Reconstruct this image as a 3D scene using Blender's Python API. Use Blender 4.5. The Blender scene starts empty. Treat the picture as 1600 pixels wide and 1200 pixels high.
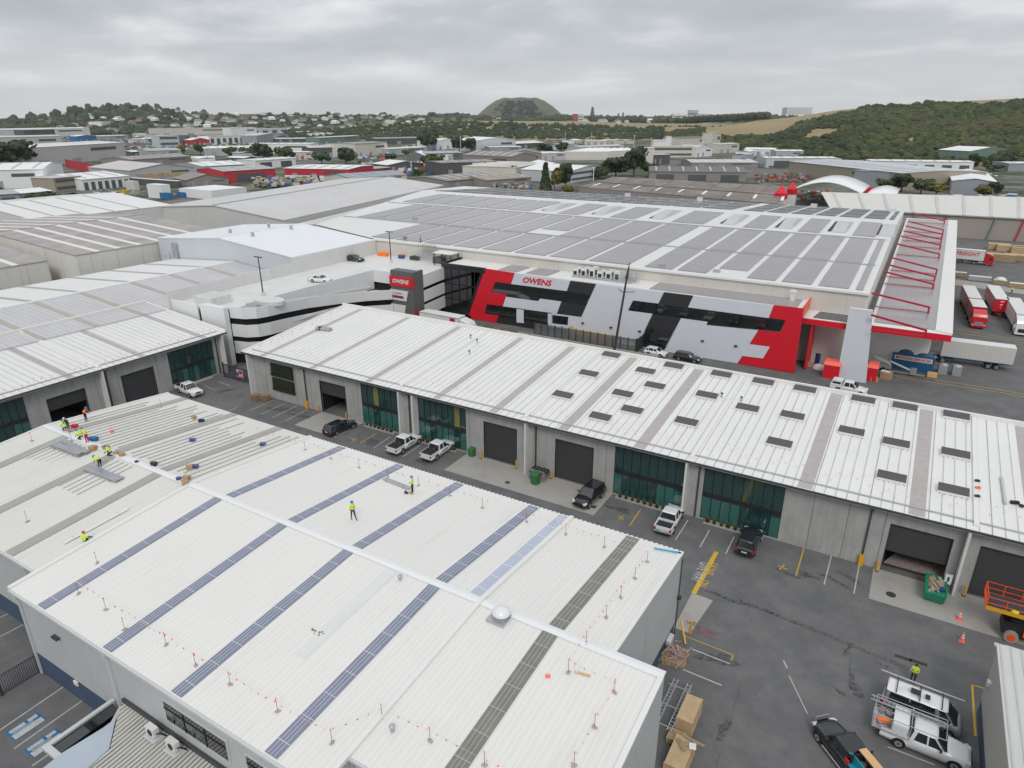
import bpy, math, random
from mathutils import Vector, Matrix
R = math.radians
rnd = random.Random(7)
S = bpy.context.scene
# ---------------------------------------------------------------- camera
CAM_H = 40.0
PITCH = math.atan(416 / 1060.0); YAW = R(30.67)
cam = bpy.data.cameras.new('camera'); camo = bpy.data.objects.new('camera', cam)
S.collection.objects.link(camo); S.camera = camo
cam.sensor_width = 36; cam.lens = 36 * 1060 / 1600.0
cam.clip_start = 0.5; cam.clip_end = 40000
camo.location = (0, 0, CAM_H); camo.rotation_euler = (R(90) - PITCH, 0, YAW)
# ---------------------------------------------------------------- sky and sun
SUN_EL, SUN_AZ = 44, 150
w = bpy.data.worlds.new('World'); S.world = w; w.use_nodes = True
N = w.node_tree.nodes; L = w.node_tree.links; N.clear()
def wn(t, **k):
    n = N.new(t)
    for a, b in k.items(): setattr(n, a, b)
    return n
out = wn('ShaderNodeOutputWorld'); bg = wn('ShaderNodeBackground'); L.new(bg.outputs[0], out.inputs[0])
sky = wn('ShaderNodeTexSky', sky_type='NISHITA', sun_disc=False, sun_elevation=R(SUN_EL), sun_rotation=R(SUN_AZ))
tc = wn('ShaderNodeTexCoord'); sep = wn('ShaderNodeSeparateXYZ'); L.new(tc.outputs['Generated'], sep.inputs[0])
def wm(op, a, b=None, c=None):
    n = wn('ShaderNodeMath', operation=op)
    for i, x in enumerate((a, b, c)):
        if x is None: continue
        if isinstance(x, (int, float)): n.inputs[i].default_value = x
        else: L.new(x, n.inputs[i])
    return n.outputs[0]
zz = wm('MAXIMUM', sep.outputs[2], 0.0)
den = wm('ADD', zz, 0.16)
cx = wm('DIVIDE', sep.outputs[0], den); cyy = wm('DIVIDE', sep.outputs[1], den)
cmb = wn('ShaderNodeCombineXYZ'); L.new(cx, cmb.inputs[0]); L.new(cyy, cmb.inputs[1])
mp = wn('ShaderNodeMapping'); L.new(cmb.outputs[0], mp.inputs[0]); mp.inputs['Scale'].default_value = (0.8, 1.0, 1); mp.inputs['Rotation'].default_value = (0, 0, 0.5)
n1 = wn('ShaderNodeTexNoise'); n1.inputs['Scale'].default_value = 1.1; n1.inputs['Detail'].default_value = 9; n1.inputs['Roughness'].default_value = .52; n1.inputs['Distortion'].default_value = .25
L.new(mp.outputs[0], n1.inputs['Vector'])
rp = wn('ShaderNodeValToRGB'); L.new(n1.outputs[0], rp.inputs[0])
e = rp.color_ramp.elements; e[0].position = .33; e[0].color = (.40, .425, .46, 1); e[1].position = .66; e[1].color = (.84, .85, .86, 1)
m_ = rp.color_ramp.elements.new(.5); m_.color = (.53, .55, .58, 1)
# even brighter horizon band: the cloud layer thins out there
hz = wm('POWER', wm('SUBTRACT', 1.0, wm('MINIMUM', wm('MULTIPLY', zz, 8.0), 1.0)), 1.5)
mh = wn('ShaderNodeMixRGB'); L.new(wm('MULTIPLY', hz, .8), mh.inputs[0]); L.new(rp.outputs[0], mh.inputs[1]); mh.inputs[2].default_value = (.90, .92, .935, 1)
# an overcast sky is brightest overhead
zen = wm('ADD', 1.0, wm('MULTIPLY', wm('MAXIMUM', wm('SUBTRACT', zz, .34), 0.0), 0.9))
mz = wn('ShaderNodeVectorMath', operation='SCALE'); L.new(mh.outputs[0], mz.inputs[0]); L.new(zen, mz.inputs['Scale'])
sk = wn('ShaderNodeVectorMath', operation='SCALE'); L.new(sky.outputs[0], sk.inputs[0]); sk.inputs['Scale'].default_value = .1
mx = wn('ShaderNodeMixRGB'); mx.inputs[0].default_value = .93; L.new(sk.outputs[0], mx.inputs[1]); L.new(mz.outputs[0], mx.inputs[2])
L.new(mx.outputs[0], bg.inputs[0]); bg.inputs[1].default_value = 1.0
sun = bpy.data.lights.new('sun', 'SUN'); suno = bpy.data.objects.new('sun', sun); S.collection.objects.link(suno)
sun.energy = 1.2; sun.angle = R(22); sun.color = (1, .97, .93)
sd = Vector((math.sin(R(SUN_AZ)) * math.cos(R(SUN_EL)), math.cos(R(SUN_AZ)) * math.cos(R(SUN_EL)), math.sin(R(SUN_EL))))
suno.rotation_euler = sd.to_track_quat('Z', 'Y').to_euler()
S.view_settings.view_transform = 'Standard'; S.view_settings.look = 'None'; S.view_settings.exposure = 0.10; S.view_settings.gamma = 1
S.render.engine = 'CYCLES'
# ---------------------------------------------------------------- survey: photo pixel (1600x1200) -> place
_c, _s = math.cos(-YAW), math.sin(-YAW); _cp, _sp = math.cos(PITCH), math.sin(PITCH)
FW = Vector((_s * _cp, _c * _cp, -_sp)); RT = Vector((_c, -_s, 0)); UP = RT.cross(FW); CAM = Vector((0, 0, CAM_H))
def ray(x, y): return RT * ((x - 800) / 1060.0) - UP * ((y - 600) / 1060.0) + FW
def G(x, y, z=0.0):
    d = ray(x, y); return CAM + d * ((z - CAM_H) / d.z)
def PY(x, y, Y):
    d = ray(x, y); return CAM + d * (Y / d.y)
def PX(x, y, X):
    d = ray(x, y); return CAM + d * (X / d.x)
def ON(x, y, axis, a0, z0, a1, z1):
    d = ray(x, y); k = (z1 - z0) / (a1 - a0)
    return CAM + d * ((z0 - k * a0 - CAM_H) / (d.z - k * d[axis]))
# ---------------------------------------------------------------- mesh helpers
class MB:
    def __init__(s): s.v = []; s.f = []; s.mi = []; s.cur = 0; s.sm = []
    def add(s, vs, fs, smooth=False):
        o = len(s.v); s.v += [tuple(p) for p in vs]
        for f in fs: s.f.append([o + i for i in f]); s.mi.append(s.cur); s.sm.append(smooth)
    def box(s, x0, x1, y0, y1, z0, z1):
        s.hexa([(x0, y0, z0), (x1, y0, z0), (x1, y1, z0), (x0, y1, z0), (x0, y0, z1), (x1, y0, z1), (x1, y1, z1), (x0, y1, z1)]); return s
    def hexa(s, p, smooth=False):
        s.add(p, [(3, 2, 1, 0), (4, 5, 6, 7), (0, 1, 5, 4), (1, 2, 6, 5), (2, 3, 7, 6), (3, 0, 4, 7)], smooth); return s
    def cbox(s, c, sx, sy, sz, a=0.0, base=True):
        ca, sa = math.cos(a), math.sin(a); z0 = c[2] if base else c[2] - sz / 2; p = []
        for z in (z0, z0 + sz):
            for x, y in ((-sx / 2, -sy / 2), (sx / 2, -sy / 2), (sx / 2, sy / 2), (-sx / 2, sy / 2)):
                p.append((c[0] + x * ca - y * sa, c[1] + x * sa + y * ca, z))
        s.hexa(p); return s
    def slab(s, poly, th, up=None):
        """polygon of 3D points thickened by th along -up"""
        n = Vector(up) if up else Vector((0, 0, 1)); k = len(poly); lo = [tuple(Vector(p) - n * th) for p in poly]
        s.add([tuple(p) for p in poly] + lo, [list(range(k)), [k + i for i in reversed(range(k))]] + [[i, k + i, k + (i + 1) % k, (i + 1) % k] for i in range(k)]); return s
    def prism(s, poly, z0, z1):
        k = len(poly)
        s.add([(x, y, z0) for x, y in poly] + [(x, y, z1) for x, y in poly], [list(reversed(range(k))), [k + i for i in range(k)]] + [[i, (i + 1) % k, k + (i + 1) % k, k + i] for i in range(k)]); return s
    def tube(s, a, b, r, n=6, r2=None, smooth=True):
        a = Vector(a); b = Vector(b); d = (b - a)
        if d.length < 1e-6: return s
        d.normalize(); u = d.orthogonal().normalized(); v = d.cross(u); r2 = r if r2 is None else r2
        P = [a + (u * math.cos(t) + v * math.sin(t)) * r for t in [2 * math.pi * i / n for i in range(n)]]
        Q = [b + (u * math.cos(t) + v * math.sin(t)) * r2 for t in [2 * math.pi * i / n for i in range(n)]]
        s.add(P + Q, [[i, (i + 1) % n, n + (i + 1) % n, n + i] for i in range(n)], smooth)
        s.add(P + Q, [list(reversed(range(n))), [n + i for i in range(n)]]); return s
    def bar(s, a, b, wd, ht):
        """rectangular bar between two points, width wd horizontal, height ht"""
        a = Vector(a); b = Vector(b); d = (b - a).normalized(); u = d.cross(Vector((0, 0, 1)))
        if u.length < 1e-4: u = Vector((1, 0, 0))
        u.normalize(); v = u.cross(d); u = u * wd / 2; v = v * ht / 2
        s.hexa([a - u - v, b - u - v, b + u - v, a + u - v, a - u + v, b - u + v, b + u + v, a + u + v]); return s
    def dome(s, c, rx, ry, rz, n=12, m=5, smooth=True, full=False):
        vs = []; fs = []; lo = -m if full else 0
        rows = list(range(lo, m + 1))
        for j in rows:
            t = j / m * math.pi / 2
            for i in range(n):
                a = 2 * math.pi * i / n; vs.append((c[0] + rx * math.cos(t) * math.cos(a), c[1] + ry * math.cos(t) * math.sin(a), c[2] + rz * math.sin(t)))
        for j in range(len(rows) - 1):
            for i in range(n): fs.append([j * n + i, j * n + (i + 1) % n, (j + 1) * n + (i + 1) % n, (j + 1) * n + i])
        s.add(vs, fs, smooth); return s
    def loft(s, rings, smooth=True, caps=True):
        k = len(rings[0]); vs = [p for r in rings for p in r]; fs = []
        for j in range(len(rings) - 1):
            for i in range(k): fs.append([j * k + i, j * k + (i + 1) % k, (j + 1) * k + (i + 1) % k, (j + 1) * k + i])
        s.add(vs, fs, smooth)
        if caps: s.add(list(rings[0]), [list(reversed(range(k)))]); s.add(list(rings[-1]), [list(range(k))])
        return s
    def build(s, name, mat, parent=None, **kw):
        me = bpy.data.meshes.new(name); o = bpy.data.objects.new(name, me)
        off = Vector((0, 0, 0))
        if parent is not None:
            p = parent
            while p is not None: off += Vector(p.location); p = p.parent
        vs = s.v
        if parent is None and kw.pop('base', True) and vs:
            c = Vector((sum(p[0] for p in vs) / len(vs), sum(p[1] for p in vs) / len(vs), min(p[2] for p in vs))); o.location = c; off = c
        me.from_pydata([(p[0] - off.x, p[1] - off.y, p[2] - off.z) for p in vs], [], s.f)
        for m in (mat if isinstance(mat, (list, tuple)) else [mat]): me.materials.append(m)
        for i, p in enumerate(me.polygons): p.material_index = s.mi[i]; p.use_smooth = s.sm[i]
        S.collection.objects.link(o)
        if parent is not None: o.parent = parent
        return o
def tag(o, label=None, cat=None, group=None, kind=None):
    if label: o['label'] = label
    if cat: o['category'] = cat
    if group: o['group'] = group
    if kind: o['kind'] = kind
    return o
def thing(name, label, cat, loc=(0, 0, 0), group=None):
    o = bpy.data.objects.new(name, None); o.empty_display_size = .5; S.collection.objects.link(o); o.location = loc
    return tag(o, label, cat, group)
def mesh_thing(mb, name, mat, label, cat, group=None):
    return tag(mb.build(name, mat), label, cat, group)
def kids(o): return [c for c in bpy.data.objects if c.parent == o]
_kid = {}
def copy_tree(o, parent=None):
    c = o.copy(); S.collection.objects.link(c)
    if parent is not None: c.parent = parent
    if o.name not in _kid: _kid[o.name] = kids(o)
    for k in list(_kid[o.name]): copy_tree(k, c)
    return c
def place(o, x, y, z, rz=0, sc=None):
    o.location = (x, y, z); o.rotation_euler = (0, 0, rz)
    if sc: o.scale = (sc, sc, sc) if isinstance(sc, (int, float)) else sc
    return o
# ---------------------------------------------------------------- materials
def mat(name, col, rough=.6, metal=0.0, var=.12, scale=.35, ribs=None, seam=None, stain=None, bump=0.0, bscale=8, spec=.5, coat=0, trans=0, alpha=None):
    m = bpy.data.materials.new(name); m.use_nodes = True; nt = m.node_tree; n = nt.nodes; l = nt.links
    b = n['Principled BSDF']; b.inputs['Roughness'].default_value = rough; b.inputs['Metallic'].default_value = metal
    b.inputs['Specular IOR Level'].default_value = spec; b.inputs['Coat Weight'].default_value = coat
    b.inputs['Transmission Weight'].default_value = trans
    def M(op, a, bb=None, cc=None):
        x = n.new('ShaderNodeMath'); x.operation = op
        for i, q in enumerate((a, bb, cc)):
            if q is None: continue
            if isinstance(q, (int, float)): x.inputs[i].default_value = q
            else: l.new(q, x.inputs[i])
        return x.outputs[0]
    def mul(colsock, fac):
        v = n.new('ShaderNodeVectorMath'); v.operation = 'SCALE'; l.new(colsock, v.inputs[0]); l.new(fac, v.inputs['Scale']); return v.outputs[0]
    t = n.new('ShaderNodeTexCoord'); co = t.outputs['Object']
    rgb = n.new('ShaderNodeRGB'); rgb.outputs[0].default_value = (*col, 1); c = rgb.outputs[0]
    if var:
        q = n.new('ShaderNodeTexNoise'); q.inputs['Scale'].default_value = scale; q.inputs['Detail'].default_value = 6; q.inputs['Roughness'].default_value = .65; l.new(co, q.inputs['Vector'])
        f = M('ADD', M('MULTIPLY', M('SUBTRACT', q.outputs[0], .5), 2 * var * 1.6), 1.0); c = mul(c, f)
    if stain:   # (colour, amount, (sx,sy,sz) scale, threshold)
        sc, am, ss, th = stain
        mpn = n.new('ShaderNodeMapping'); l.new(co, mpn.inputs[0]); mpn.inputs['Scale'].default_value = ss
        q = n.new('ShaderNodeTexNoise'); q.inputs['Scale'].default_value = 1; q.inputs['Detail'].default_value = 8; q.inputs['Roughness'].default_value = .7; l.new(mpn.outputs[0], q.inputs['Vector'])
        mr = n.new('ShaderNodeMapRange'); l.new(q.outputs[0], mr.inputs[0]); mr.inputs[1].default_value = th; mr.inputs[2].default_value = th + .2; mr.inputs[4].default_value = am
        mxn = n.new('ShaderNodeMixRGB'); l.new(mr.outputs[0], mxn.inputs[0]); l.new(c, mxn.inputs[1]); mxn.inputs[2].default_value = (*sc, 1); c = mxn.outputs[0]
    hgt = None; sp = None
    if ribs or seam:
        sp = n.new('ShaderNodeSeparateXYZ'); l.new(co, sp.inputs[0])
    if seam:    # list of (axis, period, width fraction, darkness)
        for ax, per, wf, dk in seam:
            fr = M('FRACT', M('DIVIDE', M('ADD', sp.outputs[ax], 1000.37), per))
            li = M('LESS_THAN', fr, wf)
            q = n.new('ShaderNodeTexNoise'); q.inputs['Scale'].default_value = .6; l.new(co, q.inputs['Vector'])
            f = M('SUBTRACT', 1.0, M('MULTIPLY', M('MULTIPLY', li, dk), M('ADD', .4, M('MULTIPLY', q.outputs[0], 1.2))))
            c = mul(c, f)
    if ribs:    # (axis, period, bump strength)
        ax, per, st = ribs
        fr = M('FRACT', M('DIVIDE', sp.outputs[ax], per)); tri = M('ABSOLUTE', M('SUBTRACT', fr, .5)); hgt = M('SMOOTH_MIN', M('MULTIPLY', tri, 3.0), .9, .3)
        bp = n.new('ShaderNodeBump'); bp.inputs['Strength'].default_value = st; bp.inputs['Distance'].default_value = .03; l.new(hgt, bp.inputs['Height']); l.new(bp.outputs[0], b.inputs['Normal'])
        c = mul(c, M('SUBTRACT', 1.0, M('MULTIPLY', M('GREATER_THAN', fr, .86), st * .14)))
    elif bump:
        q = n.new('ShaderNodeTexNoise'); q.inputs['Scale'].default_value = bscale; q.inputs['Detail'].default_value = 5; l.new(co, q.inputs['Vector'])
        bp = n.new('ShaderNodeBump'); bp.inputs['Strength'].default_value = bump; bp.inputs['Distance'].default_value = .05; l.new(q.outputs[0], bp.inputs['Height']); l.new(bp.outputs[0], b.inputs['Normal'])
    l.new(c, b.inputs['Base Color'])
    if alpha == 'ragged':      # breaks the outline of a stain up
        q = n.new('ShaderNodeTexNoise'); q.inputs['Scale'].default_value = 3.5; q.inputs['Detail'].default_value = 9; q.inputs['Roughness'].default_value = .8; l.new(co, q.inputs['Vector'])
        mr = n.new('ShaderNodeMapRange'); l.new(q.outputs[0], mr.inputs[0]); mr.inputs[1].default_value = .43; mr.inputs[2].default_value = .60; mr.inputs[4].default_value = .6; l.new(mr.outputs[0], b.inputs['Alpha'])
    elif alpha is not None: b.inputs['Alpha'].default_value = alpha
    return m
def leafmat(name, cols, scale=.5):
    m = bpy.data.materials.new(name); m.use_nodes = True; n = m.node_tree.nodes; l = m.node_tree.links; b = n['Principled BSDF']
    b.inputs['Roughness'].default_value = .8; b.inputs['Specular IOR Level'].default_value = .2
    g = n.new('ShaderNodeNewGeometry'); r = n.new('ShaderNodeValToRGB'); r.color_ramp.interpolation = 'LINEAR'
    t = n.new('ShaderNodeTexCoord'); q = n.new('ShaderNodeTexNoise'); q.inputs['Scale'].default_value = scale; q.inputs['Detail'].default_value = 2; l.new(t.outputs['Object'], q.inputs['Vector'])
    a = n.new('ShaderNodeMath'); a.operation = 'MULTIPLY_ADD'; l.new(g.outputs['Random Per Island'], a.inputs[0]); a.inputs[1].default_value = .55
    s2 = n.new('ShaderNodeMath'); s2.operation = 'MULTIPLY_ADD'; l.new(q.outputs[0], s2.inputs[0]); s2.inputs[1].default_value = 1.3; s2.inputs[2].default_value = -.42
    l.new(s2.outputs[0], a.inputs[2]); l.new(a.outputs[0], r.inputs[0])
    el = r.color_ramp.elements; k = len(cols); el[0].color = (*cols[0], 1); el[0].position = 0; el[1].color = (*cols[-1], 1); el[1].position = 1
    for i, cc in enumerate(cols[1:-1]): x = el.new((i + 1) / (k - 1)); x.color = (*cc, 1)
    l.new(r.outputs[0], b.inputs['Base Color']); return m
def glass(name, col=(.02, .05, .05), rough=.06, spec=.9):
    m = bpy.data.materials.new(name); m.use_nodes = True; b = m.node_tree.nodes['Principled BSDF']
    b.inputs['Base Color'].default_value = (*col, 1); b.inputs['Roughness'].default_value = rough; b.inputs['Specular IOR Level'].default_value = spec; b.inputs['IOR'].default_value = 1.6
    return m
W = dict(
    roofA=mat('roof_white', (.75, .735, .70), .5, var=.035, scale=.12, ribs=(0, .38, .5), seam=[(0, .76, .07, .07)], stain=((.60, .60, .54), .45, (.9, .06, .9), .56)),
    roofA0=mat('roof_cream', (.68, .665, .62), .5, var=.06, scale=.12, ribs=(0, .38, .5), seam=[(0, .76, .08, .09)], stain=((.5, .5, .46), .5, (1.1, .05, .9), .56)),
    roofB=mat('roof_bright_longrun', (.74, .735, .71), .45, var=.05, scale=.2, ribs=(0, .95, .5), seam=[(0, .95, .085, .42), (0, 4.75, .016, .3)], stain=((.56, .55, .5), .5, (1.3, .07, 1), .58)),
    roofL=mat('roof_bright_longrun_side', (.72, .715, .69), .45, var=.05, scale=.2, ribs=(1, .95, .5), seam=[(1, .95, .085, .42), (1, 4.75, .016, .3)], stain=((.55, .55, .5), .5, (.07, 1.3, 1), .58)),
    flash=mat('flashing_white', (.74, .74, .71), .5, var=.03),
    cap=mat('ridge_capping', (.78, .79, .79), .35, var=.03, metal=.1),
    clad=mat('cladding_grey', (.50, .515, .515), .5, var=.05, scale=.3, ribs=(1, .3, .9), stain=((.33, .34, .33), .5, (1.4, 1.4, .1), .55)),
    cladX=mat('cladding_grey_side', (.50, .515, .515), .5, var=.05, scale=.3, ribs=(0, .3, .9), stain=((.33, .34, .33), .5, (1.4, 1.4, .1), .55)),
    plinth=mat('plinth_blue', (.055, .085, .14), .7, var=.15),
    gut=mat('gutter_dark', (.05, .052, .058), .5, var=.1),
    gutl=mat('gutter_light', (.55, .57, .57), .5, var=.05),
    conc=mat('concrete_wall', (.37, .37, .355), .8, var=.2, scale=.5, stain=((.25, .25, .24), .6, (1.6, 1.6, .14), .47)),
    concl=mat('concrete_pale', (.64, .64, .62), .8, var=.07, scale=.4, stain=((.40, .40, .37), .5, (.9, .9, .12), .55)),
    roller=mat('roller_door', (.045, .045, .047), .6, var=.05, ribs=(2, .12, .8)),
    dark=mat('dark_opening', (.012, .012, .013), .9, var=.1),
    blk=mat('black_frame', (.02, .021, .023), .4, var=.05),
    glas=glass('green_glass', (.012, .05, .047)), glasb=glass('green_glass_bright', (.03, .125, .108)), glasd=glass('dark_glass', (.012, .014, .016), .03, 1.0),
    asph=None,
    apron=mat('concrete_apron', (.36, .345, .315), .85, var=.1, scale=.3, stain=((.25, .24, .22), .55, (.35, .35, 1), .52), bump=.1),
    white=mat('white_paint', (.70, .70, .68), .5, var=.04), wline=mat('white_line_paint', (.46, .46, .44), .7, var=.35, scale=2.5), yline=mat('yellow_line_paint', (.60, .38, .03), .7, var=.22, scale=3),
    yel=mat('yellow_paint', (.72, .36, .01), .5, var=.08), stripA=mat('skylight_blue', (.20, .225, .30), .3, var=.12, scale=.8), stripG=mat('skylight_olive', (.20, .20, .172), .5, var=.2, scale=.8),
    stripL=mat('skylight_pale_blue', (.42, .47, .60), .3, var=.1), stripT=mat('skylight_taupe', (.36, .355, .325), .5, var=.1, scale=.6), stripB=mat('skylight_pinkgrey', (.42, .385, .37), .4, var=.12, scale=.8, seam=[(1, 1.2, .05, .15)]),
    stripP=mat('skylight_faint', (.67, .685, .67), .4, var=.05), lap=mat('lap_line', (.52, .54, .60), .5, var=.05), lapG=mat('lap_line_grey', (.42, .42, .38), .5, var=.05),
    red=mat('red_panel', (.66, .010, .025), .4, var=.05), pan=mat('panel_pale_blue', (.66, .685, .735), .35, var=.04, scale=.6, seam=[(0, 1.2, .02, .06)]), pdk=mat('panel_black_ribbed', (.03, .031, .034), .5, var=.05, ribs=(0, .35, .8)),
    solar=mat('solar_panel', (.305, .288, .292), .25, var=.09, scale=.15, seam=[(0, 1.05, .05, -.22), (1, 1.75, .03, -.22)], spec=.7),
    solard=mat('solar_panel_dark', (.10, .095, .105), .25, var=.1, seam=[(0, 1.05, .05, -.5)]),
    steel=mat('steel', (.42, .43, .44), .35, metal=.6, var=.08), galv=mat('galvanised', (.44, .455, .48), .35, metal=.4, var=.15, scale=2), pole=mat('pole_dark_green_grey', (.045, .055, .06), .5, var=.05),
    tow=mat('tower_grey', (.115, .12, .12), .6, var=.06, ribs=(2, .4, .3)),
    wood=mat('timber_pale', (.50, .37, .21), .8, var=.25, scale=1.2, seam=[(0, .14, .1, .3)]), wood2=mat('timber_worn', (.33, .24, .15), .85, var=.3, scale=1.5, seam=[(1, .16, .12, .4)]), ply=mat('plywood', (.66, .42, .20), .7, var=.1), card=mat('cardboard', (.42, .28, .16), .85, var=.2),
    tyre=mat('tyre', (.014, .014, .015), .85, var=.1), rim=mat('alloy_rim', (.45, .46, .47), .3, metal=.6, var=.05), cglass=glass('car_glass', (.014, .018, .02), .04, 1.0),
    cwhite=mat('car_white', (.74, .75, .75), .2, var=.01, coat=.6), cblack=mat('car_black', (.012, .013, .017), .2, var=.02, coat=.8), csilver=mat('car_silver', (.36, .375, .385), .28, metal=.35, var=.02, coat=.5), cgrey=mat('car_grey', (.10, .105, .11), .25, metal=.3, var=.02, coat=.5), cred=mat('car_red', (.55, .01, .015), .25, var=.03, coat=.6), cblue=mat('car_blue', (.02, .05, .2), .25, var=.03, coat=.6),
    lampr=mat('lamp_red', (.45, .01, .01), .2, var=0), lampw=mat('lamp_clear', (.62, .64, .66), .1, var=0), plast=mat('black_plastic', (.02, .02, .021), .55, var=.05),
    hiv=mat('hi_vis_yellow', (.60, .85, .03), .8, var=.12, scale=4), hivo=mat('hi_vis_orange', (.95, .20, .02), .8, var=.12, scale=4), navy=mat('work_trousers_navy', (.016, .022, .045), .85, var=.15, scale=4), skin=mat('skin', (.50, .29, .20), .6, var=.05), hat=mat('hard_hat_blue', (.01, .17, .60), .4, var=.02), hatr=mat('hard_hat_red', (.65, .02, .03), .4, var=.02), hatw=mat('hard_hat_white', (.75, .75, .72), .4, var=.02), boot=mat('boots', (.04, .03, .025), .7), hair=mat('hair_dark', (.02, .014, .01), .9), redt=mat('red_trousers', (.55, .01, .03), .8),
    flag=mat('flag_pink', (.95, .16, .11), .7, var=.05), brick=mat('stand_base', (.46, .38, .33), .8), orange=mat('machine_orange', (.85, .09, .01), .4, var=.06), green=mat('skip_green', (.01, .24, .13), .5, var=.15, scale=2), gbin=mat('bin_green', (.035, .16, .05), .5, var=.1), blue=mat('blue_paint', (.005, .13, .30), .5, var=.12), teal=mat('teal_sheet', (.01, .28, .36), .5, var=.05),
)
LEAF = leafmat('foliage_mid', [(.022, .040, .016), (.05, .085, .03), (.085, .125, .045), (.14, .16, .06)])
LEAFD = leafmat('foliage_dark', [(.016, .032, .018), (.035, .06, .028), (.06, .085, .035), (.10, .105, .05)])
LEAFY = leafmat('foliage_olive', [(.05, .06, .015), (.12, .12, .03), (.20, .17, .04), (.27, .22, .06)])
LEAFF = leafmat('foliage_far', [(.035, .058, .035), (.06, .085, .045), (.085, .11, .06), (.12, .135, .08)], .02)
BARK = mat('bark', (.10, .085, .07), .9, var=.2)
def text(s, size, m, name, M, parent=None, shear=0, ext=.01, off=0.0, font_w=1.0):
    cu = bpy.data.curves.new(name + '_curve', 'FONT'); cu.body = s; cu.size = size; cu.extrude = ext; cu.shear = shear; cu.offset = off; cu.align_x = 'CENTER'; cu.align_y = 'CENTER'; cu.resolution_u = 3
    o = bpy.data.objects.new(name + '_tmp', cu); S.collection.objects.link(o); bpy.context.view_layer.update()
    me = bpy.data.meshes.new_from_object(o.evaluated_get(bpy.context.evaluated_depsgraph_get())); bpy.data.objects.remove(o); bpy.data.curves.remove(cu)
    me.name = name; me.materials.clear(); me.materials.append(m); me.transform(Matrix.Diagonal((font_w, 1, 1, 1))); me.transform(M)
    r = bpy.data.objects.new(name, me); S.collection.objects.link(r)
    if parent is not None: me.transform(Matrix.Translation(-Vector(parent.location) - (Vector(parent.parent.location) if parent.parent else Vector((0, 0, 0))))); r.parent = parent
    return r
# ================================================================ GROUND
def groundmat():
    m = bpy.data.materials.new('ground_mix'); m.use_nodes = True; n = m.node_tree.nodes; l = m.node_tree.links; b = n['Principled BSDF']; b.inputs['Roughness'].default_value = .9; b.inputs['Specular IOR Level'].default_value = .25
    g = n.new('ShaderNodeNewGeometry')
    def noi(sc, de=4, ro=.6):
        q = n.new('ShaderNodeTexNoise'); q.inputs['Scale'].default_value = sc; q.inputs['Detail'].default_value = de; q.inputs['Roughness'].default_value = ro; l.new(g.outputs['Position'], q.inputs['Vector']); return q.outputs[0]
    def mr(s, a, b2, c=0, d=1):
        q = n.new('ShaderNodeMapRange'); l.new(s, q.inputs[0])
        for i, v in zip((1, 2, 3, 4), (a, b2, c, d)): q.inputs[i].default_value = v
        return q.outputs[0]
    def mix(f, a, c):
        q = n.new('ShaderNodeMixRGB'); l.new(f, q.inputs[0])
        for i, x in ((1, a), (2, c)):
            if isinstance(x, tuple): q.inputs[i].default_value = (*x, 1)
            else: l.new(x, q.inputs[i])
        return q.outputs[0]
    asp = mix(mr(noi(.35, 8, .75), .38, .66), (.115, .115, .116), (.172, .170, .168))
    asp = mix(mr(noi(.09, 3), .5, .75, 0, .55), asp, (.102, .102, .104))
    asp = mix(mr(noi(2.2, 6, .8), .56, .70, 0, .30), asp, (.058, .058, .060))
    asp = mix(mr(noi(14, 3, .8), .4, .75, 0, .35), asp, (.20, .20, .20))
    far = mix(mr(noi(.012, 3), .42, .55), (.15, .145, .135), (.05, .075, .03))
    far = mix(mr(noi(.05, 3), .5, .6), far, (.19, .18, .17))
    sb = mix(mr(noi(.006, 5, .7), .42, .58), (.055, .075, .04), (.12, .125, .09))
    ln = n.new('ShaderNodeVectorMath'); ln.operation = 'LENGTH'; l.new(g.outputs['Position'], ln.inputs[0])
    c = mix(mr(ln.outputs['Value'], 330, 380), asp, far); c = mix(mr(ln.outputs['Value'], 1100, 1500), c, sb)
    l.new(c, b.inputs['Base Color'])
    bp = n.new('ShaderNodeBump'); bp.inputs['Strength'].default_value = .25; bp.inputs['Distance'].default_value = .02; l.new(noi(20, 3, .8), bp.inputs['Height']); l.new(bp.outputs[0], b.inputs['Normal'])
    return m
b = MB(); b.add([(-14000, -6000, 0), (14000, -6000, 0), (14000, 16000, 0), (-14000, 16000, 0)], [(0, 1, 2, 3)])
GR = tag(b.build('ground', groundmat()), kind='structure')
# painted markings and aprons (thin sheets)
def sheet(pts, z, m, name='marking', kind='structure'):
    b = MB(); b.add([(p[0], p[1], z) for p in pts], [tuple(range(len(pts)))]); return tag(b.build(name, m), kind=kind)
def lines(name, segs, m, wd=.11, z=.012):
    b = MB()
    for s in segs:
        a, c = G(s[0], s[1]), G(s[2], s[3]); d = (c - a); u = Vector((-d.y, d.x, 0)).normalized() * ((s[4] if len(s) > 4 else wd) / 2)
        b.add([(p.x, p.y, z) for p in (a - u, c - u, c + u, a + u)], [(0, 1, 2, 3)])
    return tag(b.build(name, m), kind='structure')
aprons = MB()
for x0, x1, y0, y1 in ((-70.2, -62.4, 58.65, 64), (-44.5, -24.6, 58.75, 64), (2.2, 45, 58.8, 64.0)):
    aprons.add([(x0, y0, .004), (x1, y0, .004), (x1, y1, .004), (x0, y1, .004)], [(0, 1, 2, 3)])
p = [G(1063, 921), G(1084, 927), G(1049, 1003), G(1046, 990)]
aprons.add([(-11.6, 51.5, .004), (-9.7, 51.4, .004), (-10.2, 46.3, .004), (-11.6, 46.3, .004)], [(0, 1, 2, 3)])
tag(aprons.build('pavement', W['apron']), kind='structure')
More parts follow.
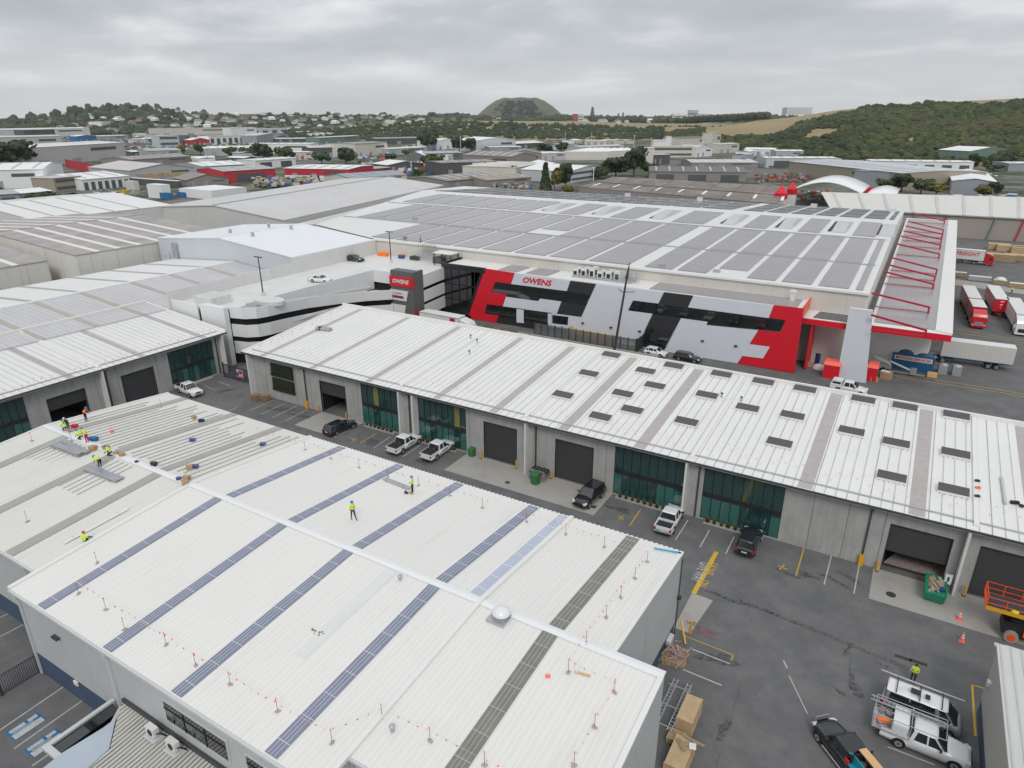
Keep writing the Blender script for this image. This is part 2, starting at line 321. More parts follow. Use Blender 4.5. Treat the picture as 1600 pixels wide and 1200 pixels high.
lines('parking_lines', [(427.5, 625, 390, 641.5), (445.5, 630, 408, 647.5), (465, 634, 424.5, 653), (480, 640, 445.5, 658), (553.5, 667, 523.5, 681), (610, 682.5, 583.7, 700), (656, 696, 629, 714),
    (1075, 813, 1055.6, 843.1), (1108.75, 828, 1093.75, 855), (1146.9, 838.75, 1133.75, 866.2), (1299, 868.5, 1287.7, 913.5), (1342.5, 883.5, 1334.2, 927.5), (1081, 1014, 1141, 1037.5), (1067, 1046, 1127.5, 1071),
    (1387, 1167, 1460, 1195), (340, 596, 360, 603), (1224, 1032, 1230, 1044), (1233, 1056, 1262, 1116, .07), (0, 965, 15, 958), (0, 995, 36, 976), (0, 1141, 101, 1072), (22, 1170, 131, 1093), (50, 1197, 76, 1179)], W['wline'])
lines('yellow_parking_lines', [(589.5, 676.7, 562.5, 692.5), (1001, 796, 984, 821), (1256.2, 856.5, 1243.5, 900), (1068, 993, 1146, 1023.7, .07), (1146, 1023.7, 1142.5, 1032, .07), (1519, 1070, 1524, 1150, .16), (1519, 1070, 1538, 1076, .12), (318, 602, 335, 609), (356, 643, 371, 636),
    (548, 684, 556, 689), (551, 690, 558, 685), (966, 806, 974, 812), (967, 812, 974, 806), (1216, 884, 1230, 890), (1218, 890, 1226, 882)], W['yline'])
lines('yellow_yard_lines', [(1384, 575, 1420, 586.5, .14), (1420, 586.5, 1555, 608, .14), (1555, 608, 1600, 616, .14), (1378, 582, 1418, 592, .14), (1418, 592, 1556, 612, .14), (1556, 612, 1600, 620, .14), (1494, 515, 1600, 532, .14), (1493, 519, 1600, 536, .14)], W['yline'])
lines('hold_line', [(1119.5, 862.5, 1083.8, 927.5, .42)], W['yline'], z=.014)
# painted words: white one read when driving right, yellow ones when driving left
a, c = G(1100, 880), G(1092, 899); yc = G(1118, 880)
text('GIVE WAY', 1.15, W['wline'], 'painted_words', Matrix.Translation((a.x * .5 + c.x * .5, 54.9, .014)) @ Matrix.Rotation(R(-90), 4, 'Z') @ Matrix.Diagonal((.62, 1.15, 1, 1)), ext=.001)
text('NO', 1.15, W['yline'], 'painted_words', Matrix.Translation((yc.x - .05, 53.35, .014)) @ Matrix.Rotation(R(90), 4, 'Z') @ Matrix.Diagonal((.62, 1.0, 1, 1)), ext=.001)
text('ENTRY', 1.15, W['yline'], 'painted_words', Matrix.Translation((yc.x - .05, 56.0, .014)) @ Matrix.Rotation(R(90), 4, 'Z') @ Matrix.Diagonal((.62, 1.0, 1, 1)), ext=.001)
for o in bpy.data.objects:
    if o.name.startswith('painted_words'): o['kind'] = 'structure'
# blue accessible-style painted bay marks
for k, (cx_, cy_) in enumerate(((40, 1134), (69, 1160), (97, 1196))):
    q = G(cx_, cy_); b = MB(); b.add([(q.x - .55, q.y - 1.05, .010), (q.x + .75, q.y - 1.05, .010), (q.x + .75, q.y + 1.05, .010), (q.x - .55, q.y + 1.05, .010)], [(0, 1, 2, 3)]); tag(b.build('bay_marking', W['blue']), kind='structure')
    b = MB()
    for x0, x1, y0, y1 in ((.12, .68, -.95, .95), (-.05, .03, -.8, .5), (-.45, -.12, .3, .9), (-.45, -.12, -.9, .1)): b.add([(q.x + x0, q.y + y0, .015), (q.x + x1, q.y + y0, .015), (q.x + x1, q.y + y1, .015), (q.x + x0, q.y + y1, .015)], [(0, 1, 2, 3)])
    tag(b.build('bay_marking', W['wline']), kind='structure')
# dark repair strips / wet patches in the asphalt
stainm = mat('wet_asphalt', (.045, .045, .048), .55, var=.2, scale=2, alpha='ragged')
def blob(cx0, cy0, rx, ry, rz, seed, m=stainm, z=.006, n=40):
    r_ = random.Random(seed); ph = [r_.uniform(0, 6) for _ in range(5)]; pts = []
    for i in range(n):
        t = 2 * math.pi * i / n; k = 1 + .28 * math.sin(2 * t + ph[0]) + .22 * math.sin(3 * t + ph[1]) + .16 * math.sin(5 * t + ph[2]) + .12 * math.sin(9 * t + ph[3])
        x, y = rx * k * math.cos(t), ry * k * math.sin(t); pts.append((cx0 + x * math.cos(rz) - y * math.sin(rz), cy0 + x * math.sin(rz) + y * math.cos(rz)))
    return pts
sb = MB()
for k, (x, y, rx, ry, rz) in enumerate([(1325, 1015, .13, 1.2, -.2), (1330, 1060, .16, 1.3, .1), (1338, 1078, .5, .6, 0), (1312, 1081, .7, .16, -.5), (1329, 1035, .06, .8, 0), (1145, 938, 1.5, .28, -.08), (1180, 948, 1.4, .2, -.1), (1215, 962, 1.6, .2, -.1), (1120, 930, 1.6, .12, -.1), (1083, 975, .5, .35, 0), (968, 796, 1.1, .6, 0), (1233, 897, 1.0, .3, -.3), (1262, 899, .9, .35, -.3), (1300, 905, 1.1, .35, -.3), (1328, 903, 1, .3, -.3), (1122, 1030, 1.3, .7, .2), (580, 690, 1.3, .7, 0), (440, 640, 2.2, .6, .2), (470, 650, 1.5, .5, .1), (355, 610, 2, .5, 1), (1130, 1140, .35, .9, 0), (660, 722, 1.4, .4, 0), (1380, 1040, .35, .2, 0)]):
    q = G(x, y); sb.add([(a_, b_, .006 + k * .00012) for a_, b_ in blob(q.x, q.y, rx, ry, rz, k + 3)], [tuple(range(40))])
tag(sb.build('stain_patches', stainm), kind='structure')
lines('asphalt_joints', [(1160, 1063, 1118, 1200, .05), (1118, 905, 1240, 968, .04), (1232, 968, 1420, 1045, .5), (1188, 1070, 1160, 1130, .04)], mat('joint', (.125, .12, .115), .9, var=.2, alpha='ragged'), z=.005)
b = MB()
for (x, y, sx, sy) in ((1411, 1028, 1.2, .35), (1435, 1035, 1.2, .35)): q = G(x, y); b.add([(q.x - sx / 2, q.y - sy / 2, .016), (q.x + sx / 2, q.y - sy / 2, .016), (q.x + sx / 2, q.y + sy / 2, .016), (q.x - sx / 2, q.y + sy / 2, .016)], [(0, 1, 2, 3)])
for x, y, r_ in ((1392, 929, .42), (928, 804 - 12, .3), (793, 754, .3)):
    q = G(x, y); b.prism([(q.x + r_ * math.cos(t * .52), q.y + r_ * math.sin(t * .52)) for t in range(12)], .006, .02)
tag(b.build('drain_covers', mat('drain_iron', (.06, .05, .045), .8, seam=[(0, .16, .4, .6)])), kind='structure')
q = G(1105, 989); sheet([(q.x - .75, q.y - .5), (q.x + .75, q.y - .5), (q.x + .75, q.y + .5), (q.x - .75, q.y + .5)], .018, mat('faded_red', (.17, .10, .10), .8, var=.4, scale=2))
# ================================================================ FRONT WAREHOUSE  (A)
AX0, AX1, AX2, AX3, AX4 = -76.9, -52.3, -21.1, -11.3, -8.1
AYB, AYR, AE, AR = 45.65, 31.4, 8.0, 9.2
def zAf(y): return AE + (y - 16.25) * (AR - AE) / (AYR - 16.25)
def zAb(y): return AE + (AYB - y) * (AR - AE) / (AYB - AYR)
WA = thing('warehouse', 'large white-roofed front warehouse with grey ribbed walls and blue plinth that workers stand on', 'warehouse', (-40, 30, 0))
def roofpiece(name, x0, x1, y0, y1, zf, m, th=.18, dz=0):
    b = MB(); b.slab([(x0, y0, zf(y0) + dz), (x1, y0, zf(y0) + dz), (x1, y1, zf(y1) + dz), (x0, y1, zf(y1) + dz)], th); return b.build(name, m, WA)
roofpiece('roof', AX0, AX1, 18.2, AYR, zAf, W['roofA0'], dz=-.03); roofpiece('roof', AX0, AX1, AYR, AYB, zAb, W['roofA0'], dz=-.03)
roofpiece('roof', AX1, AX2, 16.25, AYR, zAf, W['roofA']); roofpiece('roof', AX1, AX2, AYR, AYB, zAb, W['roofA'])
roofpiece('roof', AX2, AX4, 18.4, AYR, zAf, W['roofA'], dz=-.03); roofpiece('roof', AX2, AX3, AYR, AYB, zAb, W['roofA'], dz=-.03)
b = MB()
for x0, x1, dz in ((AX0, AX1 - .1, .0), (AX1, AX2, .03), (AX2, AX4, .0)):
    for s, zf in ((-1, zAf), (1, zAb)):
        y1 = AYR + s * .33; b.hexa([(x0, AYR, AR - .05 + dz), (x1, AYR, AR - .05 + dz), (x1, y1, zf(y1) + dz), (x0, y1, zf(y1) + dz), (x0, AYR, AR + .09 + dz), (x1, AYR, AR + .09 + dz), (x1, y1, zf(y1) + .07 + dz), (x0, y1, zf(y1) + .07 + dz)])
b.build('ridge_capping', W['cap'], WA)
def vflash(x, y0, y1, wd, h, m=W['flash'], nm='flashing'):
    b = MB(); ys = [y0, AYR, y1] if y0 < AYR < y1 else [y0, y1]
    z = lambda y: zAf(y) if y <= AYR else zAb(y)
    for a_, c_ in zip(ys[:-1], ys[1:]): b.hexa([(x - wd / 2, a_, z(a_) - .06), (x + wd / 2, a_, z(a_) - .06), (x + wd / 2, c_, z(c_) - .06), (x - wd / 2, c_, z(c_) - .06), (x - wd / 2, a_, z(a_) + h), (x + wd / 2, a_, z(a_) + h), (x + wd / 2, c_, z(c_) + h), (x - wd / 2, c_, z(c_) + h)])
    return b.build(nm, m, WA)
vflash(AX1, 16.2, AYB + .05, .34, .16); vflash(AX2, 16.2, AYB + .05, .34, .22); vflash(AX0 - .05, 18.2, AYB, .22, .1); vflash(AX3 - .15, AYR + .3, AYB, .34, .10); vflash(AX4 - .15, 18.4, AYR - .3, .34, .10)
# walls
def wallpl(name, x0, x1, y0, y1, z0, z1f, m):
    """box wall; z1f = function of y or number"""
    f = z1f if callable(z1f) else (lambda y: z1f); b = MB()
    b.hexa([(x0, y0, z0), (x1, y0, z0), (x1, y1, z0), (x0, y1, z0), (x0, y0, f(y0)), (x1, y0, f(y0)), (x1, y1, f(y1)), (x0, y1, f(y1))]); return b.build(name, m, WA)
PL = 2.1
for x0, x1, yy in ((AX1 + .02, AX2 - .02, 16.5), (AX0 + .1, AX1 - .02, 18.5), (AX2 + .02, AX4 - .2, 18.7)):
    wallpl('wall', x0, x1, yy, yy + .2, PL, zAf(yy) - .2, W['cladX']); wallpl('plinth', x0 + .04, x1 - .04, yy + .03, yy + .2, 0, PL, W['plinth'])
wallpl('wall', AX0 + .1, AX3 - .2, AYB - .45, AYB - .25, 0, zAb(AYB - .25) - .2, W['cladX'])
wallpl('wall', AX3 - .2, AX3, AYR, AYB - .45, 1.5, lambda y: zAb(y) - .18, W['clad']); wallpl('plinth', AX3 - .2, AX3 - .05, AYR, AYB - .45, 0, 1.5, W['plinth'])
wallpl('wall', AX4 - .2, AX4, 18.9, AYR - .02, 1.5, lambda y: zAf(y) - .2, W['clad']); wallpl('plinth', AX4 - .2, AX4 - .05, 18.9, AYR - .2, 0, 1.5, W['plinth'])
wallpl('wall', AX3, AX4 - .2, AYR - .2, AYR - .02, 0, 9.0, W['cladX'])
wallpl('wall', AX1, AX1 + .2, 16.7, 18.6, 0, lambda y: zAf(y) - .2, W['clad']); wallpl('wall', AX0 + .1, AX0 + .3, 18.7, 45, 0, lambda y: min(zAf(y), zAb(y)) - .25, W['clad'])
wallpl('wall', AX2 - .2, AX2, 16.7, 18.7, 0, lambda y: zAf(y) - .2, W['clad'])
for x0, x1, yy in ((AX1, AX2, 16.25), (AX0, AX1, 18.2), (AX2, AX4, 18.4)):
    b = MB(); b.box(x0, x1, yy - .16, yy - .005, zAf(yy) - .22, zAf(yy) - .06); b.box(x0, x1, yy - .05, yy + .1, zAf(yy) - .34, zAf(yy) - .23); b.build('gutter', W['gutl'], WA)
for x, yy in ((-51.9, 16.5), (-40.6, 16.5), (-55.0, 18.5)):
    b = MB(); b.box(x - .22, x + .22, yy - .3, yy - .02, zAf(yy) - .75, zAf(yy) - .36); b.box(x - .09, x + .09, yy - .16, yy - .01, .1, zAf(yy) - .75); b.build('downpipe', W['gutl'], WA)
b = MB(); b.tube((AX3 + .06, AYB - .35, .2), (AX3 + .06, AYB - .35, 7.6), .05); b.box(AX3, AX3 + .3, AYB - .6, AYB - .3, 3.9, 4.2); b.build('downpipe', W['gut'], WA)
# serrated sheet ends along the back eave
b = MB(); x = AX1; P_ = [(AX1, AYB - .04)]
while x < AX3 - .3: P_ += [(x, AYB + .02), (x + .02, AYB + .12), (x + .2, AYB + .12), (x + .22, AYB + .02)]; x += .42
b.prism(P_ + [(AX3, AYB - .04)], AE - .1, AE + .05)
b.build('sheet_ends', W['flash'], WA)
for (x0, x1) in ((-34.9, -28.87), (-27.3, -23.0)):
    b = MB(); b.box(x0, x1, 16.40, 16.49, 4.86, 6.56); b.build('window', W['gutl'], WA); wn_ = kids(WA)[-1] if False else None
    b = MB(); b.box(x0 + .12, x1 - .12, 16.37, 16.395, 4.98, 6.46); pane = b.build('window_pane', W['glasd'], WA)
    b = MB(); b.box(x0 + .1, x1 - .1, 16.33, 16.365, 5.98, 6.02); [b.box(t, t + .05, 16.33, 16.365, 4.98, 6.46) for t in (x0 + (x1 - x0) / 3, x0 + (x1 - x0) * 2 / 3)]; b.build('window_bar', W['plast'], WA)
b = MB(); b.box(-40.0 - 7.7, -40 - 7.0, 16.2, 16.48, 5.6, 5.75); b.build('wall_light', W['gut'], WA)
b = MB(); q = PY(122, 1069, 16.5); b.cbox((q.x, 16.4, q.z), .5, .12, .35); b.build('wall_sign', W['white'], WA)
# skylight strips
def strip(xc, y0, y1, m, lap=W['lap'], wd=.95, lines_=True):
    z = (lambda y: zAf(y)) if y1 <= AYR else (lambda y: zAb(y)); h = .05
    b = MB(); b.hexa([(xc - wd / 2, y0, z(y0) - .02), (xc + wd / 2, y0, z(y0) - .02), (xc + wd / 2, y1, z(y1) - .02), (xc - wd / 2, y1, z(y1) - .02), (xc - wd / 2, y0, z(y0) + h), (xc + wd / 2, y0, z(y0) + h), (xc + wd / 2, y1, z(y1) + h), (xc - wd / 2, y1, z(y1) + h)])
    o = b.build('skylight_strip', m, WA)
    if lines_:
        b = MB()
        for k in range(1, 4):
            x = xc - wd / 2 + wd * k / 4; b.bar((x, y0 + .02, z(y0) + h + .012), (x, y1 - .02, z(y1) + h + .012), .035, .03)
        y = y0 + .9
        while y < y1 - .2: b.bar((xc - wd / 2, y, z(y) + h + .016), (xc + wd / 2, y, z(y) + h + .016), .05, .03); y += 1.75
        b.build('lap_lines', lap, o)
for x in (-48.1, -40.1, -32.95, -24.8): strip(x, 16.35, AYR - .36, W['stripA']); 
for x in (-47.6, -39.85, -32.75, -24.75): strip(x, AYR + .36, AYB - .12, W['stripA'])
strip(-21.75, AYR + .36, AYB - .12, W['stripL'], W['white'], 1.0)
strip(-15.6, 18.5, AYR - .36, W['stripG'], W['lapG'], 1.05); strip(-15.5, AYR + .36, AYB - .12, W['stripG'], W['lapG'], 1.05)
strip(-28.6, 22.0, AYR - .5, W['stripP'], lines_=False, wd=1.0)
for x in (-72.3, -64.0, -56.7):
    strip(x, 18.3, AYR - .4, W['stripT'], lines_=False, wd=1.1)
for x in (-73.6, -64.4, -57.0): strip(x, AYR + .4, AYB - .1, W['stripT'], lines_=False, wd=1.0)
# newly fixed rail rows on the left part of the roof
rl = mat('rail_lines', (.52, .53, .51), .45, metal=.2, var=.1)
b = MB(); r5 = random.Random(5)
for i in range(30):
    x = AX0 + 1.2 + i * .8
    if min(abs(x - t) for t in (-73.6, -64.4, -57.0)) < .75: continue
    y0 = AYR + .6 + r5.uniform(0, .5); y1 = AYB - r5.uniform(.5, 4.5)
    b.bar((x, y0, zAb(y0) + .03), (x, y1, zAb(y1) + .03), .10, .07)
for i in range(6):
    x = -72 + i * .75; b.bar((x, 26.5 + .2 * i, zAf(26.5) + .03), (x, 30.8, zAf(30.8) + .03), .09, .06)
for i in range(5):
    x = -63.2 + i * .75; b.bar((x, 25.5, zAf(25.5) + .03), (x, 30.8, zAf(30.8) + .03), .09, .06)
b.build('roof_rails', rl, WA)
# dome vent
b = MB(); q = ON(783, 966, 1, 16.25, AE, AYR, AR); b.box(q.x - .75, q.x + .55, q.y - .7, q.y + .6, q.z - .1, q.z + .12); b.box(q.x - .45, q.x + .45, q.y - .4, q.y + .5, q.z + .1, q.z + .38)
vt = b.build('roof_vent', W['galv'], WA); b = MB(); b.dome((q.x, q.y + .05, q.z + .42), .62, .62, .42, 20, 6); b.build('vent_dome', W['cwhite'], vt)
b = MB()
for x, y in ((613, 1142), (625, 906),): q = ON(x, y, 1, 16.25, AE, AYR, AR); b.tube((q.x, q.y, q.z - .02), (q.x, q.y, q.z + .35), .12, 10); b.dome((q.x, q.y, q.z + .33), .18, .18, .14, 10, 3)
b.build('roof_pipe', W['galv'], WA)
# ---- lean-to beside it (bottom left)
LT = thing('annex', 'small lean-to with ribbed cream roof and blue-grey fascia against the big grey wall', 'annex', (-36, 14, 0))
b = MB(); b.slab([(-39.9, 16.35, 3.7), (-24, 16.35, 3.7), (-24, 5, 3.2), (-36.0, 5, 3.2), (-37.3, 13.9, 3.5), (-38.9, 15.3, 3.6)], .12); b.build('roof', mat('ribbed_cream', (.56, .55, .50), .6, var=.08, ribs=(0, .3, 1.0), seam=[(0, .30, .42, .55)], stain=((.35, .34, .28), .5, (2, .3, 1), .5)), LT)
b = MB(); b.slab([(-38.95, 15.25, 3.64), (-37.3, 13.85, 3.55), (-36.2, 5, 3.2), (-39.2, 5, 3.2), (-39.6, 12.2, 3.45)], .6); b.build('fascia', mat('fascia_bluegrey', (.42, .48, .54), .5, var=.06), LT)
b = MB(); b.box(-38.9, -24, 5, 16.3, 0, 2.9); b.build('wall', W['gutl'], LT)
b = MB(); b.box(-41.2, -40.2, 12.3, 16.2, 2.9, 2.95); b.build('canopy_glass', W['glasd'], LT)
b = MB(); b.box(-41.5, -41.2, 11.9, 16.45, 2.85, 3.1); b.box(-41.2, -39.2, 11.9, 12.3, 2.85, 3.1); b.bar((-40.2, 16.3, 3.1), (-39.3, 15.2, 3.2), .25, .2); b.bar((-39.3, 15.2, 3.2), (-39.3, 12.3, 3.2), .25, .2); b.build('canopy_frame', W['gutl'], LT)
b = MB(); b.box(-41.2, -39.4, 12.3, 12.36, .05, 2.85); b.box(-41.25, -41.2, 12.3, 16.3, .05, 2.85); b.build('glass_screen', W['glasd'], LT)
b = MB(); b.box(-39.9, -24, 16.3, 16.45, 3.6, 4.0); b.build('flashing', W['gut'], LT)
for i, (x, y) in enumerate(((240, 1150), (272, 1172))):
    q = G(x, y, 3.7); t = thing('air_conditioner', ['white rooftop air conditioner with dark hose, nearer the fascia on the ribbed annex roof', 'white rooftop air conditioner farther along the ribbed annex roof by the grey wall'][i], 'air conditioner', (q.x, q.y, 3.7), 'air conditioners on the annex roof')
    b = MB(); b.cbox((q.x, q.y, 3.9), .85, .38, .62); b.build('casing', W['white'], t); b = MB(); b.cbox((q.x, q.y, 3.68), 1.15, .75, .08); b.bar((q.x - .35, q.y, 3.82), (q.x - .35, q.y + .01, 3.92), .1, .1); b.bar((q.x + .35, q.y, 3.82), (q.x + .35, q.y + .01, 3.92), .1, .1); b.build('base_tray', W['gutl'], t)
    b = MB(); b.tube((q.x + .05, q.y - .2, 4.2), (q.x + .05, q.y - .22, 4.2), .24, 16); b.build('fan_grille', W['plast'], t)
    b = MB(); b.tube((q.x + .44, q.y, 4.1), (q.x + .62, q.y + .1, 4.2), .05); b.tube((q.x + .62, q.y + .1, 4.2), (q.x + .7, q.y + .4, 3.75), .05); b.build('hose', W['plast'], t)
# palisade fence lower left
f = thing('mesh_fence', 'dark steel bar fence across the car park at the corner of the grey wall', 'fence', (-54, 15.2, 0))
b = MB(); p0 = G(62, 1047); p0 = Vector((-52.2, 16.4, 0)); p1 = Vector((-52.2, 6, 0))
b.bar(p0 + Vector((0, 0, 1.7)), p1 + Vector((0, 0, 1.7)), .05, .05); b.bar(p0 + Vector((0, 0, .15)), p1 + Vector((0, 0, .15)), .05, .05)
for i in range(75):
    q = p0.lerp(p1, i / 74.0); b.box(q.x - .012, q.x + .012, q.y - .02, q.y + .02, .1, 1.8)
b.build('bars', W['gut'], f)
for k in range(5):
    q = p0.lerp(p1, k / 4.0); b = MB(); b.box(q.x - .06, q.x + .06, q.y - .06, q.y + .06, 0, 1.95); b.build('post', W['gut'], f)
# ================================================================ UNIT BLOCKS B and L
def block(root, TF, openings, u0, u1, ue0, ue1, eave, ridge, depth, roofm, strips, partings, fins, pipes, guards, ribaxis, flip=False):
    """TF(u, v, z): u along the front, v outward from the wall"""
    def bx(b, a0, a1, v0, v1, z0, z1): b.hexa([TF(a0, v0, z0), TF(a1, v0, z0), TF(a1, v1, z0), TF(a0, v1, z0), TF(a0, v0, z1), TF(a1, v0, z1), TF(a1, v1, z1), TF(a0, v1, z1)])
    ov = .9
    zr = lambda v: eave + (ov - v) * (ridge - eave) / (depth + ov)
    b = MB(); b.slab([TF(ue0, ov, zr(ov)), TF(ue1, ov, zr(ov)), TF(ue1, -depth, zr(-depth)), TF(ue0, -depth, zr(-depth))], .14); b.build('roof', roofm, root)
    b = MB(); bx(b, ue0, ue1, ov + .005, ov + .16, zr(ov) - .2, zr(ov) - .03); b.build('gutter', W['gut'], root)
    b = MB(); bx(b, ue0, ue1, ov - .12, ov + .05, zr(ov) - .30, zr(ov) - .205); b.build('fascia', W['white'], root)
    b = MB(); bx(b, ue0, ue1, -depth - .02, -depth + .38, ridge - .3, ridge + .42); bx(b, ue0 - .03, ue0 + .22, -depth + .38, ov, 0, 0.01) if False else None; b.build('parapet', W['flash'], root)
    def slope(b, a0, a1, v0, v1, h0, h1):
        b.hexa([TF(a0, v0, zr(v0) + h0), TF(a1, v0, zr(v0) + h0), TF(a1, v1, zr(v1) + h0), TF(a0, v1, zr(v1) + h0), TF(a0, v0, zr(v0) + h1), TF(a1, v0, zr(v0) + h1), TF(a1, v1, zr(v1) + h1), TF(a0, v1, zr(v1) + h1)])
    b = MB(); slope(b, ue0 - .05, ue0 + .3, ov, -depth + .4, -.2, .07); b.build('verge_flashing', W['flash'], root)
    for u, wd in strips:
        b = MB(); slope(b, u - wd / 2, u + wd / 2, ov - .1, -depth + .5, -.02, .022); b.build('skylight_strip', W['stripB'], root)
    for u in partings:
        b = MB(); slope(b, u - .2, u + .2, ov - .6, -depth + .4, -.05, .2); b.build('party_wall_capping', W['flash'], root)
    b = MB(); slope(b, ue0 + 1, ue1 - 1, -.25, -.40, .03, .12); b.build('cable_tray', W['galv'], root)
    # front wall around the openings
    ops = sorted(openings); b = MB(); cur = u0; top = zr(0) - .15; TH = .25
    for k, (a, c, z0, z1, kind) in enumerate(ops):
        bx(b, cur, a, -TH, 0, 0, top); bx(b, a, c, -TH, 0, z1, top)
        if z0 > .05: bx(b, a, c, -TH, 0, 0, z0)
        cur = c
    bx(b, cur, u1, -TH, 0, 0, top); b.build('front_wall', W['conc'], root)
    b = MB(); u = u0 + 3
    while u < u1 - 1:
        if all(not (a - .1 < u < c + .1) for a, c, *_ in ops): bx(b, u - .02, u + .02, .0, .004, .05, top - .05)
        u += 3.1
    b.build('panel_joints', W['gut'], root)
    b = MB(); bx(b, u0, u0 + .25, -depth + .2, -TH - .01, 0, zr(-1) - .4); bx(b, u1 - .25, u1, -depth + .2, -TH - .01, 0, zr(-1) - .4); b.build('side_wall', W['conc'], root)
    b = MB(); bx(b, u0, u1, -depth + .02, -depth + .2, 0, ridge - .1); b.build('back_wall', W['conc'], root)
    for u in fins:
        b = MB(); bx(b, u - .11, u + .11, .002, 1.0, 0, zr(.9) - .35); b.build('fin_wall', W['concl'], root)
    for u in pipes:
        b = MB(); bx(b, u - .2, u + .2, .05, .5, zr(.4) - .7, zr(.4) - .3); bx(b, u - .075, u + .075, .02, .17, .1, zr(.4) - .5); b.build('downpipe', W['gut'], root)
    for u in guards:
        b = MB(); bx(b, u - .2, u + .2, .02, .42, .02, 1.15); b.build('pipe_guard', W['yel'], root)
    rr = random.Random(11)
    for (a, c, z0, z1, kind) in ops:
        if kind in ('door', 'half', 'rack'):
            zb = {'door': 0.02, 'half': 2.9, 'rack': 2.1}[kind]
            b = MB(); bx(b, a, c, -.32, -.26, zb, z1); b.build('roller_door', W['roller'], root)
            b = MB(); bx(b, a - .06, a, -.2, .012, 0, z1 + .06); bx(b, c, c + .06, -.2, .012, 0, z1 + .06); bx(b, a, c, -.2, .012, z1, z1 + .06); b.build('door_frame', W['gut'], root)
            if kind != 'door':
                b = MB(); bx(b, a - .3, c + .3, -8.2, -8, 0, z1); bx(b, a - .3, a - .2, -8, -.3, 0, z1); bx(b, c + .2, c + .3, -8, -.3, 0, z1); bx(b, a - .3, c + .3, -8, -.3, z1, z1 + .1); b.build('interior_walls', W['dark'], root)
            if kind == 'rack':
                b = MB(); n_ = 26
                for i in range(n_):
                    u = a + .1 + (c - a - .2) * i / n_; b.bar(TF(u + .1, -.5, .55), TF(u + 1.3, -3.4, .75), .09, .1)
                b.build('stacked_rails', mat('red_white_rails', (.42, .33, .32), .6, var=.5, scale=3), root)
        else:
            n_ = max(2, round((c - a) / 1.0)); fr = MB(); bx(fr, a, c, -.16, -.05, z0, z0 + .1); bx(fr, a, c, -.16, -.05, z1 - .1, z1); bx(fr, a, c, -.16, -.03, 2.75, 3.25)
            for i in range(n_ + 1):
                u = a + (c - a) * i / n_; bx(fr, max(a, u - .035), min(c, u + .035), -.16, -.05, z0 + .1, 2.75); bx(fr, max(a, u - .035), min(c, u + .035), -.16, -.05, 3.25, z1 - .1)
            f = fr.build('window_wall', W['blk'], root)
            lo = MB(); hi = MB(); lob = MB(); yl = MB()
            for i in range(n_):
                ua = a + (c - a) * i / n_ + .035; ub = a + (c - a) * (i + 1) / n_ - .035; p = rr.random()
                bx(lob if p < (.65 if a < -30 else .3) else lo, ua, ub, -.13, -.10, z0 + .1, 2.75)
                bx(yl if (p > .8 and c < -40) else hi, ua, ub, -.13, -.10, 3.25, z1 - .1)
            if lo.v: lo.build('lower_panes', W['glas'], f)
            if lob.v: lob.build('bright_panes', W['glasb'], f)
            hi.build('upper_panes', W['glas'], f)
            if yl.v: yl.build('amber_panes', mat('amber_glass', (.20, .19, .07), .1, var=.2), f)
            dr = MB(); ua = c - (c - a) / n_ * 1.0; bx(dr, ua + .05, c - .05, -.05, -.03, .1, 2.5); dr.build('glass_door', W['glasb'], root)
            bd = MB(); bx(bd, a + .6, c - .3 - (c - a) / n_, .002, .75, 0, .12); bd.build('planting_bed', W['apron'], root)
WB = thing('unit_block', 'long warehouse block with white roof dotted with dark panels and a concrete-and-glass front', 'warehouse', (-25, 64, 0))
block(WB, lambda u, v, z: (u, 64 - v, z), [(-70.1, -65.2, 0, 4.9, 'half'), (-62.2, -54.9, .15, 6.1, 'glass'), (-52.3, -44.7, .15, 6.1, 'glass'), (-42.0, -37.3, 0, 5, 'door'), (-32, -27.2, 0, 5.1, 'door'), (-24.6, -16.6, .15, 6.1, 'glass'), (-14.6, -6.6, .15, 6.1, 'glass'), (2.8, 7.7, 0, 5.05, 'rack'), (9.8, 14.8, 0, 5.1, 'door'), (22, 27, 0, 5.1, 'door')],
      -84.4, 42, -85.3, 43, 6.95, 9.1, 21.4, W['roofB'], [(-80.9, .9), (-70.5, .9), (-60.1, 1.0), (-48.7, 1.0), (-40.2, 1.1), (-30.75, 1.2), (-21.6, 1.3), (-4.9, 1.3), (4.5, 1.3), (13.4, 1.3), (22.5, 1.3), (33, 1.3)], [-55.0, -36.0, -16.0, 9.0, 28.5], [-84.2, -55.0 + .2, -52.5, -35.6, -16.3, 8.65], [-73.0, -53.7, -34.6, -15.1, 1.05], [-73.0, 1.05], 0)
WL = thing('unit_block', 'white-roofed concrete warehouse block on the far left behind the roof workers', 'warehouse', (-100, 48, 0))
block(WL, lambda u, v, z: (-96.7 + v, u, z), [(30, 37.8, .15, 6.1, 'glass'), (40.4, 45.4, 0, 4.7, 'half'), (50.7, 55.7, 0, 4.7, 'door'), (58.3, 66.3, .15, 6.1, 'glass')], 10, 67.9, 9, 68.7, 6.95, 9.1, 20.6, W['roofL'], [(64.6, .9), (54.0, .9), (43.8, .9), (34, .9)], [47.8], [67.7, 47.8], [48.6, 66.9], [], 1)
b = MB(); b.hexa([(-118, 68.5, 8.9), (-96, 68.5, 6.9), (-96, 68.8, 6.9), (-118, 68.8, 8.9), (-118, 68.5, 9.35), (-96, 68.5, 7.25), (-96, 68.8, 7.25), (-118, 68.8, 9.35)]); b.build('side_parapet', W['flash'], WL)
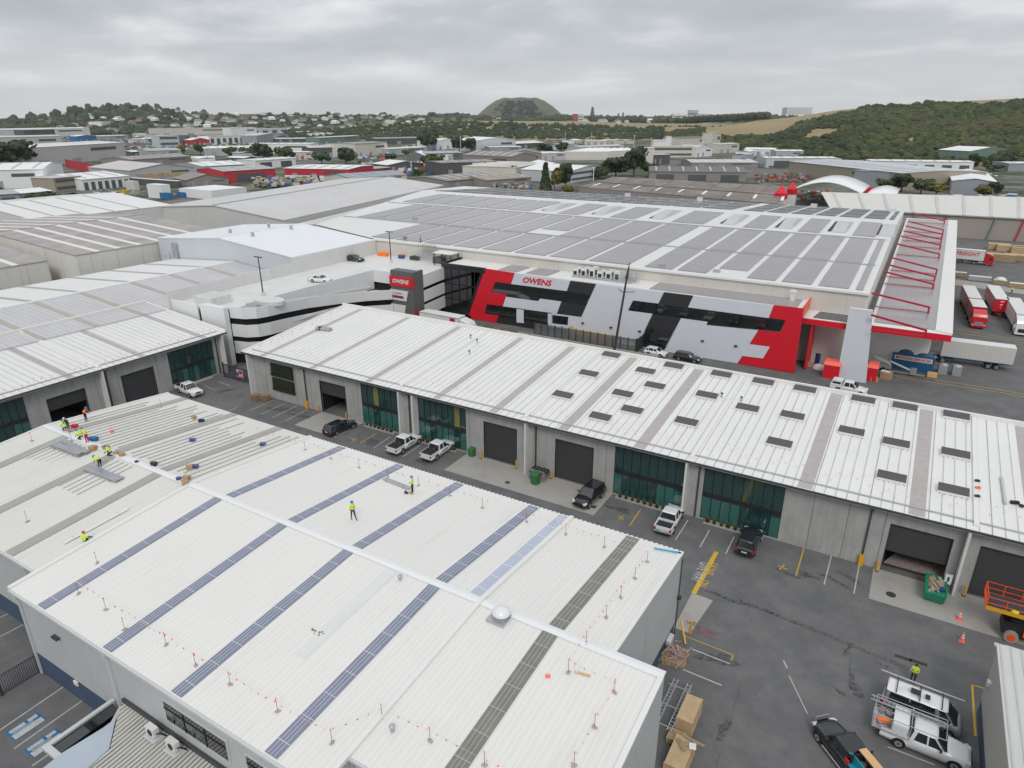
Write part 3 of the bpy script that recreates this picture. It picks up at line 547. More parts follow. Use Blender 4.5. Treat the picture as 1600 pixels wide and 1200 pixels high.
# green wall planters on B
for k, (z0, z1) in enumerate(((1.55, 3.55), (3.85, 5.85))):
    t = thing('green_wall_planter', ['lower dark planter box of living wall full of grass-like plants', 'upper dark planter box of living wall full of dense green plants'][k], 'planter', (-77.8, 63.9, z0), 'living wall planters')
    b = MB(); b.box(-80.1, -75.4, 63.75, 63.99, z0, z0 + .35); b.box(-80.1, -75.4, 63.93, 63.99, z0 + .35, z1); b.build('trough', W['blk'], t)
    b = MB(); rg = random.Random(k + 90)
    for i in range(1500):
        x = rg.uniform(-80.1, -75.5); z = rg.uniform(z0 + .25, z1); y = 63.9 - abs(rg.gauss(.12, .12)); s_ = rg.uniform(.06, .16); a_ = rg.uniform(0, 6.28); dx, dz = math.cos(a_) * s_, -abs(math.sin(a_)) * s_ * 1.4
        b.add([(x, y, z), (x + .05, y - .03, z), (x + dx, y - rg.uniform(.05, .2), z + dz)], [(0, 1, 2)])
    b.build('foliage', LEAF, t)
# shrubs in the beds under the glass
shr = None; cnt = 0
for (a, c) in ((-61.5, -56.2), (-51.7, -46), (-23.8, -18.0), (-13.9, -7.9)):
    u = a + .3
    while u < c:
        if shr is None:
            shr = thing('grass_shrub', 'low olive tussock shrub in the kerb bed under the green glass', 'shrub', (0, 0, 0), 'tussock shrubs in the beds under the glass'); b = MB(); rg = random.Random(4)
            for i in range(190):
                t_ = rg.uniform(0, 6.28); el_ = rg.uniform(.5, 1.5); ln_ = rg.uniform(.25, .5); d_ = Vector((math.cos(t_) * math.cos(el_), math.sin(t_) * math.cos(el_), math.sin(el_))); w_ = Vector((-math.sin(t_), math.cos(t_), 0)) * .03
                b.add([d_ * .05 - w_, d_ * .05 + w_, d_ * ln_ * 1.0 + Vector((0, 0, .03))], [(0, 1, 2)])
            b.build('blades', LEAFY, shr); b = MB(); b.dome((0, 0, 0), .16, .16, .12, 8, 3); b.build('base', W['boot'], shr); o = shr
        else: o = copy_tree(shr)
        place(o, u, 63.55, .12, rnd.uniform(0, 6), rnd.uniform(.85, 1.25)); u += .72; cnt += 1
# ================================================================ ROOFTOP CAR PARK with ramp
CP = thing('car_park', 'white multi-level car park with curved ramp and parking on its roof deck', 'car park', (-98, 95, 0))
deckm = mat('deck_pale', (.68, .68, .665), .6, var=.08, scale=.08, stain=((.47, .47, .45), .5, (.09, .09, 1), .52), seam=[(0, 7.5, .012, .25), (1, 7.5, .012, .25)])
DZ = 9.6
b = MB(); b.slab([(-111, 69.9, DZ), (-99.8, 70.5, DZ), (-97.2, 78, DZ), (-97.2, 106.4, DZ), (-85.2, 106.4, DZ), (-87, 124.6, DZ), (-111, 124.6, DZ)], .5); b.build('deck', deckm, CP)
for z in (6.0, 2.9):
    b = MB(); b.slab([(-110.5, 71, z), (-98, 72, z), (-94, 80, z), (-94, 106.6, z), (-85.6, 106.8, z), (-87.4, 124, z), (-110.5, 124, z)], .35); b.build('floor_slab', W['concl'], CP)
def seg_wall(b, pts, tops, hs, th=.22):
    for (p, q, t0, t1, h0, h1) in zip(pts[:-1], pts[1:], tops[:-1], tops[1:], hs[:-1], hs[1:]):
        p = Vector((p[0], p[1], 0)); q = Vector((q[0], q[1], 0)); d = (q - p).normalized(); u = Vector((-d.y, d.x, 0)) * th / 2
        b.hexa([(p.x - u.x, p.y - u.y, t0 - h0), (q.x - u.x, q.y - u.y, t1 - h1), (q.x + u.x, q.y + u.y, t1 - h1), (p.x + u.x, p.y + u.y, t0 - h0), (p.x - u.x, p.y - u.y, t0), (q.x - u.x, q.y - u.y, t1), (q.x + u.x, q.y + u.y, t1), (p.x + u.x, p.y + u.y, t0)])
pts = [(G(x, y, z).x, G(x, y, z).y) for x, y, z in ((358, 479, 10.2), (380, 481, 10.2), (400, 480, 10.2), (418, 477, 10.1), (436, 473, 9.9), (480, 465, 9.3), (530, 459, 8.6), (573, 455, 8.0), (612, 453, 7.5))]
tz = [10.2, 10.2, 10.2, 10.1, 9.9, 9.3, 8.6, 8.0, 7.5]
whp = mat('car_park_white', (.74, .75, .75), .5, var=.04, scale=.3, seam=[(1, 2.4, .012, .2)])
for k, nm in enumerate(('ramp_parapet', 'ramp_wall', 'ramp_wall')):
    b = MB(); h = 2.15 if k else 1.95; seg_wall(b, pts, [t - 3.05 * k for t in tz], [h] * 9); b.build(nm, whp, CP)
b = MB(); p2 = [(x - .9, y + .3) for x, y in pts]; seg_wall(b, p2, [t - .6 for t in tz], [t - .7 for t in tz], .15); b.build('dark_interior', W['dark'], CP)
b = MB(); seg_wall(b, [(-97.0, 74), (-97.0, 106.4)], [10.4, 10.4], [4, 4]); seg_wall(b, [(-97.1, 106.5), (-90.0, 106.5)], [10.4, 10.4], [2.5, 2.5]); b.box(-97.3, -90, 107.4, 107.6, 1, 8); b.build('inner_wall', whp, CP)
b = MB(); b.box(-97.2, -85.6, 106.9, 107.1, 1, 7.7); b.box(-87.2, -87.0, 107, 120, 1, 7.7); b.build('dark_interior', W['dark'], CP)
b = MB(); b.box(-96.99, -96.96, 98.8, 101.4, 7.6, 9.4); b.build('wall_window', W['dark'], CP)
for t, h in ((10.4, 2.6), (7.05, 2.3), (4.1, 2.4)):
    b = MB(); seg_wall(b, [(-84.75, 106.6), (-86.5, 121)], [t, t], [h, h], .3); b.build('spandrel', whp, CP)
b = MB(); i = 0
while i < 46: y = 78 + i * .6; b.box(-96.88, -96.6, y, y + .3, tz[0] - (y - 78) * .085 - 1.1, tz[0] - (y - 78) * .085 - .8); i += 1
b.box(-96.9, -96.8, 77.5, 106, 6, 6.2); b.build('kerb_blocks', W['concl'], CP)
b = MB(); b.box(-111.25, -111.0, 69, 98, 6, 11.75); b.box(-111.25, -111.0, 98, 123.5, 6, 12.9); b.build('side_wall', W['concl'], CP)
b = MB(); b.box(-111, -104, 69.6, 69.85, 0, 10.3); b.build('end_wall', whp, CP)
q = G(303, 467, 10.9); b = MB(); b.box(-107.2, -102.6, 71.5, 75.6, 7, 11.0); b.build('stair_box', W['concl'], CP); b = MB(); b.box(-106.7, -103.1, 72, 75.1, 10.7, 11.03); b.build('stair_box_roof', W['gutl'], CP)
b = MB(); b.hexa([(-103.6, 69.9, 0), (-98.2, 70.5, 0), (-98.2, 71.4, 0), (-103.6, 71.4, 0), (-103.6, 69.9, 10.3), (-98.2, 70.5, 10.2), (-98.2, 71.4, 10.2), (-103.6, 71.4, 10.3)]); b.build('ramp_end_wall', whp, CP)
q = G(420, 474, 10.3); b = MB(); b.prism([(q.x - 2.3 + 3.2 * math.cos(t * .314), q.y + 2 + 2.0 * math.sin(t * .314)) for t in range(20)], DZ, DZ + .7); b.build('round_plinth', W['concl'], CP)
# sign tower
T = thing('sign_tower', 'grey corner tower with a red OWENS sign box by the car park', 'sign tower', (-87.5, 105.5, 0))
b = MB(); b.box(-90.3, -85.2, 104.1, 106.3, 0, 11.5); b.box(-85.2, -84.6, 104.1, 107.4, 0, 11.5); b.build('tower', W['tow'], T)
b = MB(); b.box(-90.5, -84.9, 103.9, 104.08, 8.35, 10.4); b.box(-84.58, -84.4, 103.9, 104.3, 8.35, 10.4); sb_ = b.build('sign_box', W['red'], T)
text('OWENS', 1.15, W['white'], 'lettering', Matrix.Translation((-87.7, 103.86, 9.4)) @ Matrix.Rotation(R(90), 4, 'X'), T, shear=.25, ext=.02, off=.03)
for nm, z0, z1, x1 in (('logistics', 5.5, 7.6, -86.2), ('lower', 2.2, 4.6, -87.0)):
    b = MB(); b.slab([(-90.4, 103.85, z1), (x1 + .4, 103.85, z1), (x1 - .2, 103.85, z0), (-90.4, 103.85, z0)], .2, up=(0, -1, 0)); b.build('sign_panel', W['white'], T)
text('LOGISTICS', .45, W['red'], 'lettering', Matrix.Translation((-88.4, 103.82, 6.95)) @ Matrix.Rotation(R(90), 4, 'X'), T, ext=.02)
b = MB(); b.box(-89.9, -87, 103.78, 103.84, 6.0, 6.5); b.build('sign_stripe', mat('magenta', (.35, .02, .12), .5), T)
b = MB(); b.box(-89.2, -88.4, 103.76, 103.80, 6.02, 6.48); b.box(-87.9, -87.5, 103.76, 103.80, 6.02, 6.48); b.build('sign_stripe', mat('sign_navy', (.03, .03, .20), .5), T)
b = MB(); b.hexa([(-84.59, 104.3, 1.0), (-84.59, 106.4, 1.0), (-84.5, 106.4, 1.0), (-84.5, 104.3, 1.0), (-84.59, 104.2, 4.2), (-84.59, 104.35, 4.2), (-84.5, 104.35, 4.2), (-84.5, 104.2, 4.2)]); b.build('red_swoosh', W['red'], T)
# lamp posts on the deck
for i, (x, y, zt) in enumerate(((411, 459, 0), (611, 408, 0))):
    q = G(x, y, DZ + .4); t = thing('lamp_post', ['black twin-head lamp post on the round plinth by the curved ramp', 'black twin-head lamp post farther back on the car park roof'][i], 'lamp post', (q.x, q.y, DZ), 'lamp posts on the roof car park')
    h = [PY(403, 402, q.y).z, PY(605, 362, q.y).z][i]
    b = MB(); b.tube((q.x, q.y, DZ), (q.x, q.y, h), .13, 8, .09); b.build('post', W['gut'], t); b = MB(); b.box(q.x - .3, q.x + .3, q.y - .3, q.y + .3, DZ, DZ + .8); b.build('base', W['concl'], t)
    for s in (-1, 1): b = MB(); b.box(q.x + s * .15, q.x + s * .95, q.y - .18, q.y + .18, h - .02, h + .12); b.build('lamp_head', W['gut'], t)
# ================================================================ OWENS BUILDING
OW = thing('office_building', 'office front with giant red, white and black letter panels and dark mirror windows', 'office', (-45, 118, 0))
FY = 116.0
b = MB(); b.box(-78.5, -14.1, FY + .35, FY + .6, 0, 11.0); b.build('wall', W['pan'], OW)
b = MB(); b.box(-78.8, -53.0, FY + .2, FY + .34, 0, 10.6); b.build('glazing', W['glasd'], OW)
b = MB(); b.slab([(-86, FY + .6, 10.9), (-14.1, FY + .6, 10.9), (-14.1, 123.6, 10.9), (-86, 123.6, 10.9)], .3); b.build('roof', W['roofA'], OW)
def panel(name, px, m, y=FY, th=.2):
    P = [PY(a, c, FY) for a, c in px]; b = MB(); b.slab([(p.x, y, max(p.z, .05)) for p in P], th, up=(0, -1, 0)); return b.build(name, m, OW)
panel('red_letter_panel', [(757.8, 419.6), (804, 426.5), (798, 443.7), (774, 440), (768, 456), (792, 460), (785.5, 478), (760.5, 475.6), (757, 490), (779, 493.5), (775, 505.5), (731, 499.5)], W['red'], FY - .02)
panel('black_edge', [(753.6, 418.8), (757.4, 419.5), (730.6, 499.3), (726.5, 499)], W['blk'], FY - .02)
panel('white_panel', [(804.4, 426.6), (891, 438.8), (885.6, 454.8), (798.6, 443.8)], W['pan'])
panel('white_panel', [(790.6, 464), (840.6, 470.8), (843.6, 466.8), (877, 471.3), (870, 490), (785.6, 478.6)], W['pan'])
panel('upper_window', [(774, 440.4), (885.4, 455.2), (876.8, 470.9), (843.2, 466.3), (840.3, 470.3), (791, 463), (792, 460), (768, 456)], W['glasd'], FY + .1, .05)
panel('lower_window', [(761, 475.9), (820, 484), (818, 503), (775.5, 505), (779.5, 493.5), (757.3, 490)], W['glasd'], FY + .1, .05)
panel('black_panel', [(891.4, 438.9), (931, 443.9), (923, 461.8), (885.9, 455)], W['pdk'], FY - .04)
panel('black_panel', [(877.3, 471.4), (916, 477.6), (908, 495), (870.3, 490)], W['pdk'], FY - .04)
panel('mirror_window', [(885.8, 455.3), (922.6, 462.2), (915.8, 477.3), (877.2, 471.1)], W['glasd'], FY + .06, .05)
panel('white_panel', [(931.4, 444), (1037.4, 456.6), (1028.6, 474.2), (989, 469.3), (981, 485.3), (1019.6, 490.5), (1000, 531), (908.4, 520), (862, 510), (862, 489.4), (870, 490.3), (908.2, 495.4)], W['pan'])
panel('black_panel', [(1037.8, 456.7), (1083, 462.2), (1074.6, 480), (1029, 474.4)], W['pdk'], FY - .04)
panel('black_panel', [(1019.8, 490.8), (1063.6, 497), (1052.5, 517.5), (1010, 512)], W['pdk'], FY - .04)
panel('mirror_window', [(989.3, 469.8), (1227, 500.6), (1219, 518.2), (1104, 507.6), (1106, 502.8), (981.4, 485)], W['glasd'], FY + .06, .05)
panel('mirror_window', [(1009.8, 512.4), (1052.3, 517.8), (1038, 546), (999, 540)], W['glasd'], FY + .02, .05)
panel('white_panel', [(1083.4, 462.3), (1208.8, 477), (1201, 497), (1075, 480.2)], W['pan'])
panel('white_panel', [(1064, 497.4), (1105.6, 503), (1103.6, 508), (1184.5, 516.2), (1171, 537.6), (1203, 541.8), (1192, 560), (1160, 556), (1151.4, 568), (1038.4, 549)], W['pan'])
panel('red_letter_panel', [(1209, 476.8), (1256, 482), (1241, 582.5), (1152, 568), (1160.4, 556.4), (1192.6, 560.4), (1203.4, 541.6), (1171.6, 537.4), (1185, 516.4), (1219.4, 519.4), (1227.8, 500.2), (1201.6, 496.6)], W['red'], FY - .03)
panel('white_column', [(807, 483), (818, 484.4), (818, 505), (807, 503.6)], W['pan'])
panel('white_column', [(856, 490), (861.5, 490.6), (861.5, 510), (856, 509.6)], W['pan'])
panel('door_glazing', [(863, 492), (888, 495), (887, 508), (863, 505)], W['glasd'], FY - .03, .03)
b = MB(); b.box(-25.6, -23.0, FY - .04, FY - .01, .1, 2.6); b.build('side_door', W['pan'], OW)
b = MB(); P = PY(838, 440, FY)
text('OWENS', 1.55, W['red'], 'lettering', Matrix.Translation((P.x, FY - .06, P.z)) @ Matrix.Rotation(R(90), 4, 'X'), OW, shear=.28, ext=.05, off=.03, font_w=1.15)
b = MB()
for x, y in ((911, 504), (955, 511), (1000, 517), (1098, 532), (1150, 540)): p = PY(x, y, FY); b.box(p.x - .25, p.x + .25, FY - .3, FY - .01, p.z - .15, p.z + .1)
b.build('wall_lamps', W['gut'], OW)
b = MB(); b.box(-86, -75.4, FY + .2, FY + .35, .4, 11.1); b.build('corner_glazing', W['glasd'], OW)
b = MB(); b.box(-86.3, -75.2, FY - .05, FY + .34, 10.2, 11.3); b.box(-86.3, -86.0, FY, 123.4, 10.3, 11.3); b.box(-86, -79, FY - .02, FY + .18, 0, .6); [b.box(x, x + .12, FY + .05, FY + .19, .6, 10.2) for x in (-84, -82, -80, -78)]; b.box(-86, -76, FY + .05, FY + .19, 6.9, 7.1); b.box(-86, -77, FY + .05, FY + .19, 3.6, 3.8); b.build('black_frame', W['blk'], OW)
b = MB(); b.box(-86.1, -86.0, FY + .4, 123.4, 10.0, 11.25); b.box(-14.3, -14.0, FY + .35, 123.5, 10.6, 11.3); b.build('parapet', W['flash'], OW)
b = MB(); b.box(-14.02, -13.8, FY + .4, 123.6, 9.6, 11.4); b.build('red_side_trim', W['orange'], OW)
for x0, x1 in ((-73, -68.5), (-66.5, -61.5), (-40.5, -15)): b = MB(); b.slab([(x0, FY + 1.3, 10.98), (x1, FY + 1.3, 10.98), (x1, 123.0, 11.02), (x0, 123.0, 11.02)], .06); b.build('solar_array', W['solar'], OW)
b = MB(); rg = random.Random(3); b.box(-57.2, -45.0, 119.5, 122.9, 10.95, 11.2); b.build('plant_deck', W['galv'], OW)
b = MB(); b.box(-16.9, -16.1, 121.3, 122.0, 10.95, 12.6); b.box(-17.0, -16.0, 121.2, 122.1, 12.3, 12.7); b.build('flue', W['white'], OW)
for i in range(11):
    x = -56.6 + (i % 6) * 1.75; y = 120.0 + (i // 6) * 1.8; t = thing('condenser_unit', 'white air conditioning condenser in the cluster on the office roof plant deck', 'air conditioner', (x, y, 11.2), 'condensers on the office roof'); hh = 1.2 + .25 * (i % 3)
    b = MB(); b.cbox((x, y, 11.22), 1.0, .6, hh); b.build('casing', W['white'], t); b = MB(); b.cbox((x, y - .32, 11.35), .7, .05, hh * .6); b.build('grille', W['plast'], t)
t = thing('roof_pipework', 'tangle of pale pipes and platform rails beside the rooftop condensers', 'pipework', (-47.5, 121, 11))
b = MB(); rg = random.Random(8)
for i in range(22): x = rg.uniform(-48.5, -43.5); y = rg.uniform(119.6, 122.6); z = rg.uniform(11.4, 13.2); b.tube((x, y, 11.1), (x, y, z), .05, 5); b.tube((x, y, z), (x + rg.uniform(-1.5, 1.5), y + rg.uniform(-.5, .5), z), .05, 5)
b.build('pipes', W['galv'], t); b = MB(); b.box(-49, -43, 119.2, 119.26, 11.9, 11.96); b.box(-49, -43, 119.2, 119.26, 12.3, 12.36); b.build('rail', W['galv'], t)
# leaning fin (big pale blade) and front canopy
FN = thing('blade_wall', 'tall pale grey blade wall standing free between the red canopies', 'blade wall', (-5, 117.4, 0))
b = MB(); b.hexa([(-7.3, 117.2, 0), (-2.9, 117.2, 0), (-2.9, 117.8, 0), (-7.3, 117.8, 0), (-7.25, 117.2, 11.9), (-3.95, 117.2, 11.7), (-3.95, 117.8, 11.7), (-7.25, 117.8, 11.9)]); b.build('blade', W['pan'], FN)
b = MB(); b.box(-7.25, -3.98, 117.18, 117.82, 11.71, 11.95); b.build('coping', W['white'], FN)
# ================================================================ MAIN WAREHOUSE (M)
MW = thing('warehouse', 'huge warehouse behind the offices, its roof covered with grey solar arrays and white gaps', 'warehouse', (-70, 180, 0))
MZ = lambda y: 13.2 + (y - 123.6) * 2.3 / 78.4 if y < 202 else 15.5 - (y - 202) ** 1.0 * 2.4 / 43.0
roofM = mat('roof_white_far', (.70, .705, .69), .5, var=.06, scale=.08, stain=((.52, .52, .50), .5, (.08, .25, 1), .55))
def left_x(y): return -112 - (y - 123.6) * 3.2 if y < 132 else -139.5 - (y - 132) * .26
ys = [123.6, 132, 160, 185, 202, 215, 230, 246]; b = MB()
vs = []; 
for y in ys: vs += [(left_x(y), y, MZ(y)), (-5.2, y, MZ(y))]
b.add(vs, [(2 * i, 2 * i + 1, 2 * i + 3, 2 * i + 2) for i in range(len(ys) - 1)]); b.add([(x, y, z - .3) for x, y, z in vs], [(2 * i, 2 * i + 2, 2 * i + 3, 2 * i + 1) for i in range(len(ys) - 1)]); b.build('roof', roofM, MW)
b = MB(); b.box(-111.5, -5.4, 123.65, 123.9, 0, 13.1); b.build('front_wall', mat('cream_wall', (.60, .58, .53), .7, var=.06, scale=.3, seam=[(0, 6, .012, .2)]), MW)
b = MB(); b.add([(-5.25, 123.9, 0), (-5.25, 246, 0), (-5.25, 246, 13), (-5.25, 202, 15.4), (-5.25, 123.9, 13.1), (-5.5, 123.9, 0), (-5.5, 246, 0), (-5.5, 246, 13), (-5.5, 202, 15.4), (-5.5, 123.9, 13.1)], [(0, 1, 2, 3, 4), (9, 8, 7, 6, 5), (0, 4, 9, 5), (2, 7, 8, 3), (3, 8, 9, 4)]); b.build('side_wall', W['flash'], MW)
b = MB(); b.box(-111.5, -5.0, 123.3, 123.62, 12.85, 13.2); b.build('gutter', W['flash'], MW)
b = MB(); b.box(-4.7, -4.2, 123, 246, 9.4, 9.5); b.build('box_gutter', W['gut'], MW)
gx = [-7.9, -13.75, -19.7, -25.6, -31.9, -38.4, -46.0, -56.6, -65.6, -74.0, -82.2, -90.0, -98, -106.5, -114, -122, -130, -138, -146, -154]
rows = [(124.9, 144.4), (146.2, 172.0), (173.9, 196.3), (204, 216), (218, 230), (232, 243.5)]
xr = -6.3; na = 0
for i, g_ in enumerate(gx):
    wdt = .55 if i != 6 else 1.7; x1 = xr; x0 = g_ + wdt; xr = g_ - (wdt if i != 6 else 1.7)
    for j, (y0, y1) in enumerate(rows):
        if x0 < left_x(y0) + 1 or x0 < left_x(y1) + 1: continue
        if j == 0 and i == 4: y0 += 5.0
        if j == 1 and i in (10,): y0 += 6
        if j == 2 and i in (0, 2, 4, 6, 8, 10, 12): continue
        if j == 2: y0 += 2
        k = 3 if y1 - y0 > 15 else 1; b = MB()
        b.hexa([(x0, y0, MZ(y0) + .04), (x1, y0, MZ(y0) + .04), (x1, y1, MZ(y1) + .04), (x0, y1, MZ(y1) + .04), (x0, y0, MZ(y0) + .16), (x1, y0, MZ(y0) + .16), (x1, y1, MZ(y1) + .16), (x0, y1, MZ(y1) + .16)])
        b.build('solar_array', W['solar'] if j < 3 else W['solard'], MW); na += 1
# raised curved monitors between the arrays near the ridge
for i in (0, 2, 4, 6, 8, 10, 12):
    xa = (gx[i] + (gx[i - 1] if i else -5.5)) / 2 + .3; rings = []
    for k in range(7):
        t = k / 6; y = 178 + 17 * t; h = .15 + .9 * math.sin(math.pi * t); rings.append([(xa - 1.7, y, MZ(y)), (xa - 1.4, y, MZ(y) + h), (xa + 1.4, y, MZ(y) + h), (xa + 1.7, y, MZ(y))])
    b = MB(); b.hexa([(xa - 2.5, 179, MZ(179) + .03), (xa - 1.72, 179, MZ(179) + .03), (xa - 1.72, 194, MZ(194) + .03), (xa - 2.5, 194, MZ(194) + .03), (xa - 2.5, 179, MZ(179) + .12), (xa - 1.72, 179, MZ(179) + .12), (xa - 1.72, 194, MZ(194) + .12), (xa - 2.5, 194, MZ(194) + .12)]); b.build('monitor_shade_bar', W['boot'], MW); b = MB(); b.loft(rings, smooth=False); b.build('roof_monitor', mat('monitor_grey', (.52, .53, .51), .5, var=.1) if i == 0 else bpy.data.materials['monitor_grey'], MW)  # dark bar paints in the shade along the left underside of each monitor
b = MB()
for y in (145.3, 173): b.box(left_x(y) + 1, -6, y - .18, y + .18, MZ(y) + .02, MZ(y) + .22)
b.build('roof_walkway', W['galv'], MW)
for x, y in ((-41.5, 126.5), (-31, 126.8), (-105, 127), (-120, 150)): b = MB(); b.box(x - .6, x + .6, y - .4, y + .4, MZ(y), MZ(y) + .5); b.build('roof_hatch', W['galv'], MW)
for x in (-92, -66, -30, -8): y = 236; b = MB(); b.box(x - .9, x + .9, y - .5, y + .5, MZ(y), MZ(y) + 1.3); b.build('rooftop_unit', W['white'], MW)
# side canopy of M with red trusses
CZ = lambda y: 9.0 + (y - 119.8) * 2.0 / 128.5
CX = lambda y: 7.2 + (y - 119.8) * 1.9 / 128.5
CN = thing('loading_canopy', 'long loading canopy with grey solar roof, white edge, red front fascia and red trusses', 'canopy', (1, 180, 0))
b = MB(); b.slab([(-4.2, 119.6, CZ(119.6)), (7.2, 119.8, CZ(119.8)), (9.1, 248, CZ(248)), (-4.2, 248, CZ(248))], .25); b.build('roof', W['flash'], CN)
b = MB(); b.slab([(-3.6, 121.5, CZ(121.5) + .14), (4.9, 121.5, CZ(121.5) + .14), (6.7, 246, CZ(246) + .14), (-3.6, 246, CZ(246) + .14)], .1); b.build('solar_array', W['solar'], CN)
b = MB(); b.hexa([(-4.2, 119.3, 8.0), (7.25, 119.45, 8.0), (7.25, 119.6, 8.0), (-4.2, 119.58, 8.0), (-4.2, 119.3, 9.02), (7.25, 119.45, 9.02), (7.25, 119.6, 9.02), (-4.2, 119.58, 9.02)]); b.build('red_fascia', W['red'], CN)
b = MB(); b.slab([(5.0, 121, CZ(121) + .2), (7.3, 120, CZ(120) + .2), (9.2, 248, CZ(248) + .2), (6.9, 248, CZ(248) + .2)], .18); b.build('edge_strip', W['flash'], CN)
for y in (150, 180, 210, 240):
    b = MB(); b.box(CX(y) - .6, CX(y) - .2, y - .2, y + .2, 0, CZ(y) - .26); b.build('column', W['red'], CN)
redt = mat('truss_red', (.40, .015, .03), .5, var=.1)
for i, (bx_, by_, tx_, ty_) in enumerate(((1361, 492, 1447, 516), (1362, 458, 1452, 480), (1380, 424, 1459, 444), (1385, 413, 1461, 432), (1391, 402, 1464, 421), (1402, 381, 1468, 397), (1408, 369, 1470, 383), (1412, 361, 1471, 374), (1415, 353, 1473, 366), (1419, 346, 1474, 359), (1425, 333, 1476, 345))):
    tp = G(tx_, ty_, 10.2 + .18 * i); y = tp.y; zb = PY(bx_, by_, y); z1 = CZ(y) + 1.1
    tp = PY(tx_, ty_, y); b = MB(); b.bar((zb.x, y, zb.z), (tp.x, y, tp.z), .28, .3); b.bar((tp.x, y, tp.z + .1), (tp.x + .02, y, CZ(y) + .1), .3, .3); b.bar((zb.x + .3, y, CZ(y) + .25), (tp.x, y, CZ(y) + .3), .18, .1); b.build('truss', redt, CN)
# small canopy left of the blade
SC = thing('entry_canopy', 'short canopy with solar roof and red fascia between red wall and blade', 'canopy', (-10, 120, 0))
b = MB(); b.slab([(-14.0, 118.6, 9.0), (-6.5, 118.9, 9.0), (-6.5, 123.5, 9.3), (-14.0, 123.5, 9.3)], .2); b.build('roof', W['flash'], SC)
b = MB(); b.slab([(-12.6, 119.3, 9.12), (-6.6, 119.3, 9.12), (-6.6, 123, 9.35), (-12.0, 123, 9.35)], .06); b.build('solar_array', W['solard'], SC)
b = MB(); b.box(-14.0, -6.5, 118.3, 118.58, 8.1, 9.0); b.build('red_fascia', W['red'], SC)
b = MB(); b.box(-12.6, -12.3, 118.7, 128, 0, 8.0); b.build('red_wall', W['red'], SC); b = MB(); b.box(-12, 5, 128, 128.3, 0, 8.0); b.build('back_wall', W['flash'], SC)
text('OWENS  DOOR', .6, W['red'], 'lettering', Matrix.Translation((-9, 127.95, 5.2)) @ Matrix.Rotation(R(90), 4, 'X'), SC, ext=.02) if False else None
# ================================================================ OTHER NEAR SHEDS
def gable_shed(name, label, x0, x1, y0, y1, xr, ze, zr, ze2, roofm, wallm, strips=None, stripm=None, strips_axis='X', extra=None, base=0, tint=None):
    """ridge along Y at xr; eaves at x0 (ze2) and x1 (ze)"""
    t = thing(name, label, 'warehouse', ((x0 + x1) / 2, (y0 + y1) / 2, 0))
    for (a, za, c, zc) in ((x0, ze2, xr, zr), (xr, zr, x1, ze)):
        b = MB(); b.slab([(a, y0, za), (c, y0, zc), (c, y1, zc), (a, y1, za)], .2); b.build('roof', (tint if tint and a == xr else roofm), t)
    for y in (y0 + .15, y1 - .35):
        b = MB(); b.slab([(x0 + .1, y, base), (x1 - .1, y, base), (x1 - .1, y, ze - .2), (xr, y, zr - .2), (x0 + .1, y, ze2 - .2)], .2, up=(0, -1, 0)); b.build('gable_wall', wallm, t)
    for x, z in ((x1 - .1, ze), (x0 + .3, ze2)):
        b = MB(); b.box(x - .2, x, y0 + .4, y1 - .4, base, z - .2); b.build('side_wall', wallm, t)
    zf = lambda x: ze2 + (x - x0) * (zr - ze2) / (xr - x0) if x < xr else ze + (x1 - x) * (zr - ze) / (x1 - xr)
    for (y, wd) in (strips or []):
        b = MB()
        for a, c in ((x0 + .1, xr), (xr, x1 - .1)): b.hexa([(a, y - wd / 2, zf(a)), (c, y - wd / 2, zf(c)), (c, y + wd / 2, zf(c)), (a, y + wd / 2, zf(a)), (a, y - wd / 2, zf(a) + .07), (c, y - wd / 2, zf(c) + .07), (c, y + wd / 2, zf(c) + .07), (a, y + wd / 2, zf(a) + .07)])
        b.build('skylight_strip', stripm, t)
    b = MB(); b.box(xr - .4, xr + .4, y0, y1, zr - .06, zr + .1); b.build('ridge_capping', roofm, t)
    return t, zf
rN = mat('roof_white_n', (.74, .74, .73), .5, var=.04, scale=.1, stain=((.55, .55, .52), .5, (.1, .5, 1), .6)); rNt = mat('roof_tinted_sheets', (.52, .51, .52), .45, var=.08, scale=.1, seam=[(1, .95, .2, .16)], stain=((.62, .62, .61), .6, (.08, .5, 1), .5))
olive = mat('strip_olive', (.40, .39, .33), .6, var=.15)
gable_shed('warehouse', 'long low warehouse with white and grey-tinted roof split by olive strips', -152, -111.3, 22, 97.8, -130, 8.7, 10.3, 8.7, rN, W['concl'], [(y, .9) for y in (31.9, 40, 48.2, 56.3, 64.3, 73.9, 82, 90.4)], olive, tint=rNt)
t, zf = gable_shed('warehouse', 'clean bright white gabled warehouse with three small roof vents behind the car park', -157.4, -111.3, 98, 123.3, -134.3, 13.0, 15.1, 13.2, mat('roof_pure_white', (.78, .80, .82), .4, var=.02), mat('wall_bluewhite', (.56, .59, .62), .5, var=.03, ribs=(0, .4, .4)))
b = MB(); p = PX(318, 387, -140); b.box(-151.5, -149.9, 97.5, 97.95, 8.5, 12.5); b.build('flue', W['galv'], t)
b = MB(); b.box(-156.5, -153.5, 97.95, 98.05, 6.5, 10.0); b.build('wall_mural', mat('mural', (.55, .56, .66), .6, var=.5, scale=2.5), t)
for x, y in ((360, 364), (395, 369), (420, 354), (455, 358)):
    q = ON(x, y, 0, -111.3, 13.0, -134.3, 15.1) if x > 390 else ON(x, y, 0, -157.4, 13.2, -134.3, 15.1); b = MB(); b.tube((q.x, q.y, q.z - .2), (q.x, q.y, q.z + .7), .35, 8); b.dome((q.x, q.y, q.z + .7), .5, .5, .3, 10, 3); b.build('roof_vent', W['galv'], t)
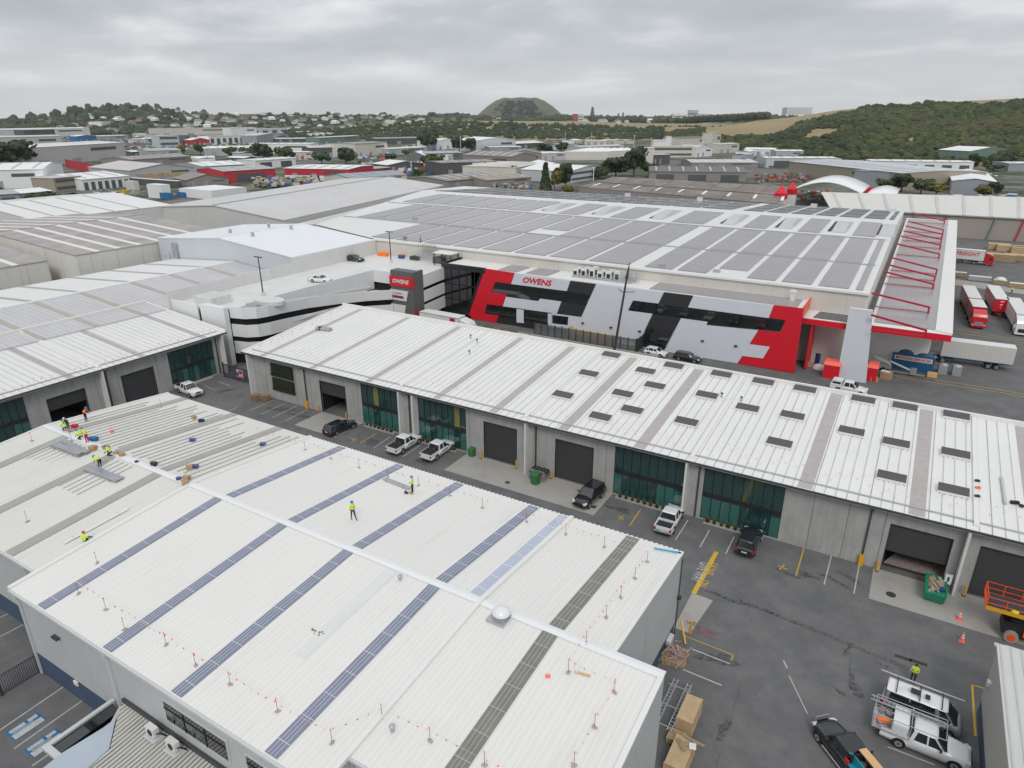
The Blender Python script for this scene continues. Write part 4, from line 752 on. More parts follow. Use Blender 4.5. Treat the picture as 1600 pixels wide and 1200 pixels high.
brn = mat('roof_weathered_brown', (.40, .37, .355), .8, var=.22, scale=.12, seam=[(1, .8, .2, .12)], stain=((.20, .165, .155), .6, (.25, .07, 1), .5)); wcr = mat('wall_cream_stained', (.64, .63, .58), .8, var=.07, scale=.2, seam=[(1, 6, .02, .35), (0, 6, .02, .35)], stain=((.24, .22, .19), .75, (.6, .6, .05), .58))
gable_shed('warehouse', 'old warehouse with brown weathered white-striped roof and stained cream wall', -235, -158, 79, 118, -194, 12, 14.0, 11.5, brn, wcr, [(84.0, 1.2), (88.8, 1.2), (94, 1.2), (99.5, 1.2), (105, 1.2), (110.5, 1.2)], W['flash'])
gable_shed('warehouse', 'smaller brown-roofed shed with cream wall at the left edge', -230, -164.8, 40, 76.5, -196, 10.6, 13, 10, brn, wcr, [(70, 1.2), (62, 1.2)], W['flash'])
gable_shed('warehouse', 'white gabled shed with thin brown roof strips, left edge, behind brown roofs', -300, -228, 105, 150, -262, 11.5, 14, 11, rN, W['concl'], [(112, .8), (120, .8), (129, .8), (138, .8)], olive)
# big twin-gabled sheds behind the white one
qr = mat('roof_pale_pinkgrey', (.58, .57, .56), .6, var=.09, scale=.08, seam=[(1, .9, .2, .08)], stain=((.42, .40, .39), .5, (.1, .4, 1), .52))
def skew_shed(label, fl, rg_, fr, dv, ze, zr, roofm, wallm, ev=None):
    """gable end between fl, rg_, fr (x,y); depth vector dv"""
    t = thing('warehouse', label, 'warehouse', ((fl[0] + fr[0]) / 2, (fl[1] + fr[1]) / 2 + dv[1] / 2, 0)); D = Vector((dv[0], dv[1], 0))
    A, C_, B_ = Vector((*fl, ze)), Vector((*rg_, zr)), Vector((*fr, ze))
    for a, c in ((A, C_), (C_, B_)): b = MB(); b.slab([a, c, c + D, a + D], .25); b.build('roof', roofm, t)
    for o_ in (Vector((0, .3, -.25)), D + Vector((0, -.3, -.25))):
        P = [A + o_, C_ + o_, B_ + o_]; b = MB(); b.slab([(P[0].x, P[0].y, 0), (P[2].x, P[2].y, 0), P[2], P[1], P[0]], .2, up=(0, -1, 0)); b.build('gable_wall', wallm, t)
    for a in (A, B_):
        b = MB(); s_ = Vector((.25 if a is A else -.25, 0, 0)); p_ = a + s_; b.slab([(p_.x, p_.y + .4, 0), (p_.x + D.x, p_.y + D.y - .4, 0), (p_.x + D.x, p_.y + D.y - .4, ze - .25), (p_.x, p_.y + .4, ze - .25)], .2, up=(1, 0, 0)); b.build('side_wall', wallm, t)
    if ev: b = MB(); b.bar(C_ + Vector((0, 0, .1)), C_ + D + Vector((0, 0, .1)), .8, .15); b.build('ridge_capping', W['galv'], t)
    return t
whw = mat('wall_offwhite', (.58, .58, .555), .7, var=.05, scale=.2, stain=((.40, .39, .36), .5, (.5, .5, .06), .55))
skew_shed('very long shed with pale pinkish-grey roof and white gable wall', (-231, 146), (-199, 145.2), (-166, 144.5), (-26, 118), 11.2, 13.6, qr, whw, 1)
skew_shed('long grey-white shed squeezed between the pinkish roof and the solar warehouse', (-165, 146), (-153, 146), (-142, 146), (-27, 112), 9.6, 10.8, qr, whw, 1)
# ================================================================ VEHICLES
def wheel(root, x, y, r, wd, rimm=W['rim']):
    b = MB(); b.tube((x, y - wd / 2, r), (x, y + wd / 2, r), r, 18); t = b.build('wheel', W['tyre'], root)
    s = 1 if y > 0 else -1; b = MB(); b.tube((x, y + s * (wd / 2 - .02), r), (x, y + s * (wd / 2 + .012), r), r * .62, 12)
    b.build('rim', rimm, t); b = MB(); b.tube((x, y + s * (wd / 2 + .012), r), (x, y + s * (wd / 2 + .02), r), r * .2, 8); b.build('hub', W['plast'], t); return t
def car(kind, paint, label, group=None, roofm=None, name=None):
    K = dict(suv=(4.7, 1.88, 1.74, 1.08, 1.04, [1.05, -2.2, .30, -1.95], 'suv'), hatch=(4.2, 1.76, 1.48, .98, .93, [.95, -1.98, .25, -1.55], 'car'), sedan=(4.85, 1.84, 1.45, .97, .92, [.95, -1.75, .2, -1.0], 'car'),
             wagon=(4.8, 1.84, 1.50, 1.0, .94, [.95, -2.3, .25, -2.0], 'car'), ute=(5.35, 1.9, 1.82, 1.14, 1.10, [1.28, -.98, .58, -.78], 'pickup'), van=(4.95, 1.76, 2.0, 1.15, 1.08, [2.18, -2.38, 1.42, -2.3], 'van'))[kind]
    Ln, Wd, H, belt, hood, (c0, c1, r0, r1), cat = K; w_ = Wd / 2; h2 = Ln / 2; wr = .38 if kind in ('ute', 'suv') else .33; fx = h2 - (.9 if kind != 'van' else .72); rx = -h2 + (1.05 if kind != 'ute' else 1.2); gb = .28 if kind in ('ute', 'suv') else .2
    if name: t = thing(name, label, cat, (0, 0, 0), group)
    else: t = thing({'pickup': 'pickup_truck', 'suv': 'suv_car', 'car': 'parked_car', 'van': 'van'}[cat], label, cat, (0, 0, 0), group)
    bedz = .82
    st = [(h2, .72, .78, gb + .12, .62), (h2 - .06, .86, .80, gb + .02, hood - .26), (h2 - .35, .97, .84, gb, hood - .10), (h2 - 1.0, 1, .9, gb, hood - .01), (c0 + .05, 1, .93, gb, belt - .02), (c0 - .3, 1, .94, gb, belt)]
    if kind == 'van': st = [(h2, .8, .8, gb + .1, .70), (h2 - .05, .93, .86, gb, .95), (h2 - .22, .98, .9, gb, 1.10), (c0 - .1, 1, .95, gb, belt), (c0 - .5, 1, .96, gb, belt)]
    st += [(0, 1, .95, gb, belt)]
    if kind == 'ute': st += [(c1 + .02, 1, .95, gb, belt), (c1 - .02, 1, .96, gb, bedz), (-h2 + .1, 1, .96, gb + .1, bedz), (-h2, .96, .94, gb + .16, bedz - .03)]
    elif kind == 'sedan': st += [(-1.2, 1, .95, gb, belt), (c1, .99, .93, gb, belt - .01), (-h2 + .12, .96, .85, gb + .05, belt - .05), (-h2, .88, .8, gb + .14, .75)]
    else: st += [(-1.4, 1, .95, gb, belt), (-h2 + .14, .98, .92, gb + .03, belt - .02), (-h2, .92, .88, gb + .12, belt - .15)]
    rings = []
    for x, kb, kt, zb, zt in st:
        a, c = w_ * kb, w_ * kt; m = (zb + zt) / 2 + .08
        rings.append([(x, -c * .72, zt), (x, -c * .96, zt - .035), (x, -a, m + .08), (x, -a, m - .12), (x, -a * .95, zb + .05), (x, -a * .86, zb), (x, a * .86, zb), (x, a * .95, zb + .05), (x, a, m - .12), (x, a, m + .08), (x, c * .96, zt - .035), (x, c * .72, zt), (x, 0, zt + .025)])
    b = MB(); b.loft(rings); b.build('body', paint, t)
    # cabin glass and roof
    bw, rw = w_ * .91, w_ * (.74 if kind != 'van' else .82); zr = H - .05
    lo = [(c0, -bw * .86), (c0 - .28, -bw), (c1 + .15, -bw), (c1, -bw * .88), (c1, bw * .88), (c1 + .15, bw), (c0 - .28, bw), (c0, bw * .86)]; hi = [(r0, -rw * .86), (r0 - .15, -rw), (r1 + .1, -rw), (r1, -rw * .88), (r1, rw * .88), (r1 + .1, rw), (r0 - .15, rw), (r0, rw * .86)]
    b = MB(); b.loft([[(x, y, belt - .05) for x, y in lo], [(x, y, zr) for x, y in hi]], smooth=False); gl = b.build('cabin_glass', W['cglass'], t)
    b = MB(); b.loft([[(x * 1.0 + (.03 if i in (0, 7, 1, 6) else -.03), y * 1.03, zr - .02) for i, (x, y) in enumerate(hi)], [(x, y * .98, zr + .035) for x, y in hi], [(x - (.15 if i in (0, 1, 6, 7) else -.15), y * .8, zr + .06) for i, (x, y) in enumerate(hi)]]); b.build('roof', roofm or paint, t)
    b = MB()
    def pil(xl, xh, s, wd=.07): b.hexa([(xl - wd, s * bw * 1.005 - .02, belt - .03), (xl + wd, s * bw * 1.005 - .02, belt - .03), (xl + wd, s * bw * 1.005 + .02, belt - .03), (xl - wd, s * bw * 1.005 + .02, belt - .03), (xh - wd, s * rw * 1.01 - .02, zr), (xh + wd, s * rw * 1.01 - .02, zr), (xh + wd, s * rw * 1.01 + .02, zr), (xh - wd, s * rw * 1.01 + .02, zr)])
    for s in (-1, 1):
        pil(c0 - .24, r0 - .12, s, .06); pil(c1 + .16, r1 + .12, s, .11)
        if kind == 'van': pil(.95, .8, s, .12); pil(-.8, -.85, s, .05)
        elif kind == 'ute': pil(.1, .05, s, .05)
        else: pil(-.15, -.25, s, .05); pil(-1.15, -1.1, s, .06)
    b.build('pillars', paint, t)
    for s in (-1, 1):
        for x in (fx, rx):
            b = MB(); rr_ = wr + .07; b.prism([], 0, 0) if False else None
            P = [(x + rr_ * math.cos(a_), wr + rr_ * math.sin(a_)) for a_ in [math.pi * k / 10 - .12 + .024 * k for k in range(11)]]
            k_ = len(P); y0, y1 = s * (w_ * .55), s * (w_ + .006); b.add([(px_, y0, pz) for px_, pz in P] + [(px_, y1, pz) for px_, pz in P], [list(range(k_)), [k_ + i for i in reversed(range(k_))]] + [[i, i + 1, k_ + i + 1, k_ + i] for i in range(k_ - 1)]); b.build('wheel_arch', W['plast'], t)
            wheel(t, x, s * (w_ - .09), wr, .22)
        b = MB(); b.hexa([(h2 - .42, s * w_ * .80, hood - .34), (h2 - .03, s * w_ * .50, hood - .38), (h2 - .0, s * w_ * .84, hood - .36), (h2 - .3, s * w_ * .985, hood - .30), (h2 - .46, s * w_ * .74, hood - .13), (h2 - .10, s * w_ * .50, hood - .22), (h2 - .08, s * w_ * .84, hood - .20), (h2 - .38, s * w_ * .975, hood - .12)]); b.build('headlight', W['lampw'], t)
        z0 = belt - .42; b = MB(); b.box(-h2 - .012, -h2 + .16, min(s * w_ * .74, s * w_ * .955), max(s * w_ * .74, s * w_ * .955), z0 + (.0 if kind != 'ute' else -.02), z0 + .30); b.build('tail_light', W['lampr'], t)
        b = MB(); b.cbox((c0 - .42, s * (bw + .17), belt + .02), .12, .22, .16); b.build('wing_mirror', W['plast'] if kind == 'ute' else paint, t)
    b = MB(); b.box(h2 - .04, h2 + .015, -w_ * .42, w_ * .42, hood - .42, hood - .22); b.box(h2 - .05, h2 + .01, -w_ * .6, w_ * .6, gb + .12, gb + .24); b.build('grille', W['plast'], t)
    b = MB(); b.box(-h2 - .02, -h2 + .02, -.26, .26, .62, .74); b.build('number_plate', W['white'], t)
    b = MB(); b.box(-h2 - .05, -h2 + .25, -w_ * .93, w_ * .93, gb + .08, gb + .22); b.build('rear_bumper', W['plast'], t)
    if kind == 'ute':
        b = MB(); b.box(-h2 + .02, c1 - .05, -w_ * .975, -w_ * .86, bedz - .05, belt + .02); b.box(-h2 + .02, c1 - .05, w_ * .86, w_ * .975, bedz - .05, belt + .02); b.box(-h2, -h2 + .07, -w_ * .95, w_ * .95, bedz - .35, belt + .02); b.build('tray_sides', paint, t)
        b = MB(); b.box(-h2 + .08, c1 - .06, -w_ * .85, w_ * .85, bedz + .01, bedz + .04); b.build('tray_liner', W['plast'], t)
        b = MB(); b.box(c1 - .06, c1 - .03, -w_ * .85, w_ * .85, belt - .3, belt); b.build('headboard', paint, t)
    return t
def putcar(o, px, py, ang, z=0, dz=0):
    q = G(px, py, z); o.location = (q.x, q.y, z + dz); o.rotation_euler = (0, 0, R(ang))
def setcar(o, x, y, ang, z=0): o.location = (x, y, z); o.rotation_euler = (0, 0, R(ang))
def relabel(o, label, group=None):
    o['label'] = label
    if group: o['group'] = group
    elif 'group' in o: del o['group']
# utes with dark tonneau by the glass
u = car('ute', W['cwhite'], 'white pickup with black tray cover and side lettering, left of the pair', 'white pickups parked by the glass')
b = MB(); b.box(-2.6, -1.06, -.84, .84, 1.12, 1.17); b.build('tray_cover', W['plast'], u)
b = MB()
for s in (-1, 1):
    for i, x in enumerate((.65, .38, .12, -.14, -.40)): b.box(x, x + .12 + .05 * (i % 2), s * .952 - .006, s * .952 + .006, .72, .92 + .05 * (i % 3))
b.build('door_lettering', W['plast'], u)
setcar(u, -52.4, 61.0, 90); u2 = copy_tree(u); setcar(u2, -47.6, 61.8, 90); relabel(u2, 'white pickup with black tray cover and side lettering, right of the pair', 'white pickups parked by the glass')
u = car('ute', W['cwhite'], 'white pickup with open dark tray, tail towards the front warehouse, beside the fin wall'); setcar(u, -17.0, 61.3, 92)
u = car('ute', W['cwhite'], 'white pickup with dark tray cover parked by the far left planted glass unit'); b = MB(); b.box(-2.6, -1.06, -.84, .84, 1.12, 1.17); b.build('tray_cover', W['plast'], u); setcar(u, -93.2, 58.6, -6)
u = car('ute', W['cwhite'], 'white pickup with fitted white canopy on its tray, parked behind the panelled roof'); b = MB(); b.hexa([(-2.6, -.86, 1.1), (-1.02, -.88, 1.1), (-1.02, .88, 1.1), (-2.6, .86, 1.1), (-2.45, -.74, 1.82), (-1.02, -.74, 1.84), (-1.02, .74, 1.84), (-2.45, .74, 1.82)]); b.build('canopy', W['cwhite'], u); b = MB(); b.box(-2.35, -1.2, -.86, -.80, 1.28, 1.62); b.box(-2.35, -1.2, .80, .86, 1.28, 1.62); b.build('canopy_window', W['cglass'], u); setcar(u, -4.9, 111.6, -4)
c = car('suv', W['cblack'], 'black SUV parked nose-out on the concrete apron in front of a roller door'); setcar(c, -26.3, 61.3, -96)
c = car('suv', W['cblack'], 'black SUV parked tail-out at the planted bed in the right-hand bays'); setcar(c, -8.9, 61.5, 91)
c = car('wagon', W['cblack'], 'glossy dark coupe-like SUV parked beside the half-open workshop door'); setcar(c, -63.3, 60.6, 84)
c = car('hatch', W['cwhite'], 'small white hatchback beside the pale wall, just behind the long panelled roof'); setcar(c, -36.9, 113.2, -3)
c = car('wagon', W['cblack'], 'dark station wagon right of the white hatchback beside the pale wall'); setcar(c, -31.1, 113.4, -3)
c = car('sedan', W['cblack'], 'black sedan parked on the roof car park by the long concrete wall'); setcar(c, -109.6, 114.4, 0, DZ); c.rotation_euler.z = R(2)
c = car('sedan', W['cwhite'], 'white sedan parked on the roof car park behind the ramp wall'); setcar(c, -100.4, 94.9, 10, DZ)
# cars behind the long roof, seen mirrored in the office windows
cc = [W['csilver'], W['cwhite'], W['cgrey'], W['cwhite'], W['csilver'], W['cwhite'], W['cblack'], W['cred'], W['cwhite']]; nm = ['silver', 'white', 'grey', 'white', 'silver', 'white', 'black', 'red', 'white']
for i, m in enumerate(cc):
    c = car(['suv', 'hatch', 'sedan'][i % 3], m, '%s %s seen only as a reflection in the office mirror windows' % (nm[i], ['SUV', 'hatchback', 'sedan'][i % 3]), 'cars mirrored in the office windows'); setcar(c, -62 + i * 5.4, 90.5, 90)
# silver van with roof rack
v = car('van', W['csilver'], 'silver van with white roof, ladder rack and long pole, beside the man in yellow', roofm=W['cwhite'])
b = MB()
for x in (-1.75, -.3, 1.05): b.box(x - .03, x + .03, -.82, .82, 2.12, 2.18); b.box(x - .02, x + .02, -.74, -.70, 2.0, 2.14); b.box(x - .02, x + .02, .70, .74, 2.0, 2.14)
rk = b.build('roof_rack', W['plast'], v); b = MB(); b.tube((-2.9, .80, 2.22), (2.3, .78, 2.22), .06, 8); b.build('conduit_pole', W['galv'], rk); b = MB(); b.box(-.9, -.3, -.35, .1, 2.18, 2.26); b.box(.0, .3, -.4, .0, 2.18, 2.25); b.build('strapped_tools', W['plast'], rk)
b = MB(); [b.tube((-1.7 + i * .1, -.5 + .12 * i, 2.17), (-.9 + i * .1, .2 + .05 * i, 2.18), .02, 5) for i in range(6)]; b.build('cable_coils', W['white'], rk)
b = MB(); b.box(-2.05, -.15, -.895, -.845, 1.22, 1.72); b.box(.0, .65, -.895, -.86, 1.22, 1.66); b.build('side_glass', W['cglass'], v); setcar(v, 6.45, 46.25, -3)
# white ute with toolbox, frame and ladder
u = car('ute', W['cwhite'], 'white flatbed pickup with metal frame, toolbox and ladder beside the silver van', name='pickup_truck')
b = MB(); b.box(-3.25, -1.1, -.98, .98, .98, 1.06); b.build('flat_tray', W['galv'], u)
b = MB(); b.box(-2.05, -1.12, -.95, .95, 1.06, 1.95); tb = b.build('toolbox', W['cwhite'], u); b = MB(); b.box(-1.95, -1.2, -.975, -.952, 1.2, 1.85); b.box(-1.75, -1.6, -.99, -.976, 1.25, 1.33); b.box(-1.45, -1.3, -.99, -.976, 1.25, 1.33); b.build('toolbox_lid', W['cwhite'], tb)
b = MB()
for x in (-3.22, -1.0): 
    for s in (-.95, .95): b.tube((x, s, 1.0), (x, s, 2.15), .03, 6)
    b.tube((x, -.95, 2.15), (x, .95, 2.15), .03, 6)
for s in (-.95, .95): b.tube((-3.25, s, 2.15), (1.0, s, 2.18), .03, 6); b.tube((-3.25, s, 1.25), (-2.1, s, 1.25), .025, 6)
b.tube((1.0, -.95, 2.18), (1.0, .95, 2.18), .03, 6); b.build('ladder_frame', W['galv'], u); setcar(u, 6.75, 43.55, -2)
ld = thing('ladder', 'aluminium extension ladder lying on the frame of the white flatbed pickup', 'ladder', (0, 0, 0)); b = MB()
b.bar((-3.6, .15, 2.24), (.9, .15, 2.24), .06, .09); b.bar((-3.6, .55, 2.24), (.9, .55, 2.24), .06, .09); b.build('rails', W['galv'], ld); b = MB(); [b.tube((-3.4 + i * .3, .15, 2.24), (-3.4 + i * .3, .55, 2.24), .02, 5) for i in range(15)]; b.build('rungs', W['galv'], ld); ld.location = u.location; ld.rotation_euler = u.rotation_euler
tb = thing('tool_pile', 'mixed tools and orange box heaped at the tail of the white flatbed pickup', 'tools', (0, 0, 0)); b = MB(); rg = random.Random(2)
for i in range(14): x, y = rg.uniform(-3.1, -2.2), rg.uniform(-.8, .8); b.cbox((x, y, 1.07), rg.uniform(.1, .4), rg.uniform(.1, .4), rg.uniform(.1, .35), rg.uniform(0, 3))
b.build('boxes', mat('mixed_tools', (.30, .26, .24), .7, var=.6, scale=3), tb); b = MB(); b.cbox((-2.6, -.45, 1.3), .8, .22, .18, .3); b.build('orange_case', W['hivo'], tb); tb.location = u.location; tb.rotation_euler = u.rotation_euler
# black ute with timber
u = car('ute', W['cblack'], 'black pickup with bull bar, loaded with a plank and a teal sheet')
b = MB(); b.tube((2.72, -.85, .7), (2.72, .85, .7), .05); b.tube((2.72, -.5, .5), (2.72, -.5, 1.15), .04); b.tube((2.72, .5, .5), (2.72, .5, 1.15), .04); b.tube((2.72, -.5, 1.15), (2.72, .5, 1.15), .04); b.build('bull_bar', W['steel'], u)
b = MB(); b.tube((-.9, -1.0, .35), (1.2, -1.0, .35), .06); b.tube((-.9, 1.0, .35), (1.2, 1.0, .35), .06); b.build('side_step', W['rim'], u)
b = MB(); b.box(-1.1, -1.04, -.8, .8, 1.1, 1.95); b.box(-2.65, -2.6, -.8, .8, 1.1, 1.95); b.build('load_rack', W['plast'], u); setcar(u, 2.35, 39.75, 134)
pk = thing('plank', 'long pale orange-brown timber board lying across the black pickup', 'plank', (0, 0, 0)); b = MB(); b.box(-3.9, -.85, -.45, .1, 1.97, 2.05); b.build('board', W['ply'], pk); pk.location = u.location; pk.rotation_euler = u.rotation_euler
pk = thing('teal_sheet', 'teal sheet standing along the side of the black pickup tray', 'sheet', (0, 0, 0)); b = MB(); b.box(-2.9, -.8, .55, .62, 1.2, 1.9); b.box(-2.9, -.8, .62, .95, 1.2, 1.26); b.build('panel', W['teal'], pk); pk.location = u.location; pk.rotation_euler = u.rotation_euler
pk = thing('scrap_load', 'dark heap of gear and a red rag in the tray of the black pickup', 'load', (0, 0, 0)); b = MB(); [b.cbox((rg.uniform(-2.4, -1.2), rg.uniform(-.6, .5), .87), rg.uniform(.2, .5), rg.uniform(.2, .4), rg.uniform(.2, .7), rg.uniform(0, 3)) for i in range(12)]; b.build('gear', mat('dark_gear', (.10, .085, .07), .8, var=.5, scale=3), pk); b = MB(); b.cbox((-.9, .9, 1.15), .35, .1, .3); b.build('rag', W['red'], pk); pk.location = u.location; pk.rotation_euler = u.rotation_euler
# ---------------------------------------------------------------- trucks
def tractor(root, x, paint, grille=W['plast'], low=.0):
    """cab with nose at x, body towards -x"""
    b = MB(); b.loft([[(x, -1.15, .55), (x, 1.15, .55), (x, 1.12, 1.5), (x, -1.12, 1.5)], [(x - .05, -1.24, .5), (x - .05, 1.24, .5), (x - .08, 1.2, 2.5), (x - .08, -1.2, 2.5)], [(x - .35, -1.25, .5), (x - .35, 1.25, .5), (x - .4, 1.2, 3.0), (x - .4, -1.2, 3.0)], [(x - 2.2, -1.25, .6), (x - 2.2, 1.25, .6), (x - 2.1, 1.15, 3.55), (x - 2.1, -1.15, 3.55)], [(x - 2.3, -1.2, .6), (x - 2.3, 1.2, .6), (x - 2.3, 1.1, 3.6), (x - 2.3, -1.1, 3.6)]], smooth=False)
    cb = b.build('cab', paint, root); b = MB(); b.hexa([(x - .01, -1.1, 1.62), (x - .01, 1.1, 1.62), (x - .12, 1.1, 1.62), (x - .12, -1.1, 1.62), (x - .10, -1.06, 2.45), (x - .10, 1.06, 2.45), (x - .2, 1.06, 2.45), (x - .2, -1.06, 2.45)]); b.build('windscreen', W['cglass'], cb)
    b = MB(); b.box(x - 1.2, x - .5, -1.262, -1.2, 1.65, 2.35); b.box(x - 1.2, x - .5, 1.2, 1.262, 1.65, 2.35); b.build('side_window', W['cglass'], cb)
    b = MB(); b.box(x - .02, x + .03, -.75, .75, .75, 1.5); b.build('grille', grille, cb); b = MB(); b.box(x - .3, x + .05, -1.22, 1.22, .38, .68); b.build('bumper', paint, cb)
    for s in (-1, 1): b = MB(); b.box(x - .02, x + .04, s * .98 - .17, s * .98 + .17, .78, 1.0); b.build('headlight', W['lampw'], cb); b = MB(); b.box(x - .25, x - .1, s * 1.42 - .12, s * 1.42 + .12, 1.6, 2.3); b.build('mirror', paint, cb)
    for s in (-1, 1):
        wheel(root, x - 1.35, s * 1.05, .5, .3); wheel(root, x - 4.6, s * 1.05, .5, .34)
    b = MB(); b.box(x - 6.2, x - 2.3, -.5, .5, .7, 1.0); b.build('chassis', W['plast'], root)
    for s in (-1, 1): b = MB(); b.tube((x - 3.6, s * .95, .75), (x - 2.5, s * .95, .75), .3, 12); b.build('fuel_tank', W['steel'], root)
def boxbody(root, x1, x0, z0, z1, side, top=None, front=None, nm='box_body', wheels=(), skirt=None):
    b = MB(); b.box(x0, x1, -1.25, 1.25, z0, z1); bd = b.build(nm, side, root)
    b = MB(); b.box(x0 - .01, x1 + .01, -1.26, 1.26, z1 + .002, z1 + .05); b.build('roof', top or W['white'], bd)
    b = MB(); b.box(x0, x1, -1.27, -1.252, z0, z0 + .12); b.box(x0, x1, 1.252, 1.27, z0, z0 + .12); b.box(x0, x1, -1.27, -1.252, z1 - .12, z1 + .0); b.build('edge_rail', W['blue'] if skirt else W['steel'], bd)
    if front: b = MB(); b.box(x1 + .001, x1 + .02, -1.25, 1.25, z0, z1); b.build('front_panel', front, bd)
    for wx in wheels:
        for s in (-1, 1): wheel(root, wx, s * 1.02, .48, .34)
    b = MB(); b.box(x0 + .3, x1 - .3, -.55, .55, z0 - .3, z0 - .005); b.build('chassis', W['plast'], root); return bd
curt = mat('curtain_side', (.58, .57, .53), .6, var=.06, scale=.4, seam=[(0, .62, .06, .22)]); curtw = mat('curtain_white', (.70, .70, .69), .5, var=.04, seam=[(0, .62, .05, .15)])
t = thing('semi_trailer_truck', 'white truck with long cream curtain-sided trailer parked out from under the red canopy', 'truck', (0, 0, 0))
tractor(t, 8.6, W['cwhite']); bd = boxbody(t, 4.5, -6.0, 1.2, 4.1, curt, W['white'], nm='trailer', wheels=(-3.9, -2.7), skirt=1); b = MB(); b.box(4.0, 4.4, -1.1, 1.1, .6, 1.2); b.build('landing_legs', W['steel'], t); setcar(t, 11.6, 136.2, 184)
t.rotation_euler.z = R(183)
t = thing('freight_truck', 'red and white freight truck with red lettering on its grey-white curtain side, farthest back', 'truck', (0, 0, 0)); tractor(t, 9.5, W['cred']); bd = boxbody(t, 7.0, -6.5, 1.2, 4.0, curtw, W['white'], nm='trailer', wheels=(-5.5, -4.3, 1.5)); setcar(t, 10.6, 240.5, -5)
txt = text('DAILY FREIGHT', 1.5, W['red'], 'lettering', Matrix.Translation((.6, -1.29, 2.9)) @ Matrix.Rotation(R(90), 4, 'X'), None, shear=.2, ext=.01, off=.02); txt.parent = bd
b = MB(); b.slab([(4.3, -1.285, 3.4), (6.9, -1.285, 3.4), (6.9, -1.285, 1.9), (3.6, -1.285, 1.9)], .01, up=(0, -1, 0)); b.build('red_flash', W['red'], bd)
t = thing('freight_truck', 'red truck with white-roofed double trailer, first of the three parked nose towards the camera', 'truck', (0, 0, 0)); tractor(t, 12.5, W['cred'], W['steel']); boxbody(t, 9.6, 2.2, 1.2, 3.9, W['cred'], W['white'], nm='body', wheels=(4, 5.2)); boxbody(t, 1.2, -12, 1.2, 3.9, W['cred'], W['white'], front=W['red'], nm='trailer', wheels=(-10, -8.8, 0)); setcar(t, 12.9, 174.6, -86)
t = thing('box_trailer', 'red box trailer with white roof and faint white emblems, between the two parked trucks', 'trailer', (0, 0, 0)); bd = boxbody(t, 5.5, -9, 1.2, 3.9, W['cred'], W['white'], front=W['red'], nm='body', wheels=(-6.5, -5.3, 4)); b = MB(); b.bar((5.5, -.5, .9), (7.5, 0, .8), .12, .12); b.bar((5.5, .5, .9), (7.5, 0, .8), .12, .12); b.build('drawbar', W['cred'], t)
b = MB(); b.box(5.53, 5.54, -.3, .4, 3.3, 3.5); b.box(5.53, 5.54, -.25, .2, 2.6, 2.85); b.box(5.53, 5.54, -.12, .1, 2.0, 2.2); b.build('emblem', W['white'], bd); setcar(t, 17.6, 180.5, -86)
t = thing('freight_truck', 'white truck with white trailer parked at the right edge of the yard', 'truck', (0, 0, 0)); tractor(t, 10.5, W['cwhite']); boxbody(t, 8.0, -7, 1.2, 3.9, curtw, W['white'], nm='trailer', wheels=(-5, -3.8, 4.5)); b = MB(); b.box(7.5, 8.0, -1.265, -1.255, 1.3, 3.6); b.build('stripe', W['red'], t); setcar(t, 20.4, 171, -87)
# ================================================================ YARD OBJECTS
q = G(1461, 946); t = thing('skip_bin', 'green metal skip full of timber scraps before the striped doorway', 'skip', (q.x, q.y, 0))
b = MB(); x0, x1, y0, y1 = 6.35, 7.95, 60.6, 63.6
b.hexa([(x0 + .05, y0 + .45, .15), (x1 - .05, y0 + .45, .15), (x1 - .05, y1 - .3, .15), (x0 + .05, y1 - .3, .15), (x0, y0, 1.15), (x1, y0, 1.15), (x1, y1, 1.15), (x0, y1, 1.15)]); b.build('bin', W['green'], t)
b = MB(); 
for a_, c_ in (((x0, y0), (x1, y0)), ((x1, y0), (x1, y1)), ((x1, y1), (x0, y1)), ((x0, y1), (x0, y0))): b.bar((a_[0], a_[1], 1.2), (c_[0], c_[1], 1.2), .1, .12)
b.build('rim', W['green'], t); b = MB(); b.box(x0 + .2, x0 + .35, y0 + .6, y1 - .5, 0, .15); b.box(x1 - .35, x1 - .2, y0 + .6, y1 - .5, 0, .15); b.build('skids', W['plast'], t)
b = MB(); rg = random.Random(21)
for i in range(42):
    a_ = rg.uniform(0, 3.14); l_ = rg.uniform(.3, 1.3); x, y = rg.uniform(x0 + .35, x1 - .35), rg.uniform(y0 + .6, y1 - .6); z = rg.uniform(1.15, 1.32); dx, dy = math.cos(a_) * l_ * .3, math.sin(a_) * l_ * .5; b.bar((x - dx, y - dy, z - .04), (x + dx, y + dy, z + rg.uniform(-.05, .12)), rg.uniform(.06, .3), .04)
tag(b.build('rubbish', mat('rubbish_mix', (.34, .28, .22), .9, var=.6, scale=2.5), t), kind='stuff'); b = MB(); b.cbox((7.5, 61.4, 1.2), .5, .4, .25, .4); b.build('blue_bag', W['cblue'], t)
b = MB(); b.bar((6.6, 62.9, 1.3), (7.3, 61.2, 1.45), .16, .06); b.bar((6.9, 63.2, 1.3), (7.45, 61.6, 1.5), .12, .06); b.build('planks', W['wood'], t)
t = thing('sign_board', 'small white notice board with a black symbol leaning behind the green skip', 'sign', (8.1, 63.3, 0)); b = MB(); b.box(7.75, 8.3, 63.1, 63.16, 1.0, 2.0); b.build('board', W['white'], t); b = MB(); b.box(7.95, 8.1, 63.08, 63.095, 1.3, 1.75); b.build('symbol', W['plast'], t); b = MB(); b.box(7.8, 7.86, 63.17, 63.23, 0, 1.9); b.box(8.2, 8.26, 63.17, 63.23, 0, 1.9); b.build('legs', W['steel'], t)
